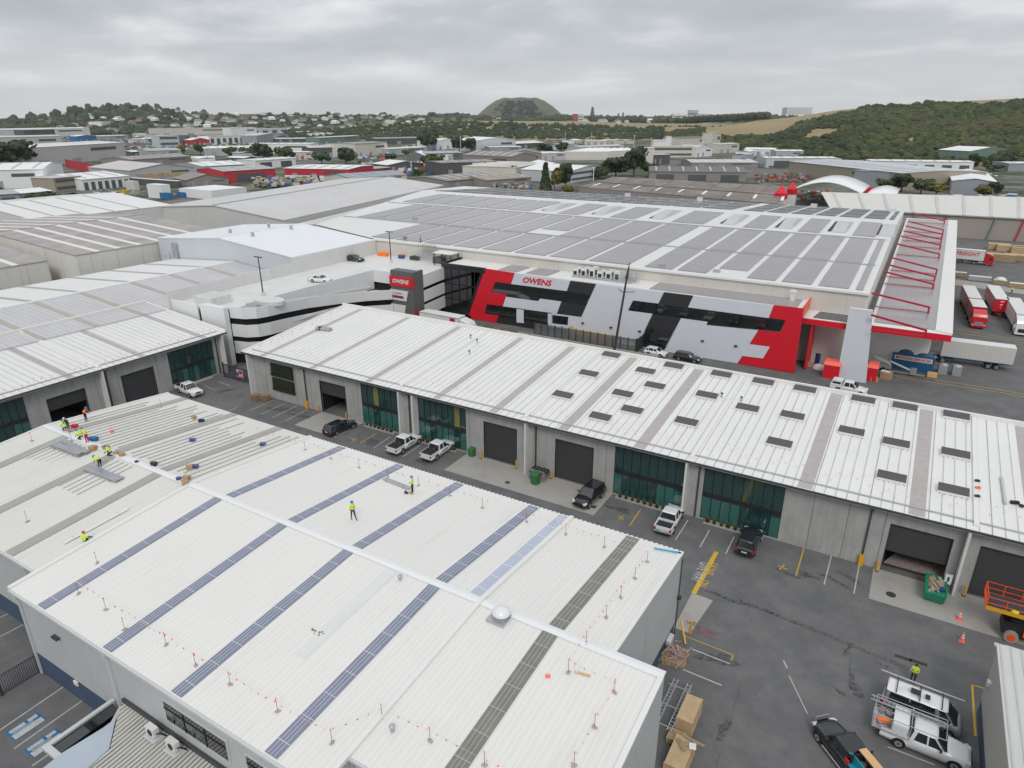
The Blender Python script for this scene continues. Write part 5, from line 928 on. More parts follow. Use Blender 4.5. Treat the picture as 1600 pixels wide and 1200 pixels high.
def cone(x, y, z, lab, s=1.0):
    t = thing('traffic_cone', lab, 'traffic cone', (x, y, z), 'orange traffic cones'); b = MB(); b.cbox((x, y, z), .42 * s, .42 * s, .05 * s); b.tube((x, y, z + .04 * s), (x, y, z + .9 * s), .17 * s, 12, .035 * s); b.build('cone', W['flag'], t)
    b = MB(); b.tube((x, y, z + .36 * s), (x, y, z + .48 * s), .127 * s, 12, .103 * s); b.build('reflective_band', W['white'], t); b = MB(); b.tube((x, y, z + .58 * s), (x, y, z + .72 * s), .094 * s, 12, .072 * s); b.build('reflective_band', W['white'], t); return t
cone(9.1, 59.7, .01, 'orange cone with white bands standing on the concrete apron'); cone(9.25, 56.8, 0, 'orange cone with white bands standing on the asphalt below the apron')
q = G(1503, 409); cone(14.3, 196, 0, 'tiny orange cone behind the red truck in the far yard', 1.2)
# scissor lift
t = thing('scissor_lift', 'orange scissor lift with railed platform over a black chassis at the right edge', 'scissor lift', (13, 59.5, 0))
b = MB(); b.box(11.9, 15.6, 58.9, 60.6, .55, 1.5); b.build('chassis', W['plast'], t); b = MB(); b.box(13.3, 15.2, 58.7, 58.95, .75, 1.45); b.build('side_cover', W['orange'], t)
for x in (12.6, 15.0):
    for y in (58.75, 60.75): b = MB(); b.tube((x, y - .17, .5), (x, y + .17, .5), .5, 18); w_ = b.build('wheel', mat('pale_tyre', (.30, .29, .26), .9) if x == 12.6 and y == 58.75 else bpy.data.materials['pale_tyre'], t); b = MB(); b.tube((x, y - .2, .5), (x, y - .16, .5), .3, 14); b.build('rim', W['orange'], w_)
b = MB()
for k in range(3):
    z0, z1 = 1.5 + k * .35, 1.5 + (k + 1) * .35
    for y in (59.1, 60.4): b.bar((12.1, y, z0), (15.3, y, z1), .08, .12); b.bar((15.3, y, z0), (12.1, y, z1), .08, .12)
b.build('scissor_arms', W['plast'], t)
b = MB(); b.box(10.4, 15.8, 58.6, 60.9, 2.55, 2.72); b.build('platform', W['orange'], t); b = MB(); b.box(10.5, 15.7, 58.7, 60.8, 2.722, 2.74); b.build('platform_floor', W['gut'], t)  # thin dark sheet covers the platform floor inside the rails
b = MB()
for y in (58.6, 60.9):
    for z in (3.15, 3.7): b.bar((10.4, y, z), (15.8, y, z), .045, .045)
    for x in (10.4, 11.7, 13.0, 14.3, 15.8): b.bar((x, y, 2.7), (x, y + .001, 3.72), .06, .06)
for x in (10.4, 15.8):
    for z in (3.15, 3.7): b.bar((x, 58.6, z), (x, 60.9, z), .06, .06)
b.build('guard_rail', W['orange'], t); b = MB(); b.box(10.4, 15.8, 58.56, 58.6, 2.5, 2.85); b.build('toe_board', W['yel'], t)
vt_ = thing('safety_vest', 'folded fluorescent yellow vest lying on the edge of the scissor lift platform', 'vest', (12.4, 58.9, 2.72)); b = MB(); b.dome((12.4, 58.95, 2.72), .3, .22, .22, 8, 3); b.build('cloth', W['hiv'], vt_)
# bollards
for i, (x, lab) in enumerate(((-70.4, 'yellow bollard left of the open workshop door'), (-65.0, 'yellow bollard right of the open workshop door behind the dark SUV'), (-42.3, 'yellow bollard beside the green bin at the third door'), (-32.3, 'yellow bollard between the waste cage and the roller door'), (-37.1, 'yellow bollard right of the third door'), (2.5, 'yellow bollard left of the red-striped doorway'), (9.5, 'yellow bollard left of the last roller door'))):
    t = thing('bollard', lab, 'bollard', (x, 63.6, 0), 'yellow door bollards'); b = MB(); b.tube((x, 63.55, 0), (x, 63.55, 1.1), .09, 10); b.dome((x, 63.55, 1.1), .09, .09, .06, 10, 3); b.build('post', W['yel'], t); b = MB(); b.cbox((x, 63.55, 0.0), .3, .3, .03); b.build('base_plate', W['plast'], t)
t = thing('bollard', 'yellow post at the corner of the front warehouse by the scrap pile', 'bollard', (-9.9, 46.0, 0)); b = MB(); b.tube((-10.2, 46.3, 0), (-10.2, 46.3, 1.3), .1, 10); b.build('post', W['yel'], t); b = MB(); b.bar((-10.9, 45.6, 1.6), (-10.1, 44.6, .3), .12, .12); b.build('leaning_bar', W['yel'], t)
# bins and waste cage
for i, (x, y, lab) in enumerate(((-43.6, 63.5, 'green wheelie bin against the concrete wall beside the third roller door'), (-33.3, 61.5, 'green bin standing in front of the waste cage'))):
    s = 1.0 if i == 0 else 1.25; t = thing('wheelie_bin', lab, 'bin', (x, y, 0), 'green bins by the units'); b = MB(); b.hexa([(x - .3 * s, y - .3 * s, .08), (x + .3 * s, y - .3 * s, .08), (x + .3 * s, y + .3 * s, .08), (x - .3 * s, y + .3 * s, .08), (x - .38 * s, y - .38 * s, 1.05 * s), (x + .38 * s, y - .38 * s, 1.05 * s), (x + .38 * s, y + .38 * s, 1.05 * s), (x - .38 * s, y + .38 * s, 1.05 * s)]); b.build('body', W['gbin'], t); b = MB(); b.hexa([(x - .41 * s, y - .42 * s, 1.06 * s), (x + .41 * s, y - .42 * s, 1.06 * s), (x + .41 * s, y + .4 * s, 1.06 * s), (x - .41 * s, y + .4 * s, 1.06 * s), (x - .35 * s, y - .35 * s, 1.12 * s), (x + .35 * s, y - .35 * s, 1.12 * s), (x + .38 * s, y + .38 * s, 1.18 * s), (x - .38 * s, y + .38 * s, 1.18 * s)]); b.build('lid', W['gbin'], t)
    for s2 in (-1, 1): b = MB(); b.tube((x + s2 * .3 * s, y + .28, .1), (x + s2 * .36 * s, y + .28, .1), .1, 10); b.build('wheel', W['tyre'], t)
t = thing('waste_cage', 'galvanised waste cage with black bags beside the roller door', 'waste cage', (-33.4, 63.2, 0)); b = MB(); b.box(-34.6, -32.6, 62.3, 63.5, .1, 1.1); b.build('cage_box', mat('cage_panel', (.24, .21, .20), .7, var=.3, scale=2), t)
b = MB()
for x in (-34.65, -33.6, -32.55):
    for y in (62.25, 63.55): b.box(x - .03, x + .03, y - .03, y + .03, 0, 1.35)
for z in (.15, .75, 1.32): b.box(-34.65, -32.55, 62.22, 62.28, z - .03, z + .03)
b.build('frame', W['galv'], t); b = MB(); [b.dome((-34.2 + i * .42, 62.9 + .1 * (i % 2), 1.1), .33, .4, .38, 9, 4) for i in range(5)]; b.build('black_bags', W['plast'], t)
b = MB(); b.box(-34.45, -33.9, 62.19, 62.215, .85, 1.0); b.box(-33.4, -32.85, 62.19, 62.215, .85, 1.0); b.build('label_plates', W['plast'], t)
# pallets at left
def pallet_stack(x, y, n, lab, m=W['wood2'], ang=0, w_=1.15, d_=1.15, h=.14):
    t = thing('pallet_stack', lab, 'pallets', (x, y, 0))
    for k in range(n):
        b = MB(); ca, sa = math.cos(ang), math.sin(ang); r_ = random.Random(k); ox, oy = r_.uniform(-.05, .05), r_.uniform(-.05, .05)
        def bb(u0, v0, su, sv, z0, z1): b.cbox((x + ox + u0 * ca - v0 * sa, y + oy + u0 * sa + v0 * ca, z0), su, sv, z1 - z0, ang)
        for i in range(7): bb(0, -d_ / 2 + .07 + i * (d_ - .14) / 6, w_, .11, k * h + h - .035, k * h + h - .01)
        for i in (-1, 0, 1): bb(i * (w_ / 2 - .06), 0, .1, d_, k * h, k * h + h - .036)
        b.build('pallet', m, t)
    return t
pallet_stack(-82.0, 62.0, 7, 'left stack of brown wooden pallets against the green wall unit'); pallet_stack(-80.6, 62.5, 7, 'right stack of brown wooden pallets against the green wall unit')
def crate(name, lab, x0, x1, y0, y1, h, m, z=0):
    t = thing(name, lab, 'crate', ((x0 + x1) / 2, (y0 + y1) / 2, z)); b = MB(); b.box(x0, x1, y0, y1, z + h - .05, z + h); b.build('lid', m, t); b = MB(); n_ = 6
    k = z + .05
    while k < z + h - .18: b.box(x0, x1, y0 - .02, y0, k, k + .12); b.box(x0, x1, y1, y1 + .02, k, k + .12); b.box(x0 - .02, x0, y0, y1, k, k + .12); b.box(x1, x1 + .02, y0, y1, k, k + .12); k += .17
    b.build('side_slats', m, t); b = MB(); b.box(x0 + .02, x1 - .02, y0 + .02, y1 - .02, z + .06, z + h - .06); b.build('contents', W['card'], t); b = MB()
    for a_ in (x0 - .03, x1 - .05):
        for c_ in (y0 - .03, y1 - .05): b.box(a_, a_ + .08, c_, c_ + .08, z, z + h + .004)
    b.build('corner_posts', m, t); return t
crate('timber_crate', 'upper pale timber crate with plywood lid beside the aluminium frame', -8.2, -7.08, 36.1, 38.55, 1.45, W['wood'])
crate('timber_crate', 'lower timber crate pile with loose boards on top at the bottom edge', -7.8, -6.5, 32.4, 35.0, 1.25, W['wood'])
t = pallet_stack(-7.85, 35.45, 4, 'low stack of orange timber pallets between the two big crates', W['wood'], 0, 1.2, 1.0)
t = thing('loose_boards', 'loose weathered boards and white sheet lying on the lower crate pile', 'boards', (-7, 34.6, 1.26)); b = MB(); b.bar((-7.4, 35.0, 1.35), (-5.9, 34.9, 1.3), .18, .05); b.bar((-7.3, 34.2, 1.32), (-6.3, 34.9, 1.36), .3, .04); b.bar((-7.6, 34.6, 1.3), (-6.9, 33.9, 1.34), .35, .04); b.build('boards', W['wood2'], t); b = MB(); b.cbox((-6.55, 34.4, 1.38), .45, .5, .04, .3); b.build('white_sheet', W['white'], t)
t = thing('scrap_pallet', 'pallet heaped with red and white tangled offcuts at the corner of the front warehouse', 'scrap pile', (-10.6, 43, 0)); b = MB(); rg = random.Random(33)
b.cbox((-10.5, 42.9, 0), 1.9, 1.8, .35, .3); b.build('pallet', W['wood2'], t); b = MB()
for i in range(110): x, y = rg.gauss(-10.4, .4), rg.gauss(43.0, .38); a_ = rg.uniform(0, 6.3); l_ = rg.uniform(.2, .6); z = rg.uniform(.35, .9); b.bar((x, y, z), (x + math.cos(a_) * l_, y + math.sin(a_) * l_, z + rg.uniform(-.2, .2)), .06, .03)
tag(b.build('offcuts', mat('red_white_offcuts', (.42, .30, .27), .8, var=.9, scale=3.5), t), kind='stuff'); b = MB(); b.slab([(-11.4, 43.3, 1.1), (-10.95, 43.2, 1.05), (-11.0, 44.3, 1.05), (-11.4, 44.3, 1.1)], .5); b.build('plastic_bundle', W['gutl'], t)
b = MB(); b.bar((-11.2, 41.9, .9), (-10.8, 43.6, .9), .09, .09); b.bar((-10.0, 41.7, .2), (-9.4, 43.2, .7), .16, .05); b.bar((-11.5, 41.4, .1), (-10.9, 43.5, .5), .14, .06); b.build('boards', W['wood2'], t)
t = thing('aluminium_frame', 'two long aluminium ladder frames on trestles beside the timber crates', 'frame', (-9, 37.5, 0)); b = MB()
for x0, x1, z in ((-9.55, -9.25, .9), (-8.55, -8.25, .9)):
    for x in (x0, x1): b.bar((x, 35.2, z), (x, 40.0, z), .05, .08)
    for k in range(14): b.bar((x0, 35.4 + k * .34, z), (x1, 35.4 + k * .34, z), .03, .03)
b.build('ladder_frames', W['galv'], t); b = MB(); [b.bar((-9.8, y, .8), (-8.1, y, .8), .06, .06) for y in (35.6, 37.4, 39.4)]; [b.bar((x, y, 0), (x, y + .01, .8), .05, .05) for x in (-9.7, -8.2) for y in (35.6, 37.4, 39.4)]; b.build('trestles', W['galv'], t)
# boxes, container, boom lift under the canopy
t = thing('shipping_container', 'blue container under the red canopy with white banner reading in red', 'container', (3, 127, 0)); b = MB(); b.box(0.0, 6.2, 127.4, 129.8, .05, 2.75); b.build('body', mat('container_blue', (.01, .11, .27), .5, var=.08, ribs=(0, .28, 1.0)), t)
b = MB(); b.box(.3, 5.9, 127.28, 127.38, 1.75, 2.5); bn = b.build('banner', W['white'], t); txt = text('MOTION SERVICES', .62, W['red'], 'lettering', Matrix.Translation((3.1, 127.25, 2.12)) @ Matrix.Rotation(R(90), 4, 'X'), t, ext=.01, off=.01); b = MB(); b.dome((1.9, 128.6, 2.75), 1.4, 1.1, .9, 12, 4); b.dome((4.6, 128.6, 2.75), 1.3, 1.1, .6, 12, 4); b.build('tarp_bundles', mat('tarp_blue', (.05, .10, .15), .7, var=.3, scale=1), t)
t = thing('boom_lift', 'white trailer boom lift folded low in front of the blue container', 'boom lift', (-.5, 125.3, 0)); b = MB(); b.bar((-2.6, 125.4, 2.2), (-.2, 125.2, 1.5), .3, .35); b.bar((-2.4, 125.6, 1.7), (0, 125.4, 1.3), .3, .3); b.bar((-.2, 125.1, 1.9), (3.2, 124.7, .9), .22, .24); b.build('boom', W['white'], t)
b = MB(); b.box(-2.2, .2, 125.0, 126.0, .5, 1.2); b.box(.2, 5.2, 124.6, 124.9, .25, .4); b.build('chassis', W['galv'], t); [wheel(t, -1.2, y, .35, .2) for y in (0,)] if False else None; b = MB(); b.tube((-1.0, 124.8, .35), (-1.0, 125.0, .35), .35, 14); b.build('wheel', W['tyre'], t); b = MB(); b.box(3.0, 3.9, 124.4, 125.2, .3, 1.3); b.build('basket', W['galv'], t)
t = thing('forklift', 'small red tow tractor beside the pale blade wall', 'tractor', (-3.2, 124, 0)); b = MB(); b.box(-4.4, -2.6, 123.4, 124.6, .3, .95); b.box(-4.4, -3.6, 123.4, 124.6, .95, 1.3); b.build('body', W['red'], t)
for x in (-4.1, -2.9): b = MB(); b.tube((x, 123.2, .32), (x, 123.45, .32), .32, 14); b.build('wheel', W['tyre'], t)
b = MB(); b.box(-3.5, -3.1, 123.8, 124.2, .95, 1.7); b.build('seat', W['plast'], t)
for i, (x0, x1, y0, y1, h, lab) in enumerate(((-9.4, -7.0, 116.4, 118.6, 2.3, 'red boxy booth with ribbed front left of the blade wall'), (-3.1, -1.6, 118.4, 120.6, 2.3, 'red boxy booth partly hidden right of the blade wall'))):
    t = thing('red_booth', lab, 'booth', ((x0 + x1) / 2, (y0 + y1) / 2, 0), 'red booths by the blade wall'); b = MB(); b.box(x0, x1, y0, y1, 0, h); b.build('body', W['red'], t); b = MB(); b.hexa([(x0 - .1, y0 - .1, h), (x1 + .1, y0 - .1, h), (x1 + .1, y1 + .1, h), (x0 - .1, y1 + .1, h), (x0, y0 + .4, h + .5), (x1, y0 + .4, h + .5), (x1, y1, h + .5), (x0, y1, h + .5)]); b.build('sloped_top', W['flag'], t)
rg = random.Random(6)
t = thing('cardboard_crates', 'broken brown crates wrapped in white plastic beside the yellow yard lines', 'crates', (-1.5, 121.5, 0)); b = MB(); b.cbox((-2.0, 119.0, 0), 1.2, 1.0, .7, .3); b.cbox((-.3, 121.4, 0), 1.5, 1.2, 1.1, -.3); b.build('crates', W['card'], t); b = MB(); b.cbox((-.5, 121.5, 1.1), 1.3, 1.0, .1, -.3); b.cbox((-2.7, 119.9, 0), .7, 1.2, .8, .2); b.build('plastic_wrap', W['white'], t)
t = thing('timber_box', 'single pale timber box at the corner of the blue container', 'box', (6.3, 125.8, 0)); b = MB(); b.box(5.5, 6.9, 125.2, 126.2, .1, .8); b.build('box', W['ply'], t); b = MB(); b.box(5.55, 5.7, 125.2, 126.2, 0, .1); b.box(6.7, 6.85, 125.2, 126.2, 0, .1); b.build('bearers', W['wood2'], t)
for i, (x, lab) in enumerate(((7.6, 'grey plastic-wrapped pallet nearer the blue container'), (9.6, 'grey plastic-wrapped pallet farther right under the trailer'))):
    t = thing('wrapped_pallet', lab, 'pallet', (x, 128.4, 0), 'wrapped pallets by the trailer'); b = MB(); b.cbox((x, 128.6 + i * .3, .14), 1.3, 1.3, 1.5, .1); b.dome((x, 128.6 + i * .3, 1.6), .7, .7, .25, 10, 3); b.build('load', W['galv'], t); b = MB(); b.cbox((x, 128.6 + i * .3, 0), 1.3, 1.3, .13, .1); b.build('pallet', W['wood2'], t)
t = thing('drum', 'dark blue drum standing in the loading bay under the small canopy', 'drum', (-11.2, 123.2, 0)); b = MB(); b.tube((-11.2, 124.0, 0), (-11.2, 124.0, 1.7), .55, 14); b.build('body', W['cblue'], t); b = MB(); b.tube((-11.2, 124.0, 1.7), (-11.2, 124.0, 1.76), .58, 14); b.build('lid', W['plast'], t)
t = thing('cardboard_boxes', 'row of brown boxes against the white wall in the loading bay', 'boxes', (-8.8, 125.5, 0)); b = MB(); [b.cbox((-10.3 + i * 1.1, 126, 0), 1.0, 1, 1.1 + .1 * (i % 2)) for i in range(3)]; b.build('boxes', W['card'], t); b = MB(); b.cbox((-12.6 + .6, 121.2, 0), 1.0, .8, .7); b.build('side_box', W['card'], t)
t = thing('wrapped_bundle', 'low bundle wrapped in white plastic on the loading bay floor', 'bundle', (-10.3, 119.9, 0)); b = MB(); b.dome((-10.4, 120.6, 0), 1.2, .8, .9, 10, 4); b.build('wrap', W['white'], t); b = MB(); b.cbox((-10.4, 120.6, 0), 1.9, 1.2, .12); b.build('pallet', W['wood2'], t)
# pallets with sheet stock in the truck yard
for i, (x0, x1, y, lab, m) in enumerate(((9.4, 13.0, 217, 'first long stack of plastic-topped timber packs behind the trucks', W['wood2']), (13.4, 18.4, 213.5, 'second, greenish stack of timber packs behind the trucks', W['galv']), (18.8, 21.6, 211, 'third stack of timber packs, with a white lump on top', W['wood2']), (22.0, 27, 209, 'fourth stack of timber packs at the right edge behind the trucks', W['wood2']))):
    t = thing('timber_pack', lab, 'timber stack', ((x0 + x1) / 2, y, 0), 'timber packs along the yard kerb'); b = MB(); b.box(x0, x1, y, y + 1.3, .1, 1.2); b.build('planks', m, t); b = MB(); b.box(x0, x1, y - .02, y + 1.32, 1.201, 1.28); b.build('cover', W['flash'], t)
    if i == 2: b = MB(); b.dome(((x0 + x1) / 2, y + .6, 1.28), 1.3, .8, .8, 10, 4); b.build('white_lump', W['white'], t)
for i, (px_, py_, w_, h) in enumerate(((1563, 410, 7, 2.2), (1590, 409, 7, 1.8), (1580, 395, 8, 2.0), (1600, 398, 7, 2.0), (1560, 391, 6, 1.8))):
    q = G(px_, py_); t = thing('timber_pack', ['brown timber stack nearest the freight truck nose', 'brown timber stack at the right edge, front row', 'pale timber stack in the middle of the rear row', 'pale timber stack at the right edge, rear row', 'timber stack behind the freight truck cab'][i], 'timber stack', (q.x, q.y, 0), 'timber stacks in the far yard'); b = MB(); b.box(q.x - w_ / 2, q.x + w_ / 2, q.y, q.y + 3, .1, h); b.build('planks', W['wood2'] if i < 2 else W['wood'], t); b = MB(); b.box(q.x - w_ / 2, q.x + w_ / 2, q.y - .02, q.y + 3.02, h + .001, h + .1); b.build('cover', W['wood'], t)
b = MB(); b.add([(8, 206, .006), (60, 196, .006), (60, 204, .006), (8, 214, .006)], [(0, 1, 2, 3)]); tag(b.build('pavement', W['apron']), kind='structure')
# ---------------------------------------------------------------- street side of the offices
t = thing('light_mast', 'very tall dark mast with short cross arm before the pale panels', 'mast', (-41, 106, 0)); b = MB(); b.tube((-42.3, 106, 0), (-40.6, 106, 15), .26, 10, .16); b.tube((-40.6, 106, 15), (-40.25, 106, 17.75), .3, 8, .04); b.build('pole', W['pole'], t)
b = MB(); p0 = PY(966, 453, 106); p1 = PY(992, 456, 106); b.bar((p0.x, 106, p0.z + .2), (-41.2, 106, p0.z - .3), .08, .1); b.bar((-41.2, 106, p0.z - .3), (p1.x, 106, p1.z), .08, .1); b.build('cross_arm', W['pole'], t)
t = thing('mesh_fence', 'grey boarded and slatted fence with dark posts in front of the office entrance', 'fence', (-50, 112.5, 0))
b = MB(); b.box(-61.5, -40.5, 112.4, 112.46, .1, 2.6); b.build('mesh_panel', mat('fence_mesh', (.16, .165, .165), .7, var=.1, alpha=.55), t)
for k in range(15): x = -61.5 + k * 1.5; b = MB(); b.box(x - .07, x + .07, 112.25, 112.4, 0, 2.8); b.build('post', W['pole'], t)
t = thing('fence_return', 'short dark slatted fence running back to the pale wall beside the mast', 'fence', (-40.4, 114, 0)); b = MB(); b.box(-40.45, -40.4, 112.6, 115.8, .1, 2.6); b.build('panel', W['pole'], t); b = MB(); [b.box(-40.5, -40.35, y, y + .14, 0, 2.7) for y in (112.6, 114.1, 115.6)]; b.build('posts', W['gut'], t)
t = thing('timber_wall', 'low tan boarded enclosure behind the dark slatted fence', 'enclosure', (-52, 114, 0)); b = MB(); b.box(-55, -45, 113.8, 114, 0, 2.2); b.build('boards', W['ply'], t); b = MB(); b.box(-55, -54.8, 114, 115.8, 0, 2.2); b.build('side', W['ply'], t)
b = MB(); b.box(-80, -62, 109, 111.6, .0, .5); b.box(-62, -36, 111.6, 112.1, 0, .4); tag(b.build('kerb', W['apron']), kind='structure')
t = thing('hedge_bed', 'brown planted bed below the red letter panel', 'garden bed', (-71, 109.8, .5)); b = MB(); rg = random.Random(9)
for i in range(900): x, y = rg.uniform(-79, -64), rg.uniform(108.8, 111.3); s_ = .2; a_ = rg.uniform(0, 6.3); z = .5 + rg.uniform(0, .3); b.add([(x, y, z), (x + s_ * math.cos(a_), y + s_ * math.sin(a_), z + .1), (x, y + .1, z + .25)], [(0, 1, 2)])
b.build('leaves', mat('brown_leaf', (.16, .11, .06), .9, var=.3), t)
lines('yellow_crossing', [(988, 549, 996, 551, .1), (985, 546, 994, 543, .1), (975, 543, 1000, 549, .1)], W['yline'])
bk = thing('freight_banner_truck', 'white box truck with red and blue stripes beside the grey sign tower', 'truck', (0, 0, 0)); bd = boxbody(bk, 4, -5.5, 1.1, 3.8, W['white'], W['white'], nm='body', wheels=(-4, -2.8)); b = MB(); b.box(2.0, 2.5, -1.28, -1.256, 1.3, 3.6); b.box(2.9, 3.3, -1.28, -1.256, 1.3, 3.6); b.build('stripe', W['red'], bd); b = MB(); b.box(2.5, 2.9, -1.28, -1.256, 1.3, 3.6); b.build('stripe', W['cblue'], bd)
txt = text('LOGISTICS', .8, mat('pale_magenta', (.45, .2, .28), .6), 'lettering', Matrix.Translation((-1.5, -1.27, 2.0)) @ Matrix.Rotation(R(90), 4, 'X'), None, ext=.01); txt.parent = bd; tractor(bk, 6.6, W['cwhite']); setcar(bk, -77.5, 105.2, 178)
bk.rotation_euler.z = R(-1); bk.location.x = -77.8
t = thing('gate_sign', 'small blue, white and red notice board fixed to the dark gate', 'sign', (-90, 66.2, 0)); b = MB(); b.box(-91.1, -89.6, 65.95, 66.0, .7, 2.1); b.build('board', W['stripL'], t); b = MB(); b.box(-90.5, -89.7, 65.91, 65.94, 1.4, 2.0); b.box(-90.9, -89.7, 65.91, 65.94, .75, .95); b.build('red_text_block', W['red'], t); b = MB(); b.box(-91.0, -90.6, 65.91, 65.94, 1.05, 1.6); b.build('blue_text_block', W['cblue'], t)
t = thing('sliding_gate', 'dark steel sliding gate between the two white-roofed blocks', 'gate', (-91.5, 66.3, 0)); b = MB(); b.box(-94.6, -88.2, 66.1, 66.2, .1, .25); b.box(-94.6, -88.2, 66.1, 66.2, 2.2, 2.35); [b.box(-94.6 + i * .2, -94.56 + i * .2, 66.12, 66.18, .25, 2.2) for i in range(32)]; b.build('bars', W['gut'], t); b = MB(); [b.box(x, x + .15, 66.05, 66.25, 0, 2.6) for x in (-94.7, -91.4, -88.2)]; b.build('posts', W['gut'], t)
# ================================================================ ROOF UNITS ON B
BZ = lambda y: 6.95 + (y - 63.1) * (9.1 - 6.95) / 22.3
units = [(-33.7, 83.9), (-34.0, 77.2), (-34.3, 70.3), (-24.8, 84.0), (-27.6, 81.0), (-25.0, 77.4), (-27.8, 73.7), (-25.2, 70.3), (-27.9, 67.2), (-18.5, 84.0), (-18.5, 77.6), (-18.7, 70.3), (-13.3, 84.0), (-13.4, 76.4), (-8.4, 84.0), (-8.5, 76.7), (-8.6, 70.1), (-2.0, 84.0), (-2.3, 75.8), (2.3, 84.1), (2.0, 75.2), (2.1, 68.3), (7.3, 84.2), (7.3, 75.5), (7.2, 68.4), (17.5, 84), (17.5, 76), (17.3, 68.5), (25, 84), (25, 76)]
RU = None
row = lambda y: 'back' if y > 79 else ('middle' if y > 72.5 else 'front')
for i, (x, y) in enumerate(units):
    if RU is None:
        RU = o = thing('roof_panel_unit', 'x', 'roof unit', (0, 0, 0), 'dark raised panels on the long white roof')
        b = MB(); b.hexa([(-1.25, -.6, .30), (1.25, -.6, .30), (1.25, .6, .42), (-1.25, .6, .42), (-1.25, -.6, .36), (1.25, -.6, .36), (1.25, .6, .48), (-1.25, .6, .48)]); b.build('dark_panel', mat('panel_dark_taupe', (.085, .075, .08), .5, var=.08), o)
        b = MB(); b.box(-1.25, 1.25, -.58, -.52, -.02, .296); b.box(-1.25, -1.19, -.52, .58, .0, .30); b.box(1.19, 1.25, -.52, .58, .0, .30); b.build('frame_side', W['flash'], o)
        b = MB(); [b.box(-1.1 + k * .44, -1.0 + k * .44, -.66, -.581, -.02, .06) for k in range(6)]; b.build('feet', W['galv'], o)
    else: o = copy_tree(RU)
    place(o, x, y, BZ(y) + .02); o.rotation_euler = (math.atan(.0964), 0, 0)
    nb = sorted(units[:25], key=lambda u: u[0]); k = sum(1 for u in units if row(u[1]) == row(y) and u[0] < x) + 1
    n_ = ['first', 'second', 'third', 'fourth', 'fifth', 'sixth', 'seventh', 'eighth', 'ninth', 'tenth', 'eleventh', 'twelfth', 'thirteenth', 'fourteenth'][k - 1]
    o['label'] = 'dark raised panel on white roof, %s from the left in the %s row' % (n_, {'back': 'rear (parapet side)', 'middle': 'middle', 'front': 'front (gutter side)'}[row(y)])
for (x, y, lab) in ((-55.7, 81.6, 'left of a pair'), (-53.8, 80.5, 'right of a pair'), (-52.5, 76.5, 'below the pair'), (-16.9, 78.3, 'left of the ridge capping'), (-14.6, 78.3, 'right of the ridge capping')):
    t = thing('roof_vent_pipe', 'small grey vent pipe on the long white roof, ' + lab, 'vent', (x, y, BZ(y)), 'small vent pipes on the long roof'); b = MB(); b.tube((x, y, BZ(y)), (x, y, BZ(y) + .5), .09, 8); b.build('pipe', W['galv'], t); b = MB(); b.tube((x, y, BZ(y) + .5), (x, y, BZ(y) + .62), .16, 8); b.build('cowl', W['gut'], t)
t = thing('rolled_bundle', 'grey bundle of rolled sheet lying near the left end of the long roof', 'bundle', (-78, 74, 8)); q0, q1 = ON(496, 514, 1, 63.1, 6.95, 85.4, 9.1), ON(517, 517, 1, 63.1, 6.95, 85.4, 9.1); b = MB()
for k in range(3): b.tube(q0 + Vector((0, (k - 1) * .3, .2 + (.2 if k == 1 else 0))), q1 + Vector((0, (k - 1) * .3, .2 + (.2 if k == 1 else 0))), .2, 8)
b.build('rolls', W['galv'], t); b = MB(); b.box(q0.x + .8, q0.x + .9, q0.y - .5, q0.y + .5, q0.z, q0.z + .62); b.build('strap', W['plast'], t)
t = thing('downpipe_length', 'long silver gutter length lying on the roof at the right edge', 'gutter length', (12, 72, 8)); q0, q1 = ON(1564, 747, 1, 63.1, 6.95, 85.4, 9.1), ON(1570, 789, 1, 63.1, 6.95, 85.4, 9.1); b = MB(); b.bar(q0 + Vector((0, 0, .1)), q1 + Vector((0, 0, .1)), .22, .16); b.build('length', W['galv'], t); b = MB(); b.bar(q0 + Vector((0, 0, .19)), q1 + Vector((0, 0, .19)), .06, .03); b.build('lip', W['white'], t)
t = thing('tool_bag', 'black tool bag with straps lying beside the silver gutter length', 'bag', (13, 67, 7)); q = ON(1585, 787, 1, 63.1, 6.95, 85.4, 9.1); b = MB(); b.cbox((q.x, q.y, q.z), .7, .3, .25, .4); b.cbox((q.x + .5, q.y - .3, q.z), .3, .3, .2, .9); b.build('bag', W['plast'], t); b = MB(); b.tube((q.x - .3, q.y, q.z + .25), (q.x + .3, q.y + .1, q.z + .3), .03); b.build('handle', W['gut'], t)
for (px_, py_, m, lab) in ((1526, 755, W['plast'], 'small black tool resting on the white capping'), (1527, 766, W['hivo'], 'small orange tool box resting on the white capping'), (1526, 779, W['plast'], 'black tool belt draped over the white capping')):
    q = ON(px_, py_, 1, 63.1, 6.95, 85.4, 9.1); t = thing('hand_tool', lab, 'tool', (q.x, q.y, q.z)); b = MB(); b.cbox((q.x, q.y, q.z + .2), .42, .22, .16, .3); b.cbox((q.x + .1, q.y + .2, q.z + .2), .12, .3, .1, .8); b.build('tool', m, t); b = MB(); b.tube((q.x - .1, q.y, q.z + .36), (q.x + .15, q.y, q.z + .38), .03); b.build('handle', W['gut'], t)
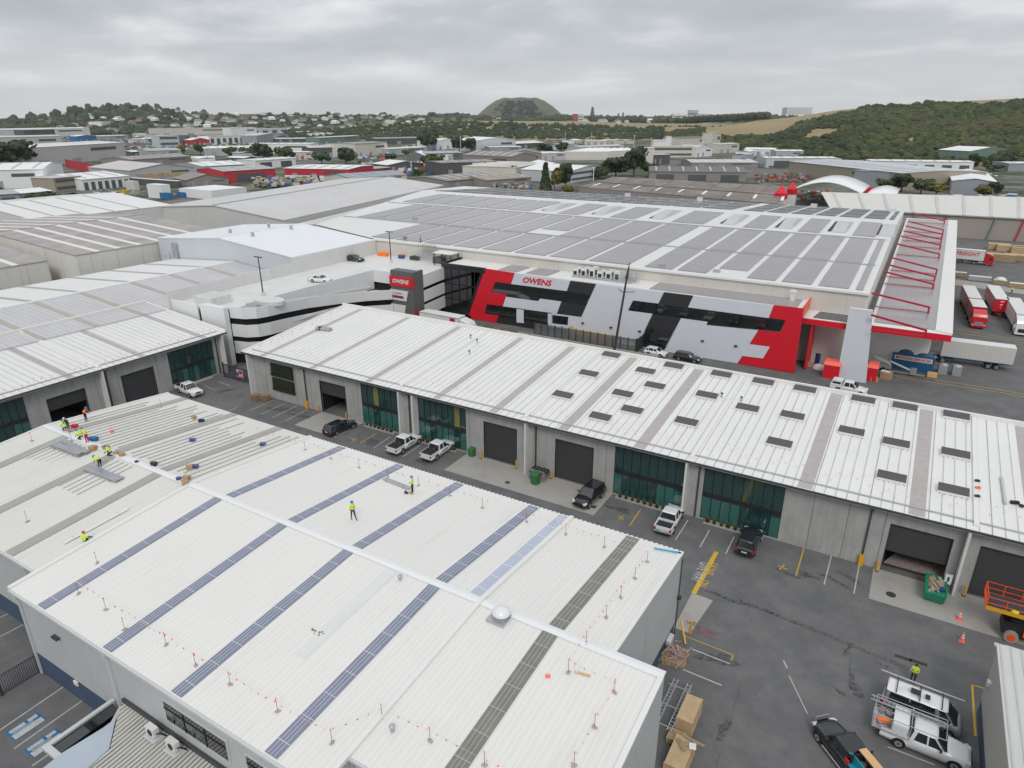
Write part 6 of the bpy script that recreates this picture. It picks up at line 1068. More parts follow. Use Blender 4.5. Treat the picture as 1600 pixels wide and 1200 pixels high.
# ================================================================ BUNTING
def AP(x, y, dz=0.0):
    q = ON(x, y, 1, 16.25, AE + dz, AYR, AR + dz)
    if q.y > AYR: q = ON(x, y, 1, AYB, AE + dz, AYR, AR + dz)
    return q
def bunting(label, pts3, size=.115, group='flag lines along the roof edges', every=None, pend=True):
    t = thing('flag_line', label, 'bunting', pts3[0], group); b = MB()
    for a_, c_ in zip(pts3[:-1], pts3[1:]):
        if (a_ - c_).length < 6: b.tube(a_, c_, .006, 4)
    if b.v: b.build('rope', W['white'], t)
    for i, p in enumerate(pts3):
        a_ = (i * 2.4) % 3.1; dx, dy = math.cos(a_) * size / 2, math.sin(a_) * size / 2; b = MB(); z = p.z; b.add([(p.x - dx, p.y - dy, z), (p.x + dx, p.y + dy, z), (p.x + dx * .6, p.y + dy * .6 + .02, z - size * 1.2), (p.x - dx * .6, p.y - dy * .6 + .02, z - size * 1.2), (p.x - dx, p.y - dy + .012, z), (p.x + dx, p.y + dy + .012, z), (p.x + dx * .6, p.y + dy * .6 + .032, z - size * 1.2), (p.x - dx * .6, p.y - dy * .6 + .032, z - size * 1.2)], [(0, 1, 2, 3), (7, 6, 5, 4), (0, 4, 5, 1), (2, 6, 7, 3)])
        b.build('flag', W['flag'], t)
    return t
F1 = [(127, 903), (122, 911), (127, 916), (136, 919), (145, 924), (153, 930), (160, 934), (179, 947), (190, 953), (201, 958), (210, 964), (217, 970), (225, 974), (233, 980), (240, 984), (249, 988), (257, 991), (268, 998), (275, 1007), (286, 1012), (303, 1022), (316, 1030), (327, 1036), (338, 1043), (359, 1052), (369, 1061), (381, 1068), (392, 1076), (403, 1083), (415, 1089), (429, 1095), (440, 1103), (453, 1111), (466, 1119), (480, 1126), (493, 1132), (506, 1138), (520, 1137), (540, 1131), (558, 1123), (575, 1115), (593, 1107), (622, 1120), (638, 1127), (652, 1134), (667, 1139), (682, 1147), (697, 1155), (713, 1164), (728, 1172), (744, 1180), (760, 1188), (778, 1196)]
F2 = [(893, 1191), (901, 1175), (911, 1160), (919, 1146), (927, 1131), (934, 1115), (942, 1103), (950, 1091), (957, 1078), (960, 1065), (946, 1058), (929, 1051), (913, 1044), (898, 1036), (890, 1028), (898, 1017), (905, 1006), (912, 994), (922, 979), (929, 971), (936, 962), (942, 954), (947, 945), (954, 937), (959, 930), (964, 922), (970, 915), (975, 909), (982, 903), (992, 894), (999, 882), (1004, 876), (1009, 861), (997, 858), (985, 855), (972, 851), (960, 846), (947, 841), (936, 836), (924, 834), (912, 830), (901, 826), (889, 822), (877, 817), (866, 814), (856, 812), (844, 808), (834, 804), (823, 801)]
F3 = [(762, 782), (752, 779), (745, 777), (735, 772), (725, 770), (715, 767), (709, 764), (696, 760), (684, 757), (670, 752), (656, 748), (642, 744), (629, 741), (620, 738), (610, 734), (598, 730), (585, 726), (572, 721), (561, 717), (552, 715), (542, 712), (532, 709), (521, 704), (514, 703), (505, 700), (497, 697), (491, 694), (484, 694), (474, 691), (462, 688), (452, 686), (444, 684), (436, 681), (427, 678), (417, 675), (402, 668), (388, 662), (372, 655), (355, 648), (340, 641)]
bunting('line of pink-orange flags on stands along the near gutter edge of the front roof', [AP(x, y, .85) for x, y in F1])
bunting('line of pink-orange flags on stands around the right-hand verge of the front roof', [AP(x, y, .85) for x, y in F2])
bunting('line of pink-orange flags along the rear edge of the front roof', [AP(x, y, .7) for x, y in F3])
pv = [Vector((AX0 - .12, 19 + i * .95, 0)) for i in range(28)]
for p in pv: p.z = (zAf(p.y) if p.y < AYR else zAb(p.y)) + .12
bunting('row of red flags hung along the outer left verge behind the workers', pv, .2)
lg = W['flag']; rg = random.Random(77)
for k, (xa, xb, lab) in enumerate(((-84, -66, 'left end'), (-54, -37, 'stretch above the two white pickups'), (-35, -17, 'stretch above the plain roller doors'), (-15, 8.5, 'stretch above the right-hand glass'), (10, 30, 'right end'))):
    pts = []; x = xa; j = 0
    while x < xb: y = 65.9 + .9 * math.sin(j * .55) + (1.5 if j % 2 else 0) * .8; pts.append(Vector((x, y, BZ(y) + .16))); x += .55; j += 1
    bunting('slack pink flags near the long roof gutter, ' + lab, pts, .085, 'flag lines on the long roof')
pts = [Vector((-85.0 + .6 * math.sin(i * 1.3) + 1.0, 64.5 + i * .45, BZ(64.5 + i * .45) + .14)) for i in range(44)]; bunting('slack row of pink flags along the left end of the long roof', pts, .12, 'flag lines on the long roof')
pts = []; 
for j in range(70): yy = 33 + j * .5; xx = -97.4 - (.9 if j % 2 else 0) - .7 * math.sin(j * .5); pts.append(Vector((xx, yy, 6.95 + (-95.8 - xx) * .1 + .15)))
bunting('slack double row of pink flags near the gutter of the far left block', pts, .12, 'flag lines on the long roof')
# flag stands
ST = None
for i, (x, y) in enumerate([(166, 953), (195, 984), (260, 1008), (306, 1040), (360, 1070), (434, 1112), (519, 1161), (597, 1121), (672, 1158), (757, 1196), (888, 1051), (916, 1006), (960, 1082), (929, 1137), (897, 1197), (947, 965), (970, 934), (992, 904), (1011, 878), (944, 855), (884, 835), (823, 816), (754, 794), (703, 775), (654, 759), (606, 745), (561, 731), (517, 717), (477, 703), (123, 928), (303, 653), (112, 689), (50, 689), (43, 815), (152, 880), (1072 - 820, 636)]):
    q = AP(x, y)
    if ST is None:
        ST = o = thing('flag_stand', 'x', 'flag stand', (0, 0, 0), 'thin flag stands on the front roof'); b = MB(); b.tube((0, 0, .03), (0, 0, .95), .014, 6); b.build('pole', W['gut'], o); b = MB(); b.cbox((0, 0, 0), .34, .10, .07, .5); b.cbox((0, 0, 0), .10, .24, .05, .5); b.build('base', W['brick'], o); b = MB(); b.tube((-.0, 0, .93), (0, 0, 1.0), .04, 6); b.build('cap', W['flag'], o)
    else: o = copy_tree(ST)
    place(o, q.x, q.y, q.z + .01, i * .7)
    if i < 22 or i > 28: o['label'] = 'thin dark flag stand with brick base on the front roof, ' + ('near gutter edge' if i < 10 else 'right-hand verge' if i < 22 else 'left part near the workers'); 
    else: o['label'] = 'thin dark flag stand with brick base along the rear edge of the front roof'
# ================================================================ MATERIALS LYING ON THE FRONT ROOF
def sheetpile(name, lab, a, c, wd, n, m=W['galv'], h=.06, cat='metal sheets', skew=.06):
    A_, C_ = AP(*a), AP(*c); t = thing(name, lab, cat, A_); D = (C_ - A_).normalized(); U = Vector((-D.y, D.x, 0)).normalized()
    b = MB()
    for k in range(n):
        r_ = random.Random(k * 7 + int(a[0])); o_ = U * r_.uniform(-skew, skew) + D * r_.uniform(-skew * 3, skew * 3) + Vector((0, 0, .06 + k * h)); cols = 5
        for j in range(cols):
            off = U * ((j + .5) / cols - .5) * wd; b.bar(A_ + off + o_, C_ + off + o_, wd / cols * .82, h * .8)
    b.build('ribbed_sheets', m, t)
    b = MB()
    for f in (.15, .85): p = A_.lerp(C_, f); b.bar(p - U * wd * .55 + Vector((0, 0, .03)), p + U * wd * .55 + Vector((0, 0, .03)), .12, .1)
    b.build('bearers', W['wood2'], t)
sheetpile('sheet_stack', 'wide grey stack of ribbed metal lengths on the left roof part', (84, 696), (127, 712), .75, 5)
sheetpile('sheet_stack', 'grey stack of ribbed metal lengths, narrow bundle touching the wide one', (100, 691), (138, 709), .55, 4)
sheetpile('sheet_stack', 'low grey stack of ribbed sheets where the crouching man works', (136, 732), (186, 751), .9, 3)
sheetpile('sheet_stack', 'small bundle of dark metal lengths next to the man standing on the white roof', (600, 749), (638, 764), .5, 2)
sheetpile('gutter_lengths', 'long thin bright lengths beside the seated worker in yellow', (100, 849), (200, 795), .35, 1, W['cap'], cat='metal lengths')
def smallbox(lab, x, y, s, m, a=0, nm='cardboard_box', cat='box', z=0, sx=1.0):
    q = AP(x, y); t = thing(nm, lab, cat, q); b = MB(); b.cbox((q.x, q.y, q.z + z), s * sx, s, s * .8, a); b.build('box', m, t); b = MB(); b.cbox((q.x + s * .3, q.y + s * .5, q.z + z + s * .5), s * .7, s * .25, .03, a + .3); b.cbox((q.x - s * .4 * sx, q.y - s * .4, q.z + z + s * .74), s * .2, s * .8, .03, a); b.build('flaps', m, t)
for lab, x, y, s, m, a in (('open brown carton behind the kneeling man, left of the ridge', 146, 703, .55, W['card'], .4), ('brown carton just left of the kneeling worker', 166, 702, .5, W['card'], .1), ('small brown carton right of the kneeling worker on the white capping', 182, 710, .38, W['card'], .7), ('small brown carton farther along the white capping', 191, 713, .42, W['card'], .2), ('brown carton at the end of the capping, upper of a heap', 292, 750, .5, W['card'], .4), ('brown carton at the end of the capping, lower of a heap', 290, 757, .5, W['card'], 1.0), ('tiny dark box on the capping halfway to the heap', 214, 723, .25, W['boot'], .4), ('tan carton near the rear verge of the left roof', 303, 654, .4, W['card'], .2), ('tan carton with a blue bag on the striped part of the roof', 297, 733, .5, W['card'], .9)): smallbox(lab, x, y, s, m, a)
for lab, x, y, s, m, nm, sx in (('blue tool bucket beside the carton heap', 280, 750, .35, W['cblue'], 'tool_bucket', 1), ('blue folded tarp lying on the rail rows', 301, 689, .35, W['cblue'], 'folded_tarp', 1.5), ('blue sheets beside the worker in red trousers', 146, 688, .45, W['blue'], 'folded_tarp', 2), ('black tool case on the rail rows beside the capping', 241, 727, .4, W['plast'], 'tool_case', 1.2), ('dark blue tool bag near the rear verge', 315, 659, .35, W['navy'], 'tool_bag', 1.6), ('red tool bag beside the man in dark shirt', 117, 668, .45, W['red'], 'tool_bag', 1.2), ('blue and black tool bag right of the tan carton', 304, 731, .4, W['cblue'], 'tool_bag', 1.8), ('blue and red tools at the rear edge of the front roof', 411, 696, .4, W['cblue'], 'tool_bag', 1.2)): smallbox(lab, x, y, s, m, .5, nm, 'tools', 0, sx)
q = AP(175, 675); cone(q.x, q.y, q.z, 'small orange cone on the roof right of the worker in red trousers', .75)
q0, q1 = AP(898, 1050), AP(922, 1057); t = thing('timber_offcut', 'short yellow timber plank lying alone on the right part of the front roof', 'plank', q0); b = MB(); b.bar(q0 + Vector((0, 0, .05)), q1 + Vector((0, 0, .05)), .12, .06); b.build('plank', W['ply'], t); b = MB(); b.bar(q0 + Vector((.1, 0, .1)), q0 + Vector((.2, .02, .1)), .13, .03); b.build('end_tape', W['white'], t)
q = AP(856, 1057); t = thing('red_marker', 'red plastic marker lying near the olive skylight strip', 'marker', q); b = MB(); b.cbox((q.x, q.y, q.z), .28, .2, .1, .4); b.build('marker', W['flag'], t); b = MB(); b.tube((q.x, q.y, q.z + .1), (q.x, q.y, q.z + .16), .04); b.build('knob', W['white'], t)
q0, q1 = AP(1022, 858), AP(1060, 865); t = thing('blue_pipe', 'light blue pipe lying at the far right corner of the front roof', 'pipe', q0); b = MB(); b.tube(q0 + Vector((0, 0, .1)), q1 + Vector((0, 0, .1)), .07, 8); b.build('pipe', mat('sky_blue', (.02, .35, .60), .5), t); b = MB(); b.tube(q1 + Vector((0, 0, .1)), q1 + Vector((.2, 0, .1)), .09, 8); b.build('end_cap', W['plast'], t)
q = AP(499, 989); t = thing('debris_heap', 'small heap of brown debris at the end of the pale strip on the roof', 'debris', q); b = MB(); rg = random.Random(1); [b.cbox((q.x + rg.gauss(0, .22), q.y + rg.gauss(0, .16), q.z), rg.uniform(.04, .16), rg.uniform(.04, .12), rg.uniform(.03, .1), rg.uniform(0, 3)) for i in range(16)]; tag(b.build('debris', W['wood2'], t), kind='stuff')
# ================================================================ PEOPLE
def person(label, x, y, z, ang, pose='stand', vest=W['hiv'], hat=W['hat'], legs=W['navy'], arms=None, sc=1.0, bare_legs=False):
    J = {}
    def s(**k): J.update({a: Vector(c) for a, c in k.items()})
    s(pel=(0, 0, .95), wai=(0, 0, 1.10), che=(.0, 0, 1.33), nec=(.01, 0, 1.50), hea=(.03, 0, 1.64), top=(.03, 0, 1.73), shl=(0, .18, 1.42), shr=(0, -.18, 1.42), ell=(.0, .25, 1.14), elr=(0, -.25, 1.14), hnl=(.10, .24, .90), hnr=(.10, -.24, .90), hil=(0, .10, .90), hir=(0, -.10, .90), knl=(.02, .11, .50), knr=(.02, -.11, .50), anl=(0, .12, .09), anr=(0, -.12, .09), tol=(.17, .13, .04), tor=(.17, -.13, .04))
    if pose == 'walk': s(knl=(.18, .10, .53), anl=(.40, .10, .16), tol=(.56, .11, .16), knr=(-.05, -.1, .50), anr=(-.16, -.1, .10), tor=(0, -.11, .04), hnl=(-.12, .26, .95), hnr=(.2, -.25, 1.0), elr=(.06, -.26, 1.15), ell=(-.08, .26, 1.16))
    elif pose == 'work': s(che=(.10, 0, 1.30), nec=(.2, 0, 1.44), hea=(.27, 0, 1.54), top=(.31, 0, 1.62), shl=(.14, .18, 1.37), shr=(.14, -.18, 1.37), ell=(.3, .22, 1.14), elr=(.3, -.22, 1.14), hnl=(.48, .14, 1.02), hnr=(.48, -.14, 1.02))
    elif pose == 'bend': s(pel=(-.15, 0, .88), wai=(-.02, 0, .98), che=(.20, 0, 1.06), nec=(.38, 0, 1.10), hea=(.50, 0, 1.10), top=(.58, 0, 1.12), shl=(.30, .18, 1.08), shr=(.30, -.18, 1.08), ell=(.38, .2, .80), elr=(.38, -.2, .80), hnl=(.46, .14, .55), hnr=(.46, -.14, .55), hil=(-.15, .1, .84), hir=(-.15, -.1, .84), knl=(-.02, .12, .47), knr=(-.02, -.12, .47))
    elif pose == 'kneel': s(pel=(-.1, 0, .42), wai=(-.02, 0, .55), che=(.12, 0, .76), nec=(.22, 0, .92), hea=(.29, 0, 1.02), top=(.33, 0, 1.10), shl=(.15, .18, .84), shr=(.15, -.18, .84), ell=(.33, .2, .62), elr=(.33, -.2, .62), hnl=(.46, .12, .38), hnr=(.46, -.12, .38), hil=(-.1, .1, .38), hir=(-.1, -.1, .38), knl=(.28, .13, .14), knr=(.3, -.14, .42), anl=(-.12, .13, .08), anr=(.22, -.14, .09), tol=(-.28, .13, .04), tor=(.40, -.15, .04))
    elif pose == 'sit': s(pel=(0, 0, .18), wai=(-.02, 0, .32), che=(0, 0, .55), nec=(.05, 0, .72), hea=(.09, 0, .84), top=(.1, 0, .93), shl=(0, .18, .63), shr=(0, -.18, .63), ell=(.12, .25, .40), elr=(.12, -.25, .40), hnl=(.34, .16, .32), hnr=(.34, -.16, .32), hil=(0, .1, .16), hir=(0, -.1, .16), knl=(.38, .14, .34), knr=(.38, -.14, .34), anl=(.62, .14, .09), anr=(.62, -.14, .09), tol=(.78, .15, .06), tor=(.78, -.15, .06))
    elif pose == 'hands': s(ell=(.05, .26, 1.16), elr=(.05, -.26, 1.16), hnl=(.22, .10, 1.08), hnr=(.22, -.10, 1.06))
    rad = dict(pel=(.15, .13), wai=(.14, .115), che=(.155, .125), nec=(.06, .06), hea=(.095, .08), top=(.06, .055), shl=(.07, .07), shr=(.07, .07), ell=(.045, .045), elr=(.045, .045), hnl=(.032, .032), hnr=(.032, .032), hil=(.10, .10), hir=(.10, .10), knl=(.065, .065), knr=(.065, .065), anl=(.045, .045), anr=(.045, .045), tol=(.04, .035), tor=(.04, .035))
    ks = list(J); E_ = [('pel', 'wai'), ('wai', 'che'), ('che', 'nec'), ('nec', 'hea'), ('hea', 'top'), ('che', 'shl'), ('che', 'shr'), ('shl', 'ell'), ('shr', 'elr'), ('ell', 'hnl'), ('elr', 'hnr'), ('pel', 'hil'), ('pel', 'hir'), ('hil', 'knl'), ('hir', 'knr'), ('knl', 'anl'), ('knr', 'anr'), ('anl', 'tol'), ('anr', 'tor')]
    vs = [tuple(J[k]) for k in ks]; es = [(ks.index(a), ks.index(c)) for a, c in E_]; rr = [rad[k] for k in ks]
    for sd, sg in (('l', 1), ('r', -1)):     # five fingers
        hn = J['hn' + sd]; d = (hn - J['el' + sd]).normalized(); u = d.cross(Vector((0, 1, 0))); u = u.normalized() if u.length > .1 else Vector((0, 0, 1)); wv = u.cross(d)
        for f in range(5):
            off = wv * 0; base_ = hn + u * (.018 * (f - 1.8)) + d * (.05 if f < 4 else .0)
            if f == 4: base_ = hn + u * .035; tip = base_ + d * .05 + u * .03
            else: tip = base_ + d * (.07 + .008 * (2 - abs(f - 1.5)))
            vs += [tuple(base_), tuple(tip)]; n0 = len(vs) - 2; es += [(ks.index('hn' + sd), n0), (n0, n0 + 1)]; rr += [(.010, .010), (.008, .008)]
    me = bpy.data.meshes.new('person'); me.from_pydata(vs, es, []); tmp = bpy.data.objects.new('person_tmp', me); S.collection.objects.link(tmp)
    md = tmp.modifiers.new('skin', 'SKIN')
    for i, r_ in enumerate(rr): me.skin_vertices[0].data[i].radius = r_
    me.skin_vertices[0].data[0].use_root = True; tmp.modifiers.new('sub', 'SUBSURF').levels = 1; bpy.context.view_layer.update()
    m2 = bpy.data.meshes.new_from_object(tmp.evaluated_get(bpy.context.evaluated_depsgraph_get())); bpy.data.objects.remove(tmp); m2.name = 'person'
    for m in (vest, legs, W['skin'], W['boot']): m2.materials.append(m)
    def nearest(p):
        best = None; bd_ = 9
        for a, c in E_:
            A_, B_ = J[a], J[c]; ab = B_ - A_; tt = max(0, min(1, (p - A_).dot(ab) / ab.length_squared)); dd = (A_ + ab * tt - p).length - rad[a][0] * .5
            if dd < bd_: bd_ = dd; best = (a, c)
        return best
    for pl in m2.polygons:
        a, c = nearest(Vector(pl.center)); pl.use_smooth = True
        pl.material_index = 2 if c in ('hea', 'top', 'hnl', 'hnr') else (1 if c in ('hil', 'hir', 'knl', 'knr') or (c in ('anl', 'anr') and not bare_legs) else (3 if c in ('tol', 'tor') else (2 if c in ('anl', 'anr') else 0)))
    body = bpy.data.objects.new('person', m2); S.collection.objects.link(body); tag(body, label, 'person')
    def attach(b, nm, m):
        o = b.build(nm, m, None, base=False); o.location = (0, 0, 0); o.parent = body; return o
    hd = J['hea']; tp = J['top']; ax = (tp - J['nec']).normalized()
    def shift(b, c, A_):
        Rm = Vector((0, 0, 1)).rotation_difference(A_).to_matrix(); b.v = [tuple(Rm @ Vector(p) + c) for p in b.v]; return b
    b = MB(); 
    if hat: b.dome((0, 0, 0), .135, .115, .125, 12, 4); b.tube((0.02, 0, -.012), (0.02, 0, .008), .15, 12); attach(shift(b, tp - ax * .03, ax), 'hard_hat', hat)
    else: b.dome((0, 0, 0), .105, .095, .09, 10, 4); attach(shift(b, tp - ax * .035, ax), 'hair', W['hair'])
    fwd = (Vector((1, 0, 0)) - ax * ax.x).normalized(); b = MB(); sd_ = ax.cross(fwd)
    for sy in (-1, 1): e_ = hd + fwd * .088 + sd_ * sy * .033 + ax * .012; b.dome(e_, .012, .012, .012, 6, 2, full=True)
    attach(b, 'eyes', W['plast']); b = MB(); nz = hd + fwd * .095 - ax * .01; b.dome(nz, .018, .014, .022, 6, 2, full=True); b.dome(hd + fwd * .082 - ax * .048, .012, .026, .008, 6, 2, full=True)
    for sy in (-1, 1): b.dome(hd + sd_ * sy * .085, .02, .012, .028, 6, 2, full=True)
    attach(b, 'nose_mouth_ears', W['skin'])
    if vest in (W['hiv'], W['hivo']):
        c0, c1_ = J['wai'], J['che']; ax2 = (c1_ - J['pel']).normalized(); b = MB(); 
        b.loft([[(.152 * math.cos(t_) * 1.0, .182 * math.sin(t_), 0) for t_ in [i * .628 for i in range(10)]], [(.150 * math.cos(t_), .180 * math.sin(t_), .05) for t_ in [i * .628 for i in range(10)]]], caps=False); attach(shift(b, c0 + ax2 * .08, ax2), 'reflective_band', W['gutl'])
    body.location = (x, y, z); body.rotation_euler = (0, 0, ang); body.scale = (sc, sc, sc); return body
def rp(label, x, y, ang, **k): q = AP(x, y); return person(label, q.x, q.y, q.z + .01, R(ang), **k)
shirt = mat('dark_shirt', (.03, .035, .035), .9, var=.2, scale=4)
rp('worker in blue helmet and orange-yellow vest leaning over by the far verge', 135, 658, 30, pose='work', vest=W['hivo'])
rp('worker in white helmet, dark shirt and shorts standing at the verge', 109, 676, 200, pose='work', vest=shirt, hat=W['hatw'], bare_legs=True, legs=W['cgrey'])
rp('worker in blue helmet and yellow vest crouching left of the man in shorts', 102, 673, 170, pose='kneel')
rp('worker in red trousers, yellow vest and blue helmet standing bent forward', 137, 692, 200, pose='work', legs=W['redt'])
rp('worker in yellow vest crouching beside the man in red trousers', 127, 687, 200, pose='kneel')
rp('worker in yellow vest and blue helmet kneeling among the cartons on the capping', 173, 712, 220, pose='kneel')
rp('worker in yellow vest bending over the low grey sheet stack', 157, 731, 190, pose='bend')
rp('worker in red helmet and yellow jacket sitting alone low on the left roof', 133, 848, 120, pose='sit', hat=W['hatr'])
rp('worker in blue helmet and yellow vest striding across the open white roof', 552, 812, -20, pose='walk')
rp('worker in blue helmet and yellow vest standing beside the dark metal lengths', 645, 771, 200, pose='hands')
t = thing('power_saw', 'small cutting tool on the roof at the feet of the standing worker', 'tool', AP(634, 771)); q = AP(635, 771); b = MB(); b.cbox((q.x, q.y, q.z), .35, .2, .12, .3); b.tube((q.x - .1, q.y, q.z + .14), (q.x - .1, q.y + .06, q.z + .14), .13, 10); b.build('saw', W['gut'], t); b = MB(); b.cbox((q.x + .35, q.y + .2, q.z + .02), .3, .12, .25, .8); b.build('handle', W['ply'], t)
person('man in yellow polo shirt and dark trousers standing behind the silver van', 5.9, 49.75, 0, R(-95), pose='hands', hat=None)
for i, (x, y, lab) in enumerate(((634, 394 - 3, 'worker in orange vest walking on the edge of the solar warehouse roof'), (655, 396, 'worker in orange vest standing by the scaffold on the solar warehouse edge'))):
    q = PY(x, y, 124.3 if i == 0 else 123.9); person(lab, q.x, 124.3 if i == 0 else 124.6, 13.25 if i == 0 else 13.2, R(200), pose='walk' if i == 0 else 'stand', vest=W['hivo'], hat=W['hatr'] if i else W['hatw'])
q = G(1580, 459); person('person in green and black work clothes beside the white truck', q.x, q.y, 0, R(-90), pose='stand', hat=None)
# deck clutter and scaffold
t = thing('scaffold', 'thin scaffold tower standing against the cream wall on the roof car park', 'scaffold', (-94, 122.6, DZ)); b = MB()
for x in (-96.5, -94.6, -92.7):
    for y in (121.4, 122.8): b.tube((x, y, DZ), (x, y, 14.3), .04, 5)
for z in (10.9, 12.2, 13.4):
    for y in (121.4, 122.8): b.tube((-96.5, y, z), (-92.7, y, z), .035, 5)
b.tube((-96.5, 121.4, DZ), (-94.6, 121.4, 13), .03, 5); b.tube((-94.6, 121.4, 10), (-92.7, 121.4, 13), .03, 5); b.build('tubes', W['galv'], t); b = MB(); b.box(-96.5, -92.7, 121.4, 122.8, 13.0, 13.06); b.build('platform', W['wood2'], t)
for lab, px_, py_, s, sx, m, nm in (('orange-red bundle lying on the deck against the cream wall', 598, 393, .8, 3.5, W['hivo'], 'tarp_bundle'), ('orange and blue heap of bags on the deck by the wall', 627, 396, .9, 1.4, W['cblue'], 'bag_heap'), ('dark covered heap beside the scaffold foot', 648, 400, .9, 2.6, W['gut'], 'covered_heap'), ('grey machine box on the deck beside the white shelter', 686, 407, 1.5, 1.6, W['cgrey'], 'generator')):
    q = G(px_, py_, DZ); y = min(q.y, 122.3); q = PY(px_, py_, y); q.z = DZ; t = thing(nm, lab, 'equipment', q); b = MB(); b.cbox((q.x, y, DZ), s * sx, s, s * .9); b.build('load', m, t); b = MB(); b.dome((q.x, y, DZ + s * .9), s * sx * .4, s * .4, .25, 10, 3); b.build('top', m if nm != 'bag_heap' else W['hivo'], t)
t = thing('shelter', 'small white flat-roofed shelter at the corner between deck and offices', 'shelter', (-88, 121.5, DZ)); b = MB(); b.box(-91.5, -86.6, 120.0, 123.2, 12.2, 12.4); b.build('roof', W['flash'], t); b = MB(); [b.box(x, x + .2, y, y + .2, DZ, 12.2) for x in (-91.4, -86.9) for y in (120.1, 122.9)]; b.build('posts', W['gut'], t)
# ================================================================ FAR TERRAIN
def bearing(px): d = ray(px, 184); return Vector((d.x, d.y, 0)).normalized()
KF = 1060 / math.cos(PITCH)
def zat(px, py, r):      # height of a photo row seen at ground distance r on that bearing
    d = ray(px, py); h = math.hypot(d.x, d.y); return CAM_H + d.z / h * r
def interp(t, x):
    if x <= t[0][0]: return t[0][1]
    for (a, p), (c, q) in zip(t[:-1], t[1:]):
        if x <= c: return p + (q - p) * (x - a) / (c - a)
    return t[-1][1]
grass = mat('dry_grass', (.30, .235, .12), .9, var=.25, scale=.01, stain=((.14, .16, .06), .8, (.004, .004, .004), .5)); greenf = mat('green_grass', (.15, .17, .06), .9, var=.2, scale=.01)
subm = mat('suburb_ground', (.085, .10, .055), .9, var=.4, scale=.02)
def terrain(name, x0, x1, rows, m, n=60):
    """rows: list of (distance fn, height fn) of photo column"""
    vs = []; b = MB()
    for r_, z_ in rows:
        for i in range(n + 1): px_ = x0 + (x1 - x0) * i / n; bb = bearing(px_); r = r_(px_); vs.append((bb.x * r, bb.y * r, z_(px_)))
    k = n + 1; b.add(vs, [(j * k + i, j * k + i + 1, (j + 1) * k + i + 1, (j + 1) * k + i) for j in range(len(rows) - 1) for i in range(n)], True)
    return tag(b.build(name, m), kind='structure')
SKR = [(1120, 196), (1180, 186), (1240, 180), (1300, 170), (1400, 160), (1500, 155), (1600, 150), (1900, 140)]
cr = lambda p: zat(p, interp(SKR, p) + 3, 1350)
def hillR(p, t): return cr(p) * (t ** .85) if t <= 1 else cr(p)
R0 = lambda p: interp([(1040, 1250), (1110, 1080), (1180, 930), (1260, 800), (1400, 740), (1900, 700)], p)
RR = lambda p, t: R0(p) + (1350 - R0(p)) * t
terrain('hill', 1040, 1900, [((lambda p, t=t: RR(p, t)), (lambda p, t=t: hillR(p, t))) for t in (0, .15, .3, .45, .6, .75, .9, 1.0)] + [(lambda p: 1700, lambda p: cr(p) * .9), (lambda p: 2600, lambda p: 0)], grass)
# middle plateau with dry field on top
PLT = [(480, 206), (560, 197), (640, 190), (720, 188.5), (900, 189.5), (1000, 192.5), (1100, 193), (1250, 196)]
zt_ = lambda p: zat(p, interp(PLT, p), 1900); zb_ = lambda p: zat(p, interp(PLT, p) + (4 if p < 800 else 8), 1500)
terrain('hill', 480, 1260, [(lambda p: 1390, lambda p: 0), (lambda p: 1500, zb_), (lambda p: 1900, zt_), (lambda p: 2500, lambda p: 0)], grass)
SKL = [(-300, 184), (0, 185), (60, 184), (95, 178), (150, 173), (190, 170), (240, 170), (270, 174), (300, 180), (400, 178), (500, 180), (620, 182), (760, 186), (900, 188)]
cl = lambda p: zat(p, interp(SKL, p), 2600)
def hillL(p, t): return max(0, cl(p)) * min(1, t) ** 1.0
RL = lambda p, t: 2150 + 450 * t
terrain('hill', -300, 900, [((lambda p, t=t: RL(p, t)), (lambda p, t=t: hillL(p, t))) for t in (0, .25, .5, .75, 1.0)] + [(lambda p: 3000, lambda p: 10)], subm)
terrain('hill', 300, 1400, [(lambda p: 2700, lambda p: 0), (lambda p: 3000, lambda p: zat(p, 187, 3000)), (lambda p: 4200, lambda p: zat(p, 184.5, 4200)), (lambda p: 7000, lambda p: zat(p, 182, 7000)), (lambda p: 9000, lambda p: 0)], mat('far_plain', (.10, .12, .085), .9, var=.3, scale=.004))
# volcanic cone
vc = bearing(812) * 4300; b = MB(); prof = [(1.3, 0), (1.02, .10), (.80, .38), (.62, .68), (.46, .88), (.31, .99), (.12, .97), (.0, .96)]; n_ = 48; base = 300; hv = zat(812, 153, 4300)
rg = random.Random(12); jit = [1 + .05 * math.sin(3 * i * .13 + 1) + .04 * rg.uniform(-1, 1) for i in range(n_)]
b.add([(vc.x + math.cos(2 * math.pi * i / n_) * base * k * jit[i], vc.y + math.sin(2 * math.pi * i / n_) * base * k * jit[i], h * hv * (1 + .02 * math.sin(i * .5))) for k, h in prof for i in range(n_)], [(j * n_ + i, j * n_ + (i + 1) % n_, (j + 1) * n_ + (i + 1) % n_, (j + 1) * n_ + i) for j in range(len(prof) - 1) for i in range(n_)], True)
tag(b.build('volcanic_hill', mat('cone_grass', (.115, .125, .075), .9, var=.25, scale=.006, stain=((.05, .06, .045), .9, (.004, .004, .006), .47))), kind='structure')
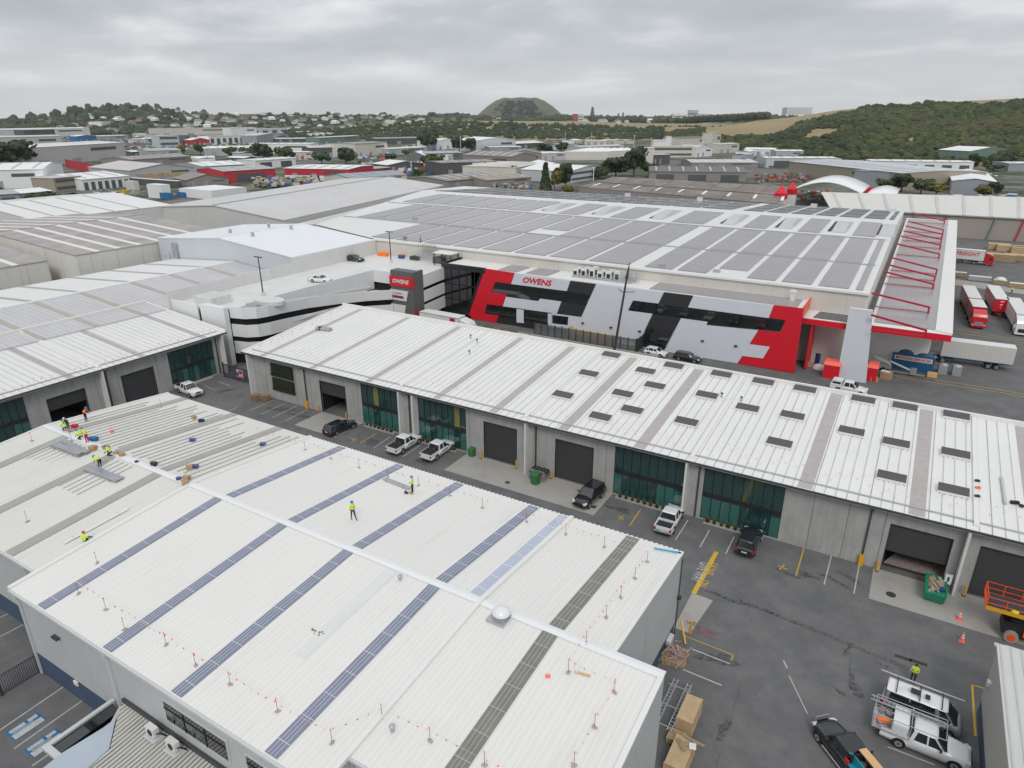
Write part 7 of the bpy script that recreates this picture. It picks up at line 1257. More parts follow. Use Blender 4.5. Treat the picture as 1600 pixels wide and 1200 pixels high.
# ================================================================ WOODS
import bmesh
def ico(sub):
    bm = bmesh.new(); bmesh.ops.create_icosphere(bm, subdivisions=sub, radius=1); v = [tuple(q.co) for q in bm.verts]; f = [tuple(q.index for q in p.verts) for p in bm.faces]; bm.free(); return v, f
I1, I2 = ico(1), ico(2)
def blobs(name, pts, mats, hi=False):
    b = MB(); rg = random.Random(len(pts)); V, Fc = I2 if hi else I1
    for (x, y, z, r, h) in pts:
        a = rg.uniform(0, 6.3); ca, sa = math.cos(a), math.sin(a); vs = []
        for (u, v, w_) in V:
            k = r * rg.uniform(.68, 1.22); vs.append((x + (u * ca - v * sa) * k, y + (u * sa + v * ca) * k, z + (w_ * .9 + .35) * h * rg.uniform(.8, 1.15)))
        b.add(vs, Fc)
    return tag(b.build(name, mats), kind='stuff')
def inpoly(x, y, P):
    c = False; j = len(P) - 1
    for i in range(len(P)):
        if (P[i][1] > y) != (P[j][1] > y) and x < (P[j][0] - P[i][0]) * (y - P[i][1]) / (P[j][1] - P[i][1]) + P[i][0]: c = not c
        j = i
    return c
def proj(p):
    d = Vector(p) - CAM; w_ = d.dot(FW); return 800 + 1060 * d.dot(RT) / w_, 600 - 1060 * d.dot(UP) / w_
CLR = [[(1120, 200), (1205, 188), (1240, 184), (1330, 172), (1330, 176), (1262, 190), (1246, 195), (1225, 208), (1195, 214), (1120, 214)], [(1250, 217), (1272, 202), (1318, 200), (1300, 212), (1268, 219)], [(1100, 192), (1150, 196), (1150, 215), (1100, 212)]]
rg = random.Random(40); pts = []
while len(pts) < 5600:
    p = rg.uniform(1040, 1680); t = rg.random() ** .8; r = RR(p, t); bb = bearing(p); z = hillR(p, t); q = (bb.x * r, bb.y * r, z); sx, sy = proj(q)
    if any(inpoly(sx, sy, P) for P in CLR): continue
    top = interp(SKR, p)
    if sy < top + (9 if p > 1430 or p < 1340 else 4) + 3 * math.sin(p * .05) + 1.5 * math.sin(p * .17) and (p < 1440 or p > 1455): continue
    s = rg.uniform(2.6, 5.6); pts.append((*q, s, s * rg.uniform(.55, .95)))
blobs('hillside_wood', pts, leafmat('hill_wood', [(.018, .034, .018), (.034, .052, .022), (.052, .066, .026), (.085, .10, .034), (.075, .05, .036)], .012), True)
pts = []
for _ in range(2100):
    p = rg.uniform(440, 1240); t = rg.random(); r = 1400 + 115 * t; bb = bearing(p); pts.append((bb.x * r, bb.y * r, max(0, zb_(p) * (t ** .8) - 2), rg.uniform(4.5, 8.5), rg.uniform(4, 8.5)))
for _ in range(260): p = rg.uniform(1020, 1200); bb = bearing(p); r = rg.uniform(1930, 2000); pts.append((bb.x * r, bb.y * r, zt_(p) - 3 + (p - 1020) * .12, 9, 10))
blobs('escarpment_wood', pts, leafmat('escarpment_wood', [(.018, .034, .02), (.034, .052, .028), (.052, .07, .034), (.08, .085, .045)], .01))
pts = []
for _ in range(1100):
    p = rg.uniform(-60, 900); t = rg.random(); 
    if 300 < p and rg.random() < .45: continue
    r = RL(p, t); bb = bearing(p); s = rg.uniform(6, 11) * (1.5 if rg.random() < .06 else 1); pts.append((bb.x * r, bb.y * r, hillL(p, t) - 1, s, s * rg.uniform(.6, 1.2)))
for _ in range(150): p = rg.gauss(200, 45); t = rg.uniform(.5, 1.0); r = RL(p, t); bb = bearing(p); pts.append((bb.x * r, bb.y * r, hillL(p, t), rg.uniform(8, 15), rg.uniform(8, 19)))
for _ in range(240): p = rg.uniform(140, 500); bb = bearing(p); r = rg.uniform(2080, 2180); pts.append((bb.x * r, bb.y * r, 0, 9, rg.uniform(6, 11)))
for _ in range(900): p = rg.uniform(330, 1330); bb = bearing(p); r = rg.uniform(2900, 3500); pts.append((bb.x * r, bb.y * r, zat(p, 187, 3000) - 5, rg.uniform(10, 20), rg.uniform(8, 20)))
blobs('suburb_trees', pts, leafmat('suburb_trees', [(.022, .04, .026), (.045, .065, .036), (.065, .085, .045), (.09, .10, .06)], .008), True)
pts = []
for _ in range(330): a = math.atan2(-vc.y, -vc.x) + rg.uniform(-.75, .55); k = rg.uniform(.42, 1.0); h = interp([(.31, .99), (.46, .88), (.62, .68), (.80, .38), (1.02, .10)], k) * hv; pts.append((vc.x + math.cos(a) * base * k, vc.y + math.sin(a) * base * k, h - 5, rg.uniform(9, 16), 5))
for _ in range(240):
    s_ = rg.random(); p = rg.uniform(655, 765) if s_ < .6 else rg.uniform(862, 905); hh = 14 + 16 * math.sin((p - 655) / 110 * 3.14) ** 2 if s_ < .6 else 22; bb = bearing(p); r = rg.uniform(3950, 4050); pts.append((bb.x * r, bb.y * r, rg.uniform(10, 26 + hh), rg.uniform(12, 20), 12))
blobs('cone_scrub', pts, leafmat('cone_scrub', [(.035, .052, .04), (.05, .068, .05), (.06, .075, .055)], .01))
# ================================================================ TREES ONE CAN TELL APART
def crown(seed, n=620, conifer=False, sz=.06):
    rg = random.Random(seed); b = MB(); lobes = []
    if not conifer:
        for i in range(11): a = rg.uniform(0, 6.3); rr = rg.uniform(.05, .34); lobes.append((math.cos(a) * rr, math.sin(a) * rr, rg.uniform(.42, .80), rg.uniform(.14, .24)))
    for i in range(n):
        if conifer: z = rg.uniform(.1, 1); r = (1 - z) * .24 * rg.uniform(.5, 1) + .01; a = rg.uniform(0, 6.3); c = Vector((math.cos(a) * r, math.sin(a) * r, z)); nn = Vector((math.cos(a), math.sin(a), .4))
        else:
            l_ = lobes[i % len(lobes)]; d = Vector((rg.gauss(0, 1), rg.gauss(0, 1), rg.gauss(0, .8))).normalized(); c = Vector(l_[:3]) + d * l_[3] * rg.uniform(.7, 1.08); nn = d
        u = nn.orthogonal().normalized(); v = nn.cross(u); s = sz * rg.uniform(.5, 1.3); t_ = rg.uniform(0, 3); uu = u * math.cos(t_) + v * math.sin(t_); vv = nn.cross(uu)
        uu = (uu + nn * rg.uniform(-.5, .5)) * s; vv = (vv + nn * rg.uniform(-.5, .5)) * s; b.add([c - uu - vv, c + uu - vv * .6, c + uu * .8 + vv, c - uu * .7 + vv], [(0, 1, 2, 3)])
    return b
TM = []
for k, (m, con) in enumerate(((LEAF, 0), (LEAFD, 0), (LEAFY, 0), (LEAFD, 1))):
    t = thing('conifer_tree' if con else 'tree', 'x', 'tree', (0, 0, 0)); c = crown(k + 50, 700, con).build('crown', m, t)
    b = MB(); b.tube((0, 0, 0), (0, 0, .5 if not con else .95), .035 if not con else .02, 7, .018)
    if not con:
        for a in range(5): b.tube((0, 0, .28 + a * .04), (math.cos(a * 1.3) * .22, math.sin(a * 1.3) * .22, .55 + .03 * a), .014, 5, .006)
    b.build('trunk', BARK, t); TM.append([t, False])
TL = ['mid-green rounded tree', 'dark green dense tree', 'olive-yellow tree', 'dark pointed conifer']
def tree(k, px_, pyb, wpx, hpx, where, group=None):
    q = G(px_, pyb); m = TM[k]; o = m[0] if not m[1] else copy_tree(m[0]); m[1] = True
    dist = (q - CAM).dot(FW); w_ = wpx * dist / 1060; h = hpx * dist / 1060 / math.cos(.25); o.location = q; o.rotation_euler = (0, 0, rnd.uniform(0, 6)); wk = .9 if k < 3 else .5; o.scale = (w_ / wk, w_ / wk, h / .98); o['label'] = TL[k] + ' ' + where
    if group: o['group'] = group
for a in ((1, 20, 262, 62, 38, 'at the left edge before the long white-walled shed'), (1, 68, 332, 52, 30, 'left one of the pair in front of the tan office'), (1, 108, 330, 44, 26, 'right one of the pair in front of the tan office'), (1, 0, 314, 26, 20, 'cut by the left edge beside the white shed'),
          (2, 287, 242, 15, 15, 'small one left of the grey roofs'), (0, 314, 243, 19, 18, 'second of the four behind the red building'), (0, 361, 248, 22, 18, 'third of the four behind the red building'), (0, 392, 250, 30, 20, 'largest of the four left of the red building'),
          (1, 412, 252, 32, 25, 'left of the twin trees behind the red shop'), (0, 447, 252, 28, 22, 'right of the twin trees behind the red shop'), (0, 503, 256, 28, 17, 'behind the middle of the red shop roof'), (1, 541, 258, 32, 24, 'sparse one behind the right end of the red shop'),
          (1, 668, 234, 32, 26, 'tall one behind the dark grey sheds'), (1, 718, 238, 24, 20, 'left palm-like one before the white hall'), (1, 737, 238, 22, 20, 'right palm-like one before the white hall'), (0, 640, 246, 20, 12, 'small one between grey sheds'), (0, 612, 252, 20, 12, 'behind the orange excavator'),
          (0, 676, 266, 40, 24, 'broad one beside the dark grey office'), (0, 654, 278, 18, 14, 'small round one above the pale roofs'), (0, 802, 281, 12, 22, 'narrow one at the end of the green shed'),
          (1, 852, 240, 24, 14, 'left of the cars on the slope'), (1, 877, 238, 20, 14, 'round one below the cars on the slope'), (3, 852, 300, 22, 40, 'left of the blue-grey office'), (2, 866, 300, 26, 36, 'beside the conifer before the blue-grey office'), (1, 884, 297, 26, 38, 'right of the yellow one before the blue-grey office'), (2, 890, 304, 26, 14, 'low bush at the edge of the solar warehouse'), (0, 950, 306, 28, 16, 'low bush poking over the solar warehouse edge'),
          (1, 962, 278, 44, 30, 'wide clump left of the brown sheds'), (1, 990, 276, 34, 42, 'tallest one left of the brown sheds'), (0, 1014, 276, 30, 22, 'bright one beside the dark house'), (1, 935, 280, 30, 18, 'lower left of the wide clump'),
          (0, 1382, 300, 30, 20, 'first in the row behind the white canopy'), (1, 1408, 300, 34, 26, 'second in the row behind the white canopy'), (0, 1438, 304, 34, 24, 'third in the row behind the white canopy'), (2, 1462, 306, 34, 18, 'fourth in the row behind the white canopy'), (1, 1380, 292, 14, 18, 'small dark one at the concrete wall'), (2, 1535, 309, 32, 18, 'rounded one before the grey gable'), (1, 1553, 308, 20, 22, 'narrow one beside the olive rounded one'),
          (1, 1521, 262, 18, 20, 'between the white doors shed and the green shed'), (0, 1552, 268, 32, 11, 'low hedge right of the white doors shed'), (1, 1320, 244, 22, 15, 'between the pale sheds under the hill'), (1, 1351, 252, 16, 13, 'left end of the white doors shed'),
          (3, 925, 191, 11, 20, 'on the skyline right of the cone'), (3, 966, 190, 7, 11, 'left of the skyline pair'), (3, 973, 190, 7, 12, 'right of the skyline pair'), (1, 676, 198, 17, 20, 'dark one standing on the dry field edge'), (3, 147, 172, 8, 12, 'poking from the left skyline'), (3, 345, 183, 6, 12, 'poking over the white skyline roof')):
    tree(*a)
b = G(688, 558); tree(0, 690, 562, 1, 1, 'unused') if False else None
# ================================================================ FAR BUILDINGS
FC = {}
def fm(k):
    if k in FC: return FC[k]
    c = dict(w=(.78, .79, .78), g=(.42, .435, .44), c=(.62, .60, .53), d=(.09, .095, .10), b=(.27, .25, .23), r=(.48, .03, .045), h=(.27, .15, .115), p=(.55, .53, .51), l=(.52, .55, .575), n=(.15, .24, .19), u=(.03, .16, .36), s=(.34, .30, .23), y=(.55, .36, .03), t=(.30, .33, .36), m=(.16, .16, .16))[k]
    FC[k] = mat('far_' + k, c, .7, var=.10, scale=.05, stain=(tuple(v * .6 for v in c), .45, (.06, .06, .4), .56)); return FC[k]
def fs(lab, xl, yl, xr, yr, yt, dep, roof, wall, rise=1.2, doors=0, dk='d', cat='warehouse', name='far_shed', win=0):
    P, Q = G(xl, yl), G(xr, yr); h = max(2.5, PY(xl, yt, P.y).z); e = (Q - P).normalized(); D = Vector((-e.y, e.x, 0)) * dep; L_ = (Q - P).length
    t = thing(name, lab, cat, (P + Q) / 2); z = Vector((0, 0, h)); b = MB()
    if rise >= 0:
        b.add([P, Q, Q + D, P + D, P + z, Q + z, Q + D + z, P + D + z, P + D / 2 + z + Vector((0, 0, rise)), Q + D / 2 + z + Vector((0, 0, rise))], [(0, 1, 5, 4), (2, 3, 7, 6), (1, 2, 6, 9, 5), (3, 0, 4, 8, 7)]); b.build('walls', fm(wall), t); o_ = D.normalized() * -.5 + e * 0; rz_ = Vector((0, 0, rise)); up_ = Vector((0, 0, .12)); ee = e * .4
        for A_, B_ in ((P + o_, P + D / 2), (P + D - o_, P + D / 2)): c = MB(); c.slab([A_ - ee + z + up_, A_ + e * L_ + ee + z + up_, B_ + e * L_ + ee + z + rz_ + up_, B_ - ee + z + rz_ + up_], .2); c.build('roof', fm(roof), t)
    else:
        M_ = (P + Q) / 2; rz_ = Vector((0, 0, -rise)); b.add([P, Q, Q + D, P + D, P + z, Q + z, Q + D + z, P + D + z, M_ + z + rz_, M_ + D + z + rz_], [(0, 1, 5, 8, 4), (2, 3, 7, 9, 6), (1, 2, 6, 5), (3, 0, 4, 7)]); b.build('walls', fm(wall), t); up_ = Vector((0, 0, .12)); o_ = D.normalized() * .5
        for A_ in (P - e * .5, Q + e * .5): c = MB(); c.slab([A_ - o_ + z + up_, M_ - o_ + z + rz_ + up_, M_ + D + o_ + z + rz_ + up_, A_ + D + o_ + z + up_], .2); c.build('roof', fm(roof), t)
    nrm = D.normalized() * -.12
    if rise > 0 and L_ > 25:
        for i in range(int(L_ / 9)):
            f = (i + .5) / int(L_ / 9); p0 = P + e * L_ * f + D * .06 + z + Vector((0, 0, .36 + rise * .12)); p1 = P + e * L_ * f + D * .46 + z + Vector((0, 0, .36 + rise * .92)); c = MB(); c.bar(p0, p1, 1.0, .12); c.build('skylight', fm('p' if roof != 'p' and roof != 'b' else 'w'), t)
    def rect(f0, f1, z0, z1, nm, m): c = MB(); c.slab([P + e * L_ * f0 + nrm + Vector((0, 0, z0)), P + e * L_ * f1 + nrm + Vector((0, 0, z0)), P + e * L_ * f1 + nrm + Vector((0, 0, z1)), P + e * L_ * f0 + nrm + Vector((0, 0, z1))], .1, up=D.normalized() * -1); c.build(nm, m, t)
    if L_ > 18 and not doors and not win:
        rect(.12, .2, .1, min(4.5, h * .7), 'roller_door', fm('t')); rect(.42, .5, .1, min(4.5, h * .7), 'roller_door', fm('t')); rect(.62, .9, h * .62, h * .8, 'window_band', fm('d'))
    for i in range(doors): f = (i + .5) / doors; rect(f - .28 / doors, f + .28 / doors, .1, h * .72, 'roller_door', fm(dk))
    for j in range(win): rect(.06, .94, h * (j + .35) / win, h * (j + .75) / win, 'window_band', fm('d'))
    return t, P, e, L_, h, nrm
FS = [('blue-grey glass office at the far left under the trees', 5, 200, 52, 199, 186, 25, 'l', 't', 0, 0, 'd', 'office', 'far_office', 2), ('long white-roofed showroom with dark glass, far left', 0, 217, 142, 212, 203, 40, 'w', 'w', 2, 0), ('dark glazed box in front of the white showroom', 40, 218, 88, 216, 203, 20, 'w', 'd', 0),
  ('tall blank white block in front of the left hill', 162, 209, 195, 207, 190, 30, 'w', 'w', 0), ('narrow white block left of the tall blank one', 136, 203, 150, 202, 190, 20, 'w', 'w', 0), ('blue-fronted shop with arched roof, far left', 122, 222, 152, 221, 213, 20, 'w', 'u', -2), ('grey shop with blue trim beside the blue-fronted one', 152, 221, 200, 219, 213, 20, 'w', 'g', 1),
  ('pale wall shed behind the big tree on the left', 0, 236, 100, 232, 215, 30, 'p', 'p', 1.5), ('long white-walled shed in the left middle distance', 40, 262, 198, 247, 232, 60, 'w', 'p', 1.5), ('white-roofed freight shed with pale wall at the left edge', -60, 297, 72, 293, 268, 60, 'w', 'w', 2.5), ('tan brick two-storey office with blue windows', 88, 301, 131, 296, 279, 16, 'p', 's', 0, 0, 'd', 'office', 'far_office', 2),
  ('loading dock shed with row of dark open doors', 131, 298, 204, 291, 281, 45, 'w', 'w', 2.2, 7), ('low shed with blue-grey front, left edge', -40, 334, 36, 328, 308, 25, 'g', 't', 1), ('low shed with blue-grey front, right of its twin', 36, 327, 86, 322, 303, 22, 'w', 't', 1),
  ('red-sided shed with pale roof and yellow letters on its gable', 206, 284, 306, 277, 267, 60, 'p', 'g', -3.4), ('long pale wall shed in front of the left hill', 240, 212, 362, 210, 201, 30, 'c', 'c', .5), ('pale wall shed with black panel, right of the long one', 362, 213, 402, 212, 200, 30, 'w', 'w', .5), ('blue-grey glazed office in the left middle distance', 250, 230, 281, 229, 212, 22, 'w', 'l', 0, 0, 'd', 'office', 'far_office', 2), ('dark grey block right of the glazed office', 283, 227, 298, 226, 212, 18, 'd', 'm', 0), ('small white-roofed house with red gable wall', 300, 227, 328, 226, 219, 20, 'w', 'r', -3), ('white showroom with shop windows, left middle distance', 328, 226, 400, 223, 213, 25, 'c', 'w', .5, 8),
  ('grey roofed shed beside the small olive tree', 232, 246, 284, 244, 236, 30, 'g', 'g', 2), ('long white-roofed shed behind the four trees', 320, 244, 412, 242, 232, 45, 'w', 'g', 1.5), ('brownish low roof behind the lettered shed', 206, 262, 300, 255, 250, 35, 'b', 'b', 2), ('white low roof in front of the trees', 292, 252, 336, 251, 247, 20, 'w', 'w', 1), ('white roofed shed with dark gable left of the red building', 318, 270, 384, 266, 260, 45, 'w', 'g', 2), ('faded red shed with grey roof', 352, 287, 432, 281, 268, 35, 'g', 'r', 1.5, 1), ('arched brown-roofed store below the lettered shed', 292, 292, 358, 288, 282, 25, 'b', 'b', -3),
  ('white flat long building with dark squares, before the suburb', 392, 212, 450, 209, 202, 20, 'w', 'w', .5, 4), ('blue-grey gabled workshop, middle distance', 402, 224, 452, 220, 212, 35, 'p', 't', -3), ('dark low shed with white roof next to the gabled workshop', 430, 222, 482, 221, 217, 25, 'w', 'd', 1), ('grey shed under the pointed roof', 440, 216, 490, 213, 208, 25, 'g', 'd', 1.5), ('white long hall below the wooded bank', 505, 219, 582, 216, 209, 40, 'w', 'w', 1.5), ('teal-sided shed in front of the white hall', 500, 226, 562, 222, 215, 25, 'w', 'n', .5), ('wide white-walled shed in the middle distance', 392, 240, 486, 240, 225, 40, 'w', 'w', .5), ('open grey canopy shed with dark interior', 484, 246, 556, 244, 231, 30, 'p', 'd', 1.5), ('cream-walled shed right of the open canopy', 556, 246, 606, 242, 225, 40, 'b', 'c', .5), ('white low wall building with vans on its roof', 460, 250, 490, 249, 238, 18, 'w', 'c', 0),
  ('white shed with dark doors behind the red shop', 400, 264, 463, 259, 251, 22, 'w', 'w', .5, 2), ('bright red shop with white roof and white lower wall', 446, 281, 546, 283, 263, 42, 'w', 'r', .8, 0), ('low red extension right of the red shop', 573, 276, 610, 272, 265, 20, 'g', 'r', .4), ('grey ribbed-roof store right of the red shop', 548, 290, 636, 283, 279, 30, 't', 'c', 2), ('brown-roofed long shed below the wooded bank', 588, 226, 664, 224, 217, 35, 'b', 'd', 1.5), ('white hall with sawtooth front below the wooded bank', 682, 234, 720, 232, 221, 35, 'w', 'w', -3), ('big white hall with two gables below the wooded bank', 744, 238, 806, 236, 220, 50, 'w', 'l', -3.5), ('pale low canopy shed right of the white halls', 766, 239, 815, 238, 230, 20, 'w', 't', .5),
  ('white-roofed low shed behind the excavator', 604, 243, 668, 239, 233, 22, 'w', 'g', .8), ('dark grey gabled shed in the centre distance', 638, 257, 664, 257, 243, 35, 'w', 'm', -3), ('grey-walled shed beside the dark gable', 664, 256, 724, 254, 240, 40, 'g', 'm', 1), ('white-roofed garage with black front', 606, 269, 662, 266, 258, 25, 'w', 'd', -2.5), ('dark grey office with white panels in the centre distance', 690, 276, 776, 272, 255, 28, 'b', 'd', .4, 0), ('grey annexe with white wall behind the dark office', 700, 256, 723, 252, 243, 18, 'w', 'w', .4), ('brown shed with a row of white skylights, left', 724, 258, 800, 262, 242, 35, 'b', 'b', 3), ('brown shed with a row of white skylights, right', 796, 258, 846, 258, 240, 35, 'b', 'b', -3), ('green-walled shed by the narrow tree', 776, 281, 812, 278, 262, 25, 'w', 'n', .5), ('low brown asbestos roof between pale roofs', 700, 296, 790, 286, 283, 35, 'b', 'b', 1.5), ('low brown roof right of the other brown roof', 760, 294, 830, 288, 282, 28, 's', 'b', 1.5),
  ('pale roof with curved ridge below the wooded bank', 796, 233, 850, 230, 225, 35, 'w', 'd', 2.5), ('cream wall shed left of the blue-grey office', 806, 282, 850, 272, 262, 40, 'c', 'c', .3), ('blue-grey two-storey office with white gabled roof', 890, 286, 942, 278, 268, 38, 'w', 'l', -2.5, 0, 'd', 'office', 'far_office', 2), ('white gabled roof left part of the blue-grey office', 840, 278, 892, 277, 262, 42, 'w', 'l', -3), ('grey flat roof beside the sawtooth shed', 846, 252, 884, 250, 240, 30, 'w', 'p', .5), ('dark sawtooth shed below the cars on the slope', 905, 238, 975, 235, 230, 25, 'p', 'p', 1.2), ('cream low shed right of the sawtooth', 950, 250, 1000, 246, 241, 22, 'w', 'c', .5),
  ('cream factory hall with long strip windows', 1058, 232, 1112, 230, 216, 28, 'm', 'c', 1.2, 0), ('cream factory tower, tall right one', 1111, 236, 1124, 235, 208, 14, 'c', 'c', 0), ('cream factory tower, small left one', 1040, 233, 1048, 233, 213, 10, 'w', 'w', 0), ('cream factory office with rows of windows', 1018, 246, 1084, 246, 229, 18, 'c', 'c', .4, 0, 'd', 'office', 'far_office', 2), ('factory wing with gable roof', 1086, 246, 1112, 244, 232, 25, 'p', 'w', -3), ('factory right-hand wing with white wall', 1122, 240, 1154, 238, 226, 22, 'p', 'c', 1), ('white left wing of the factory', 1020, 236, 1040, 236, 220, 15, 'p', 'w', 1),
  ('cream blank block left of the dark house', 1006, 257, 1020, 257, 231, 14, 'w', 'c', 0), ('dark and white modern office beside the cream block', 1019, 257, 1046, 256, 242, 16, 'l', 'd', .3), ('grey-roofed long shed behind the brown shed', 1080, 262, 1184, 262, 254, 40, 'p', 'b', 1.5), ('old brown-roofed workshop with open front', 1014, 282, 1165, 284, 268, 32, 'm', 'b', 2.5, 3), ('blue-white shed at the foot of the hill', 1196, 262, 1306, 262, 247, 25, 'w', 'l', .6, 2), ('long stained concrete-walled shed', 1231, 273, 1404, 297, 252, 58, 'l', 's', 1.2), ('grey gable end of the concrete shed', 1404, 296, 1470, 290, 271, 30, 'l', 't', .8), ('green-roofed house at the foot of the hill', 1254, 248, 1295, 248, 241, 18, 'n', 'w', -2.5), ('pale cluster house left of the green-roofed one', 1212, 248, 1254, 248, 236, 18, 'w', 'g', 1),
  ('white shed with dark roller doors under the hill', 1358, 269, 1518, 272, 251, 22, 'w', 'w', .4, 6), ('small pale house above the white doors shed', 1388, 248, 1412, 248, 239, 12, 'g', 'w', 1), ('green-walled gabled hall under the hill', 1510, 260, 1570, 258, 236, 30, 'w', 'n', -3), ('low green-trimmed canopy left of the green hall', 1472, 250, 1512, 249, 240, 15, 'w', 'n', .5), ('grey gabled shed with white base, right middle', 1484, 303, 1552, 306, 282, 85, 'w', 't', -1.6), ('blue-grey shed at the right edge under the hill', 1574, 268, 1640, 268, 255, 20, 'w', 't', .5), ('tan low shed at the right edge behind it', 1565, 258, 1640, 258, 245, 15, 'w', 's', .5)]
for a in FS:
    o, P, e_, L_, h_, nr = fs(*a)
    if 'yellow letters' in a[0]:
        ang = math.atan2(e_.y, e_.x); c_ = P + e_ * L_ * .42 + nr * 1.5 + Vector((0, 0, h_ * .42)); text('THERMTANK', 4.2, W['yline'], 'lettering', Matrix.Translation(c_) @ Matrix.Rotation(ang, 4, 'Z') @ Matrix.Rotation(R(90), 4, 'X'), o, ext=.1, font_w=1.3); b = MB(); q0, q1 = G(104, 262), G(206, 284); b.slab([q0, q1, q1 + Vector((0, 0, h_)), q0 + Vector((0, 0, h_))], .3, up=(1, 0, 0)); b.build('red_side_wall', fm('r'), o)
    if 'bright red shop' in a[0]:
        b = MB(); b.slab([P + nr * 2, P + e_ * L_ + nr * 2, P + e_ * L_ + nr * 2 + Vector((0, 0, h_ * .42)), P + nr * 2 + Vector((0, 0, h_ * .42))], .1, up=nr.normalized()); b.build('white_lower_wall', fm('w'), o)
    if 'dark grey office with' in a[0]:
        for f0, f1 in ((.55, .76), (.8, .98)): b = MB(); b.slab([P + e_ * L_ * f + nr * 2 + Vector((0, 0, z)) for f, z in ((f0, h_ * .6), (f1, h_ * .6), (f1, h_ * .95), (f0, h_ * .95))], .1, up=nr.normalized()); b.build('white_panel', fm('w'), o)
# big brown asbestos roof behind the solar warehouse
t = thing('far_shed', 'very long weathered brown corrugated roof with small white skylights behind the solar warehouse', 'warehouse', (-90, 310, 0)); t['label'] = 'very long weathered brown roof with small white skylights behind the solar warehouse'
A_, B_, C_, D_ = G(905, 292, 7), G(1222, 319, 7), G(1232, 291, 10), G(958, 276, 10); b = MB(); b.slab([A_, B_, C_, D_], .3); b.build('roof', mat('asbestos_brown', (.20, .175, .155), .9, var=.3, scale=.06, seam=[(0, 12.2, .05, .45)], stain=((.40, .36, .31), .75, (.09, .05, 1), .5)), t)
b = MB(); b.slab([(A_.x, A_.y, 0), (B_.x, B_.y, 0), (B_.x, B_.y, 7), (A_.x, A_.y, 7)], .3, up=(0, -1, 0)); b.slab([D_ + Vector((0, .5, -10)), C_ + Vector((0, .5, -10)), C_ + Vector((0, .5, -.3)), D_ + Vector((0, .5, -.3))], .3, up=(0, 1, 0)); b.build('walls', fm('b'), t)
for f in [.05 + i * .118 for i in range(9)]:
    p0 = A_.lerp(B_, f); p1 = D_.lerp(C_, f + .0); q0, q1 = p0.lerp(p1, .16), p0.lerp(p1, .38); b = MB(); b.bar(q0 + Vector((0, 0, .1)), q1 + Vector((0, 0, .1)), 1.2, .1); b.build('skylight', fm('w'), t)
b = MB(); b.bar(A_.lerp(D_, .45) + Vector((0, 0, .12)), B_.lerp(C_, .45) + Vector((0, 0, .12)), .35, .2); b.build('roof_gutter', fm('d'), t)
# white canopy with grey strips right of the solar roof
t = thing('far_shed', 'long cream-white canopy roof with thin grey strips above a beige wall, right side', 'warehouse', (0, 300, 0))
A_, B_ = G(1297, 325, 8), G(1640, 343, 8); C_, D_ = G(1640, 309, 9.5), G(1283, 300, 9.5); b = MB(); b.slab([A_, B_, C_, D_], .3); b.build('roof', mat('canopy_cream', (.66, .64, .60), .6, var=.05, scale=.1), t)
for f in [.055 + i * .117 for i in range(8)]: p0, p1 = A_.lerp(B_, f), D_.lerp(C_, f); b = MB(); b.bar(p0 + Vector((0, 0, .08)), p1 + Vector((0, 0, .08)), 1.0, .08); b.build('grey_strip', fm('p'), t)
b = MB(); b.slab([(A_.x, A_.y + .5, 0), (B_.x, B_.y + .5, 0), (B_.x, B_.y + .5, 7.6), (A_.x, A_.y + .5, 7.6)], .3, up=(0, -1, 0)); b.build('beige_wall', mat('beige_curtain', (.33, .30, .26), .8, var=.1, scale=.1), t)
for f, m in ((.42, 'n'), (.565, 'r'), (.78, 'n'), (.9, 'r'), (.2, 'r')): p = A_.lerp(B_, f); b = MB(); b.bar((p.x, p.y - .1, 7.5), (p.x - 1.2, p.y - .2, .2), .5, .4); b.build('post', fm(m), t)
b = MB(); b.bar(A_ + Vector((0, -.1, -.2)), B_ + Vector((0, -.1, -.2)), .3, .4); b.build('gutter', fm('g'), t)
# arched white canopy, pointed red towers
t = thing('arched_canopy', 'white arched canopy roof beyond the far corner of the solar warehouse', 'canopy', G(1285, 318)); q0, q1 = G(1226, 302, 7), G(1346, 303, 7); D = Vector((0, 46, 0)); rings = []
for i in range(13): f = i / 12; p = q0.lerp(q1, f); z = 5.0 * math.sin(math.pi * f); rings.append([p + Vector((0, 0, z)), p + D + Vector((0, 0, z)), p + D + Vector((0, 0, z + .3)), p + Vector((0, 0, z + .3))])
b = MB(); b.loft(rings); b.build('arched_roof', fm('w'), t); b = MB(); [b.tube((q0.lerp(q1, f).x, q0.y + 2, 0), (q0.lerp(q1, f).x, q0.y + 2, 7 + 4.8 * math.sin(math.pi * f)), .2, 6) for f in (.02, .12, .98)]; b.build('columns', fm('g'), t)
t = thing('arched_canopy', 'second white arch partly hidden behind the cream canopy roof', 'canopy', G(1380, 312)); q0, q1 = G(1348, 310, 6.5), G(1398, 310, 6.5); rings = []
for i in range(9): f = i / 8; p = q0.lerp(q1, f); z = 1.8 * math.sin(math.pi * f); rings.append([p + Vector((0, 0, z)), p + D + Vector((0, 0, z)), p + D + Vector((0, 0, z + .3)), p + Vector((0, 0, z + .3))])
b = MB(); b.loft(rings); b.build('arched_roof', fm('w'), t); b = MB(); b.tube((q0.x + 2, q0.y + 2, 0), (q0.x + 2, q0.y + 2, 6.6), .2, 6); b.build('column', fm('g'), t)
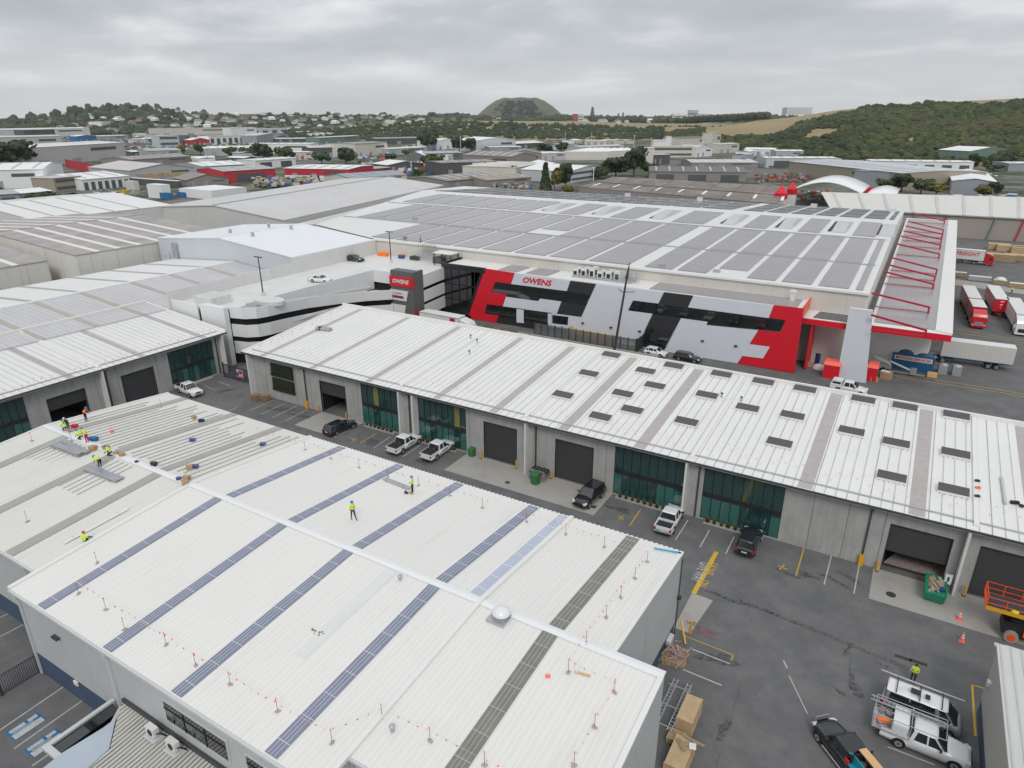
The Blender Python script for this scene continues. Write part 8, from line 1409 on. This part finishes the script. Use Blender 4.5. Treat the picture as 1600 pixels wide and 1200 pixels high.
for i, (x, yb, w_, h, lab) in enumerate(((1216, 336, 16, 45, 'white square tower with red pointed cap, nearer'), (1233, 326, 14, 40, 'red pointed cap tower partly behind the arched canopy'))):
    q = G(x, yb); k = (q - CAM).dot(FW) / 1060; t = thing('capped_tower', lab, 'tower', q, 'red-capped towers'); s = w_ * k / 2; H_ = h * k; b = MB(); b.box(q.x - s, q.x + s, q.y - s, q.y + s, 0, H_ * .55); b.build('shaft', fm('w'), t)
    b = MB(); b.box(q.x - s - .1, q.x + s + .1, q.y - s - .1, q.y + s + .1, H_ * .55, H_ * .75); b.add([(q.x - s, q.y - s, H_ * .75), (q.x + s, q.y - s, H_ * .75), (q.x + s, q.y + s, H_ * .75), (q.x - s, q.y + s, H_ * .75), (q.x, q.y, H_ * 1.02)], [(0, 1, 4), (1, 2, 4), (2, 3, 4), (3, 0, 4)]); b.build('red_cap', W['red'], t)
# white sawtooth shed
t = thing('far_shed', 'cream sawtooth-roofed factory shed with six ridges in the centre distance', 'warehouse', G(915, 250)); b = MB()
for i in range(7): p, q = G(880 + i * 10, 250), G(890 + i * 10, 250); h = 8; D = Vector((.35, .93, 0)) * 38; b.add([(p.x, p.y, h), (q.x, q.y, h + .2), tuple(p + D + Vector((0, 0, h + 3.2))), tuple(q + D + Vector((0, 0, h + .6)))], [(0, 1, 3, 2)])
b.build('sawtooth_roof', fm('w'), t); b = MB(); p, q = G(880, 250), G(950, 250); b.slab([p, q, q + Vector((0, 0, 8)), p + Vector((0, 0, 8))], 38, up=(-.35, -.93, 0)); b.build('walls', fm('c'), t)
# containers, tents, junk yard, excavator, trucks in the middle distance
def boxat(name, lab, cat, x0, y0, x1, h, dep, m, grp=None, top=None):
    P, Q = G(x0, y0), G(x1, y0); t = thing(name, lab, cat, P, grp); b = MB(); b.box(P.x, Q.x, P.y, P.y + dep, .15, h); b.build('body', m, t); b = MB(); b.box(P.x - .05, Q.x + .05, P.y - .05, P.y + dep + .05, h + .01, h + .12); b.build('top', top or m, t); b = MB(); [b.box(x - .08, x + .08, P.y - .08, P.y - .01, 0, h) for x in (P.x, (P.x + Q.x) / 2, Q.x)]; b.build('posts', m, t); return t
for a in (('container', 'yellow container in the yard left of the white reefer', 'container', 187, 306, 206, 2.9, 2.6, fm('y')), ('container', 'grey container right of the yellow one', 'container', 206, 304, 218, 2.8, 2.6, fm('g')), ('container', 'cream container stacked behind the yellow one', 'container', 198, 297, 224, 5.2, 3, fm('c')), ('container', 'big white refrigerated container with red dot', 'container', 233, 309, 275, 7.0, 5, fm('w')), ('container', 'blue container in front of the white refrigerated one', 'container', 251, 311, 276, 3.2, 2.6, fm('u')), ('container', 'blue container right of the first blue one', 'container', 277, 308, 300, 2.6, 2.6, fm('u')), ('container', 'small brown container beside the refrigerated one', 'container', 219, 306, 231, 2.4, 2.6, fm('b')),
          ('container', 'red container behind the arched canopies', 'container', 1343, 301, 1365, 3.0, 3, W['red']), ('trailer_row', 'long row of dark trailers with yellow marks behind the yard', 'trailers', 204, 288, 342, 4.0, 3, fm('d'), None, fm('w')), ('wall_panel', 'dark screen wall between the sheds', 'wall', 174, 338, 236, 5, .6, fm('d')), ('far_shed', 'white open canopy right of the blue containers', 'canopy', 282, 308, 372, 4.6, 22, fm('w'))): boxat(*a)
t = thing('marquee', 'white ridge tent beside the two dark trees', 'tent', G(158, 324)); P, Q = G(132, 322), G(184, 319); b = MB(); b.slab([P, Q, Q + Vector((0, 0, 2.6)), P + Vector((0, 0, 2.6))], 9, up=(0, -1, 0)); b.build('walls', fm('w'), t); b = MB(); b.slab([P + Vector((0, -.3, 2.7)), Q + Vector((0, -.3, 2.7)), Q + Vector((0, 4.5, 5)), P + Vector((0, 4.5, 5))], .1); b.slab([P + Vector((0, 9, 2.7)), P + Vector((0, 4.5, 5)), Q + Vector((0, 4.5, 5)), Q + Vector((0, 9, 2.7))], .1); b.build('roof', W['white'], t)
def multi(cols, nm):
    m = bpy.data.materials.new(nm); m.use_nodes = True; n = m.node_tree.nodes; l = m.node_tree.links; g = n.new('ShaderNodeNewGeometry'); r = n.new('ShaderNodeValToRGB'); r.color_ramp.interpolation = 'CONSTANT'; l.new(g.outputs['Random Per Island'], r.inputs[0]); el = r.color_ramp.elements; el[0].color = (*cols[0], 1); el[1].color = (*cols[1], 1); el[1].position = 1 / len(cols)
    for i, c in enumerate(cols[2:]): x = el.new((i + 2) / len(cols)); x.color = (*c, 1)
    l.new(r.outputs[0], n['Principled BSDF'].inputs['Base Color']); n['Principled BSDF'].inputs['Roughness'].default_value = .5; return m
junk = multi([(.5, .5, .5), (.12, .12, .13), (.05, .2, .4), (.35, .32, .28), (.6, .6, .6), (.45, .12, .04), (.2, .25, .15), (.05, .05, .05), (.4, .35, .1)], 'junk_mix')
def heap(name, lab, x0, x1, y0, y1, n, s0, s1, m, zmax=2.2):
    b = MB(); rg = random.Random(n)
    for _ in range(n): q = G(rg.uniform(x0, x1), rg.uniform(y0, y1)); b.cbox((q.x, q.y, rg.uniform(0, zmax)), rg.uniform(s0, s1), rg.uniform(s0, s1), rg.uniform(s0, s1) * .6, rg.uniform(0, 3))
    o = b.build(name, m); tag(o, lab, 'scrap heap', None, 'stuff')
heap('scrap_heap', 'colourful scrap heaps in the yard before the red shop', 396, 498, 283, 294, 520, .8, 3.2, junk)
heap('machinery_yard', 'orange and red machinery parts stored behind the arched canopy', 1180, 1262, 277, 286, 190, .6, 2.6, multi([(.36, .05, .02), (.30, .025, .02), (.1, .1, .1), (.36, .19, .06), (.3, .3, .3), (.16, .15, .14), (.4, .4, .39)], 'orange_mix'))
heap('scrap_heap', 'small clutter between the pale roofs left of the brown roof', 770, 830, 290, 297, 90, .8, 2.5, junk, 1)
heap('machinery_yard', 'machines seen under the arched canopy', 1235, 1300, 303, 316, 90, .8, 2.6, multi([(.4, .06, .02), (.6, .6, .6), (.1, .1, .1), (.4, .2, .05), (.3, .3, .3)], 'machine_mix'))
wj = multi([(.7, .7, .7), (.5, .5, .5), (.06, .06, .07), (.62, .64, .66), (.05, .15, .4), (.3, .3, .3), (.7, .7, .68), (.35, .05, .04), (.2, .2, .2)], 'yard_mix')
for i, (x0, x1, y0, y1, n, w_) in enumerate(((130, 410, 213, 233, 520, 'left distance'), (470, 700, 228, 250, 260, 'centre distance'), (560, 680, 256, 275, 160, 'yard beside the garage'), (1140, 1600, 244, 262, 420, 'strip under the hill'), (1470, 1600, 312, 318, 60, 'strip behind the cream canopy'), (0, 130, 206, 222, 160, 'far left'))): heap('yard_clutter', 'small pale vehicles and goods crowding the ' + w_, x0, x1, y0, y1, n, 1.0, 4.4, wj, 1.2)
q = G(600, 262); t = thing('excavator', 'orange excavator arm raised over the yard right of the red shop', 'excavator', q); k = .26; b = MB(); b.bar((q.x - 5, q.y, 1.5), (q.x - 1, q.y, 7.5), 1.0, 1.2); b.bar((q.x - 1, q.y, 7.5), (q.x + 5, q.y, 5.5), .9, 1.0); b.build('boom', W['orange'], t); b = MB(); b.box(q.x - 8, q.x - 3, q.y - 1.5, q.y + 1.5, 1, 3.4); b.build('cab', W['orange'], t); b = MB(); b.box(q.x - 8.5, q.x - 2.5, q.y - 1.8, q.y + 1.8, 0, 1); b.build('tracks', W['plast'], t)
# tiny cars
CM = []
for k, (m, nm) in enumerate(((W['cwhite'], 'white'), (W['csilver'], 'silver'), (W['cblack'], 'black'), (W['cred'], 'red'), (W['cblue'], 'blue'))):
    t = thing('parked_car', 'x', 'car', (0, 0, 0)); b = MB(); b.loft([[(x, -.85, .25), (x, .85, .25), (x, .82, z), (x, -.82, z)] for x, z in ((2.2, .6), (2.0, .8), (1.0, .95), (-1.9, .98), (-2.2, .8))], smooth=False); b.build('body', m, t); b = MB(); b.hexa([(-1.7, -.78, .95), (.9, -.78, .95), (.9, .78, .95), (-1.7, .78, .95), (-1.2, -.6, 1.45), (.2, -.6, 1.45), (.2, .6, 1.45), (-1.2, .6, 1.45)]); b.build('cabin', W['cglass'], t); b = MB(); b.box(-1.2, .2, -.61, .61, 1.46, 1.5); b.build('roof', m, t); CM.append([t, nm, False])
def cars(n, x0, x1, y0, y1, where, grp, seed):
    rg = random.Random(seed)
    for i in range(n):
        m = CM[rg.choice([0, 0, 0, 1, 1, 2, 3, 4])]; q = G(x0 + (x1 - x0) * (i + .5) / n, rg.uniform(y0, y1)); o = m[0] if not m[2] else copy_tree(m[0]); m[2] = True; o.location = q; o.rotation_euler = (0, 0, rg.choice([0, 1.57]) + rg.uniform(-.2, .2)); o['label'] = 'tiny %s car %s' % (m[1], where); o['group'] = grp
cars(34, 852, 940, 219, 222, 'on the far slope below the wood', 'cars on the far slope', 1)
cars(40, 196, 250, 222, 245, 'in the car yards of the left distance', 'cars in the left distance', 2)
cars(14, 616, 646, 266, 274, 'beside the white-roofed garage', 'cars by the garage', 3)
cars(16, 1322, 1356, 250, 256, 'between the sheds under the hill', 'cars under the hill', 4)
cars(16, 1400, 1560, 270, 276, 'before the white shed with roller doors', 'cars before the roller doors', 5)
cars(8, 150, 200, 300, 304, 'by the loading docks on the left', 'cars by the loading docks', 6)
cars(14, 960, 1010, 236, 241, 'on the road left of the factory', 'cars by the factory', 7)
# suburb houses
HM = []; rg = random.Random(31)
for k, (wc, rc, nm) in enumerate((('w', 'g', 'white house with grey roof'), ('c', 'b', 'cream house with brown roof'), ('w', 'w', 'white house with pale roof'), ('s', 'h', 'tan house with terracotta roof'), ('w', 'm', 'white house with dark roof'))):
    t = thing('house', 'x', 'house', (0, 0, 0)); b = MB(); b.box(-7, 7, -4.5, 4.5, 0, 4.2); b.build('walls', fm(wc), t); b = MB(); b.add([(-7.6, -5.1, 4.2), (7.6, -5.1, 4.2), (7.6, 5.1, 4.2), (-7.6, 5.1, 4.2), (-4, 0, 6.6), (4, 0, 6.6)], [(0, 1, 5, 4), (1, 2, 5), (2, 3, 4, 5), (3, 0, 4), (3, 2, 1, 0)]); b.build('roof', fm(rc), t); HM.append([t, nm, False])
def houses(n, x0, x1, f, where, grp, s0=.9, s1=1.6):
    for i in range(n):
        m = HM[rg.randrange(5)]; p = rg.uniform(x0, x1); q = f(p); o = m[0] if not m[2] else copy_tree(m[0]); m[2] = True; o.location = q; s = rg.uniform(s0, s1); o.scale = (s, s, s); o.rotation_euler = (0, 0, YAW + rg.uniform(-.6, .6)); o['label'] = '%s %s' % (m[1], where); o['group'] = grp
SM = []
for k, (wc, rc, nm) in enumerate((('w', 'w', 'white shed'), ('l', 'g', 'blue-grey shed'), ('c', 'p', 'cream shed'), ('d', 'w', 'dark-walled shed with white roof'), ('g', 'g', 'grey shed'))):
    t = thing('small_shed', 'x', 'shed', (0, 0, 0)); b = MB(); b.box(-12, 12, -8, 8, 0, 6); b.build('walls', fm(wc), t); b = MB(); b.slab([(-12.4, -8.4, 6.1), (12.4, -8.4, 6.1), (12.4, 0, 7.3), (-12.4, 0, 7.3)], .2); b.slab([(-12.4, 0, 7.3), (12.4, 0, 7.3), (12.4, 8.4, 6.1), (-12.4, 8.4, 6.1)], .2); b.build('roof', fm(rc), t); b = MB(); [b.box(x, x + 3.4, -8.15, -8.02, 0, 4) for x in (-9, -2, 5)]; b.build('doors', fm('t'), t); SM.append([t, nm, False])
def sheds(n, x0, x1, y0, y1, where, grp):
    i = 0
    while i < n:
        px_, py_ = rg.uniform(x0, x1), rg.uniform(y0, y1)
        if any(a[1] - 14 < px_ < a[3] + 14 and a[5] - 4 < py_ < max(a[2], a[4]) + 3 for a in FS): i += .2; continue
        m = SM[rg.randrange(5)]; o = m[0] if not m[2] else copy_tree(m[0]); m[2] = True; o.location = G(px_, py_); o.scale = (rg.uniform(.7, 1.5), rg.uniform(.7, 1.6), rg.uniform(.8, 1.2)); o.rotation_euler = (0, 0, rg.choice([0, .25, -.35, 1.57])); o['label'] = '%s %s' % (m[1], where); o['group'] = grp; i += 1
sheds(46, 0, 620, 206, 224, 'in the crowded left distance', 'small sheds in the left distance'); sheds(22, 620, 1010, 224, 250, 'in the centre distance', 'small sheds in the centre distance'); sheds(26, 1140, 1600, 240, 262, 'at the foot of the wooded hill', 'small sheds under the hill'); sheds(10, 150, 420, 240, 262, 'between the grey roofs on the left', 'small sheds between grey roofs')
def onL(p): t = rg.random(); r = RL(p, t) - 18; bb = bearing(p); return Vector((bb.x * r, bb.y * r, hillL(p, t) + 2))
def onF(p): r = rg.uniform(2750, 2950); bb = bearing(p); return Vector((bb.x * r, bb.y * r, zat(p, 187, 3000) * (r - 2700) / 300 + 2))
houses(105, 280, 660, onL, 'among trees on the suburb slope', 'suburb houses left'); houses(44, 60, 300, onL, 'on the wooded left hill', 'houses on the wooded hill'); houses(70, 560, 1050, onF, 'in the hazy suburb below the cone', 'distant suburb houses', 1.2, 2.4)
for x, w_, yt, lab, c in ((1244, 37, 168, 'white-and-grey block standing alone on the hill crest', 'l'), (1062, 22, 177, 'white hazy apartment slab, left of the far cluster', 'w'), (1082, 14, 172, 'tall grey hazy apartment block in the far cluster', 'g'), (1098, 22, 178, 'lower grey hazy apartment block right of the tall one', 'g'), (898, 7, 178, 'reddish hazy block right of the cone', 'r'), (907, 9, 178, 'cream hazy block right of the reddish one', 'c'), (782, 12, 184, 'white hazy building at the foot of the cone', 'w')):
    r = 2850 if x != 1244 else 1400; bb = bearing(x); q = bb * r; k = r / KF; z1 = zat(x, yt, r); t = thing('far_block', lab, 'apartment block', q); z0 = 5 if x != 1244 else zat(x, 179, r); b = MB(); b.cbox((q.x, q.y, z0), w_ * k, 22, z1 - z0, YAW); b.build('walls', fm(c), t); b = MB(); n_ = 3
    for j in range(n_): b.cbox((q.x + bb.x * -11.3, q.y + bb.y * -11.3, z0 + (z1 - z0) * (.35 + .2 * j)), w_ * k * .9, .3, (z1 - z0) * .08, YAW)
    b.build('window_bands', fm('m'), t)
for i, (x, yb, yt) in enumerate(((284, 203, 184), (243, 203, 191), (883, 222, 208), (924, 222, 208), (990, 232, 212), (804, 281, 258), (955, 277, 258), (927, 283, 262), (720, 240, 214), (643, 270, 255))):
    q = G(x, yb); r_ = math.hypot(q.x, q.y); z1 = max(8, PY(x, yt, q.y).z); k = (q - CAM).dot(FW) / 1060; t = thing('light_pole', 'thin pale light pole ' + ['tall one before the left hill', 'short one before the left hill', 'left one by the slope cars', 'right one by the slope cars', 'left of the factory', 'beside the narrow tree', 'beside the tall dark trees', 'before the dark clump', 'before the white halls', 'beside the round tree'][i], 'light pole', q); b = MB(); b.tube((q.x, q.y, 0), (q.x, q.y, z1), .3 * max(1, k * .8), 6); b.build('pole', fm('w'), t); b = MB(); b.box(q.x - 1, q.x + 1, q.y - .2, q.y + .2, z1, z1 + .4); b.build('lamp_head', fm('w'), t)
# right-hand corner building
t = thing('corner_building', 'cream-walled building with ribbed pale roof and blue plinth at the lower right edge', 'building', (12, 45, 0)); b = MB(); b.box(10.0, 10.25, 28, 48.9, 1.4, 6.0); b.build('wall', mat('wall_tilt_cream', (.42, .405, .365), .7, var=.05, scale=.3), t); b = MB(); b.box(10.04, 10.25, 28, 48.9, 0, 1.4); b.build('plinth', W['plinth'], t)
b = MB(); b.box(10.25, 20, 48.7, 48.9, 0, 5.9); b.build('rear_wall', W['gutl'], t); b = MB(); b.slab([(9.9, 28, 6.1), (22, 28, 6.6), (22, 49.1, 6.6), (9.9, 49.1, 6.1)], .14); b.build('roof', mat('roof_ribbed_corner', (.56, .56, .54), .5, var=.06, ribs=(0, .6, .8), seam=[(0, .6, .12, .3)]), t)
b = MB(); b.box(12.2, 13.2, 30, 46.2, 6.2, 6.32) if False else b.hexa([(12.3, 30, 6.2), (13.3, 30, 6.24), (13.3, 46.2, 6.24), (12.3, 46.2, 6.2), (12.3, 30, 6.26), (13.3, 30, 6.3), (13.3, 46.2, 6.3), (12.3, 46.2, 6.26)]); b.build('skylight_strip', W['stripL'], t); b = MB(); b.box(9.8, 10.0, 47.5, 47.9, 3.6, 3.9); b.box(9.75, 10, 39.5, 39.9, 2.6, 3.2); b.build('wall_lamp', W['white'], t); b = MB(); b.box(9.8, 10.4, 48.95, 49.25, 5.9, 6.05); b.box(10.4, 22, 49.1, 49.25, 5.95, 6.1); b.build('gutter', W['gutl'], t)
# ================================================================ HAZE
b = MB(); b.box(-13000, 13000, -5000, 13500, -1.0, 420.0); hz_ = b.build('haze', [], None); hz_['kind'] = 'stuff'
m = bpy.data.materials.new('haze_air'); m.use_nodes = True; n = m.node_tree.nodes; n.clear(); o_ = n.new('ShaderNodeOutputMaterial'); v_ = n.new('ShaderNodeVolumePrincipled'); v_.inputs['Color'].default_value = (.96, .98, 1, 1); v_.inputs['Density'].default_value = .00005; v_.inputs['Anisotropy'].default_value = 0.2; m.node_tree.links.new(v_.outputs[0], o_.inputs['Volume']); hz_.data.materials.append(m)
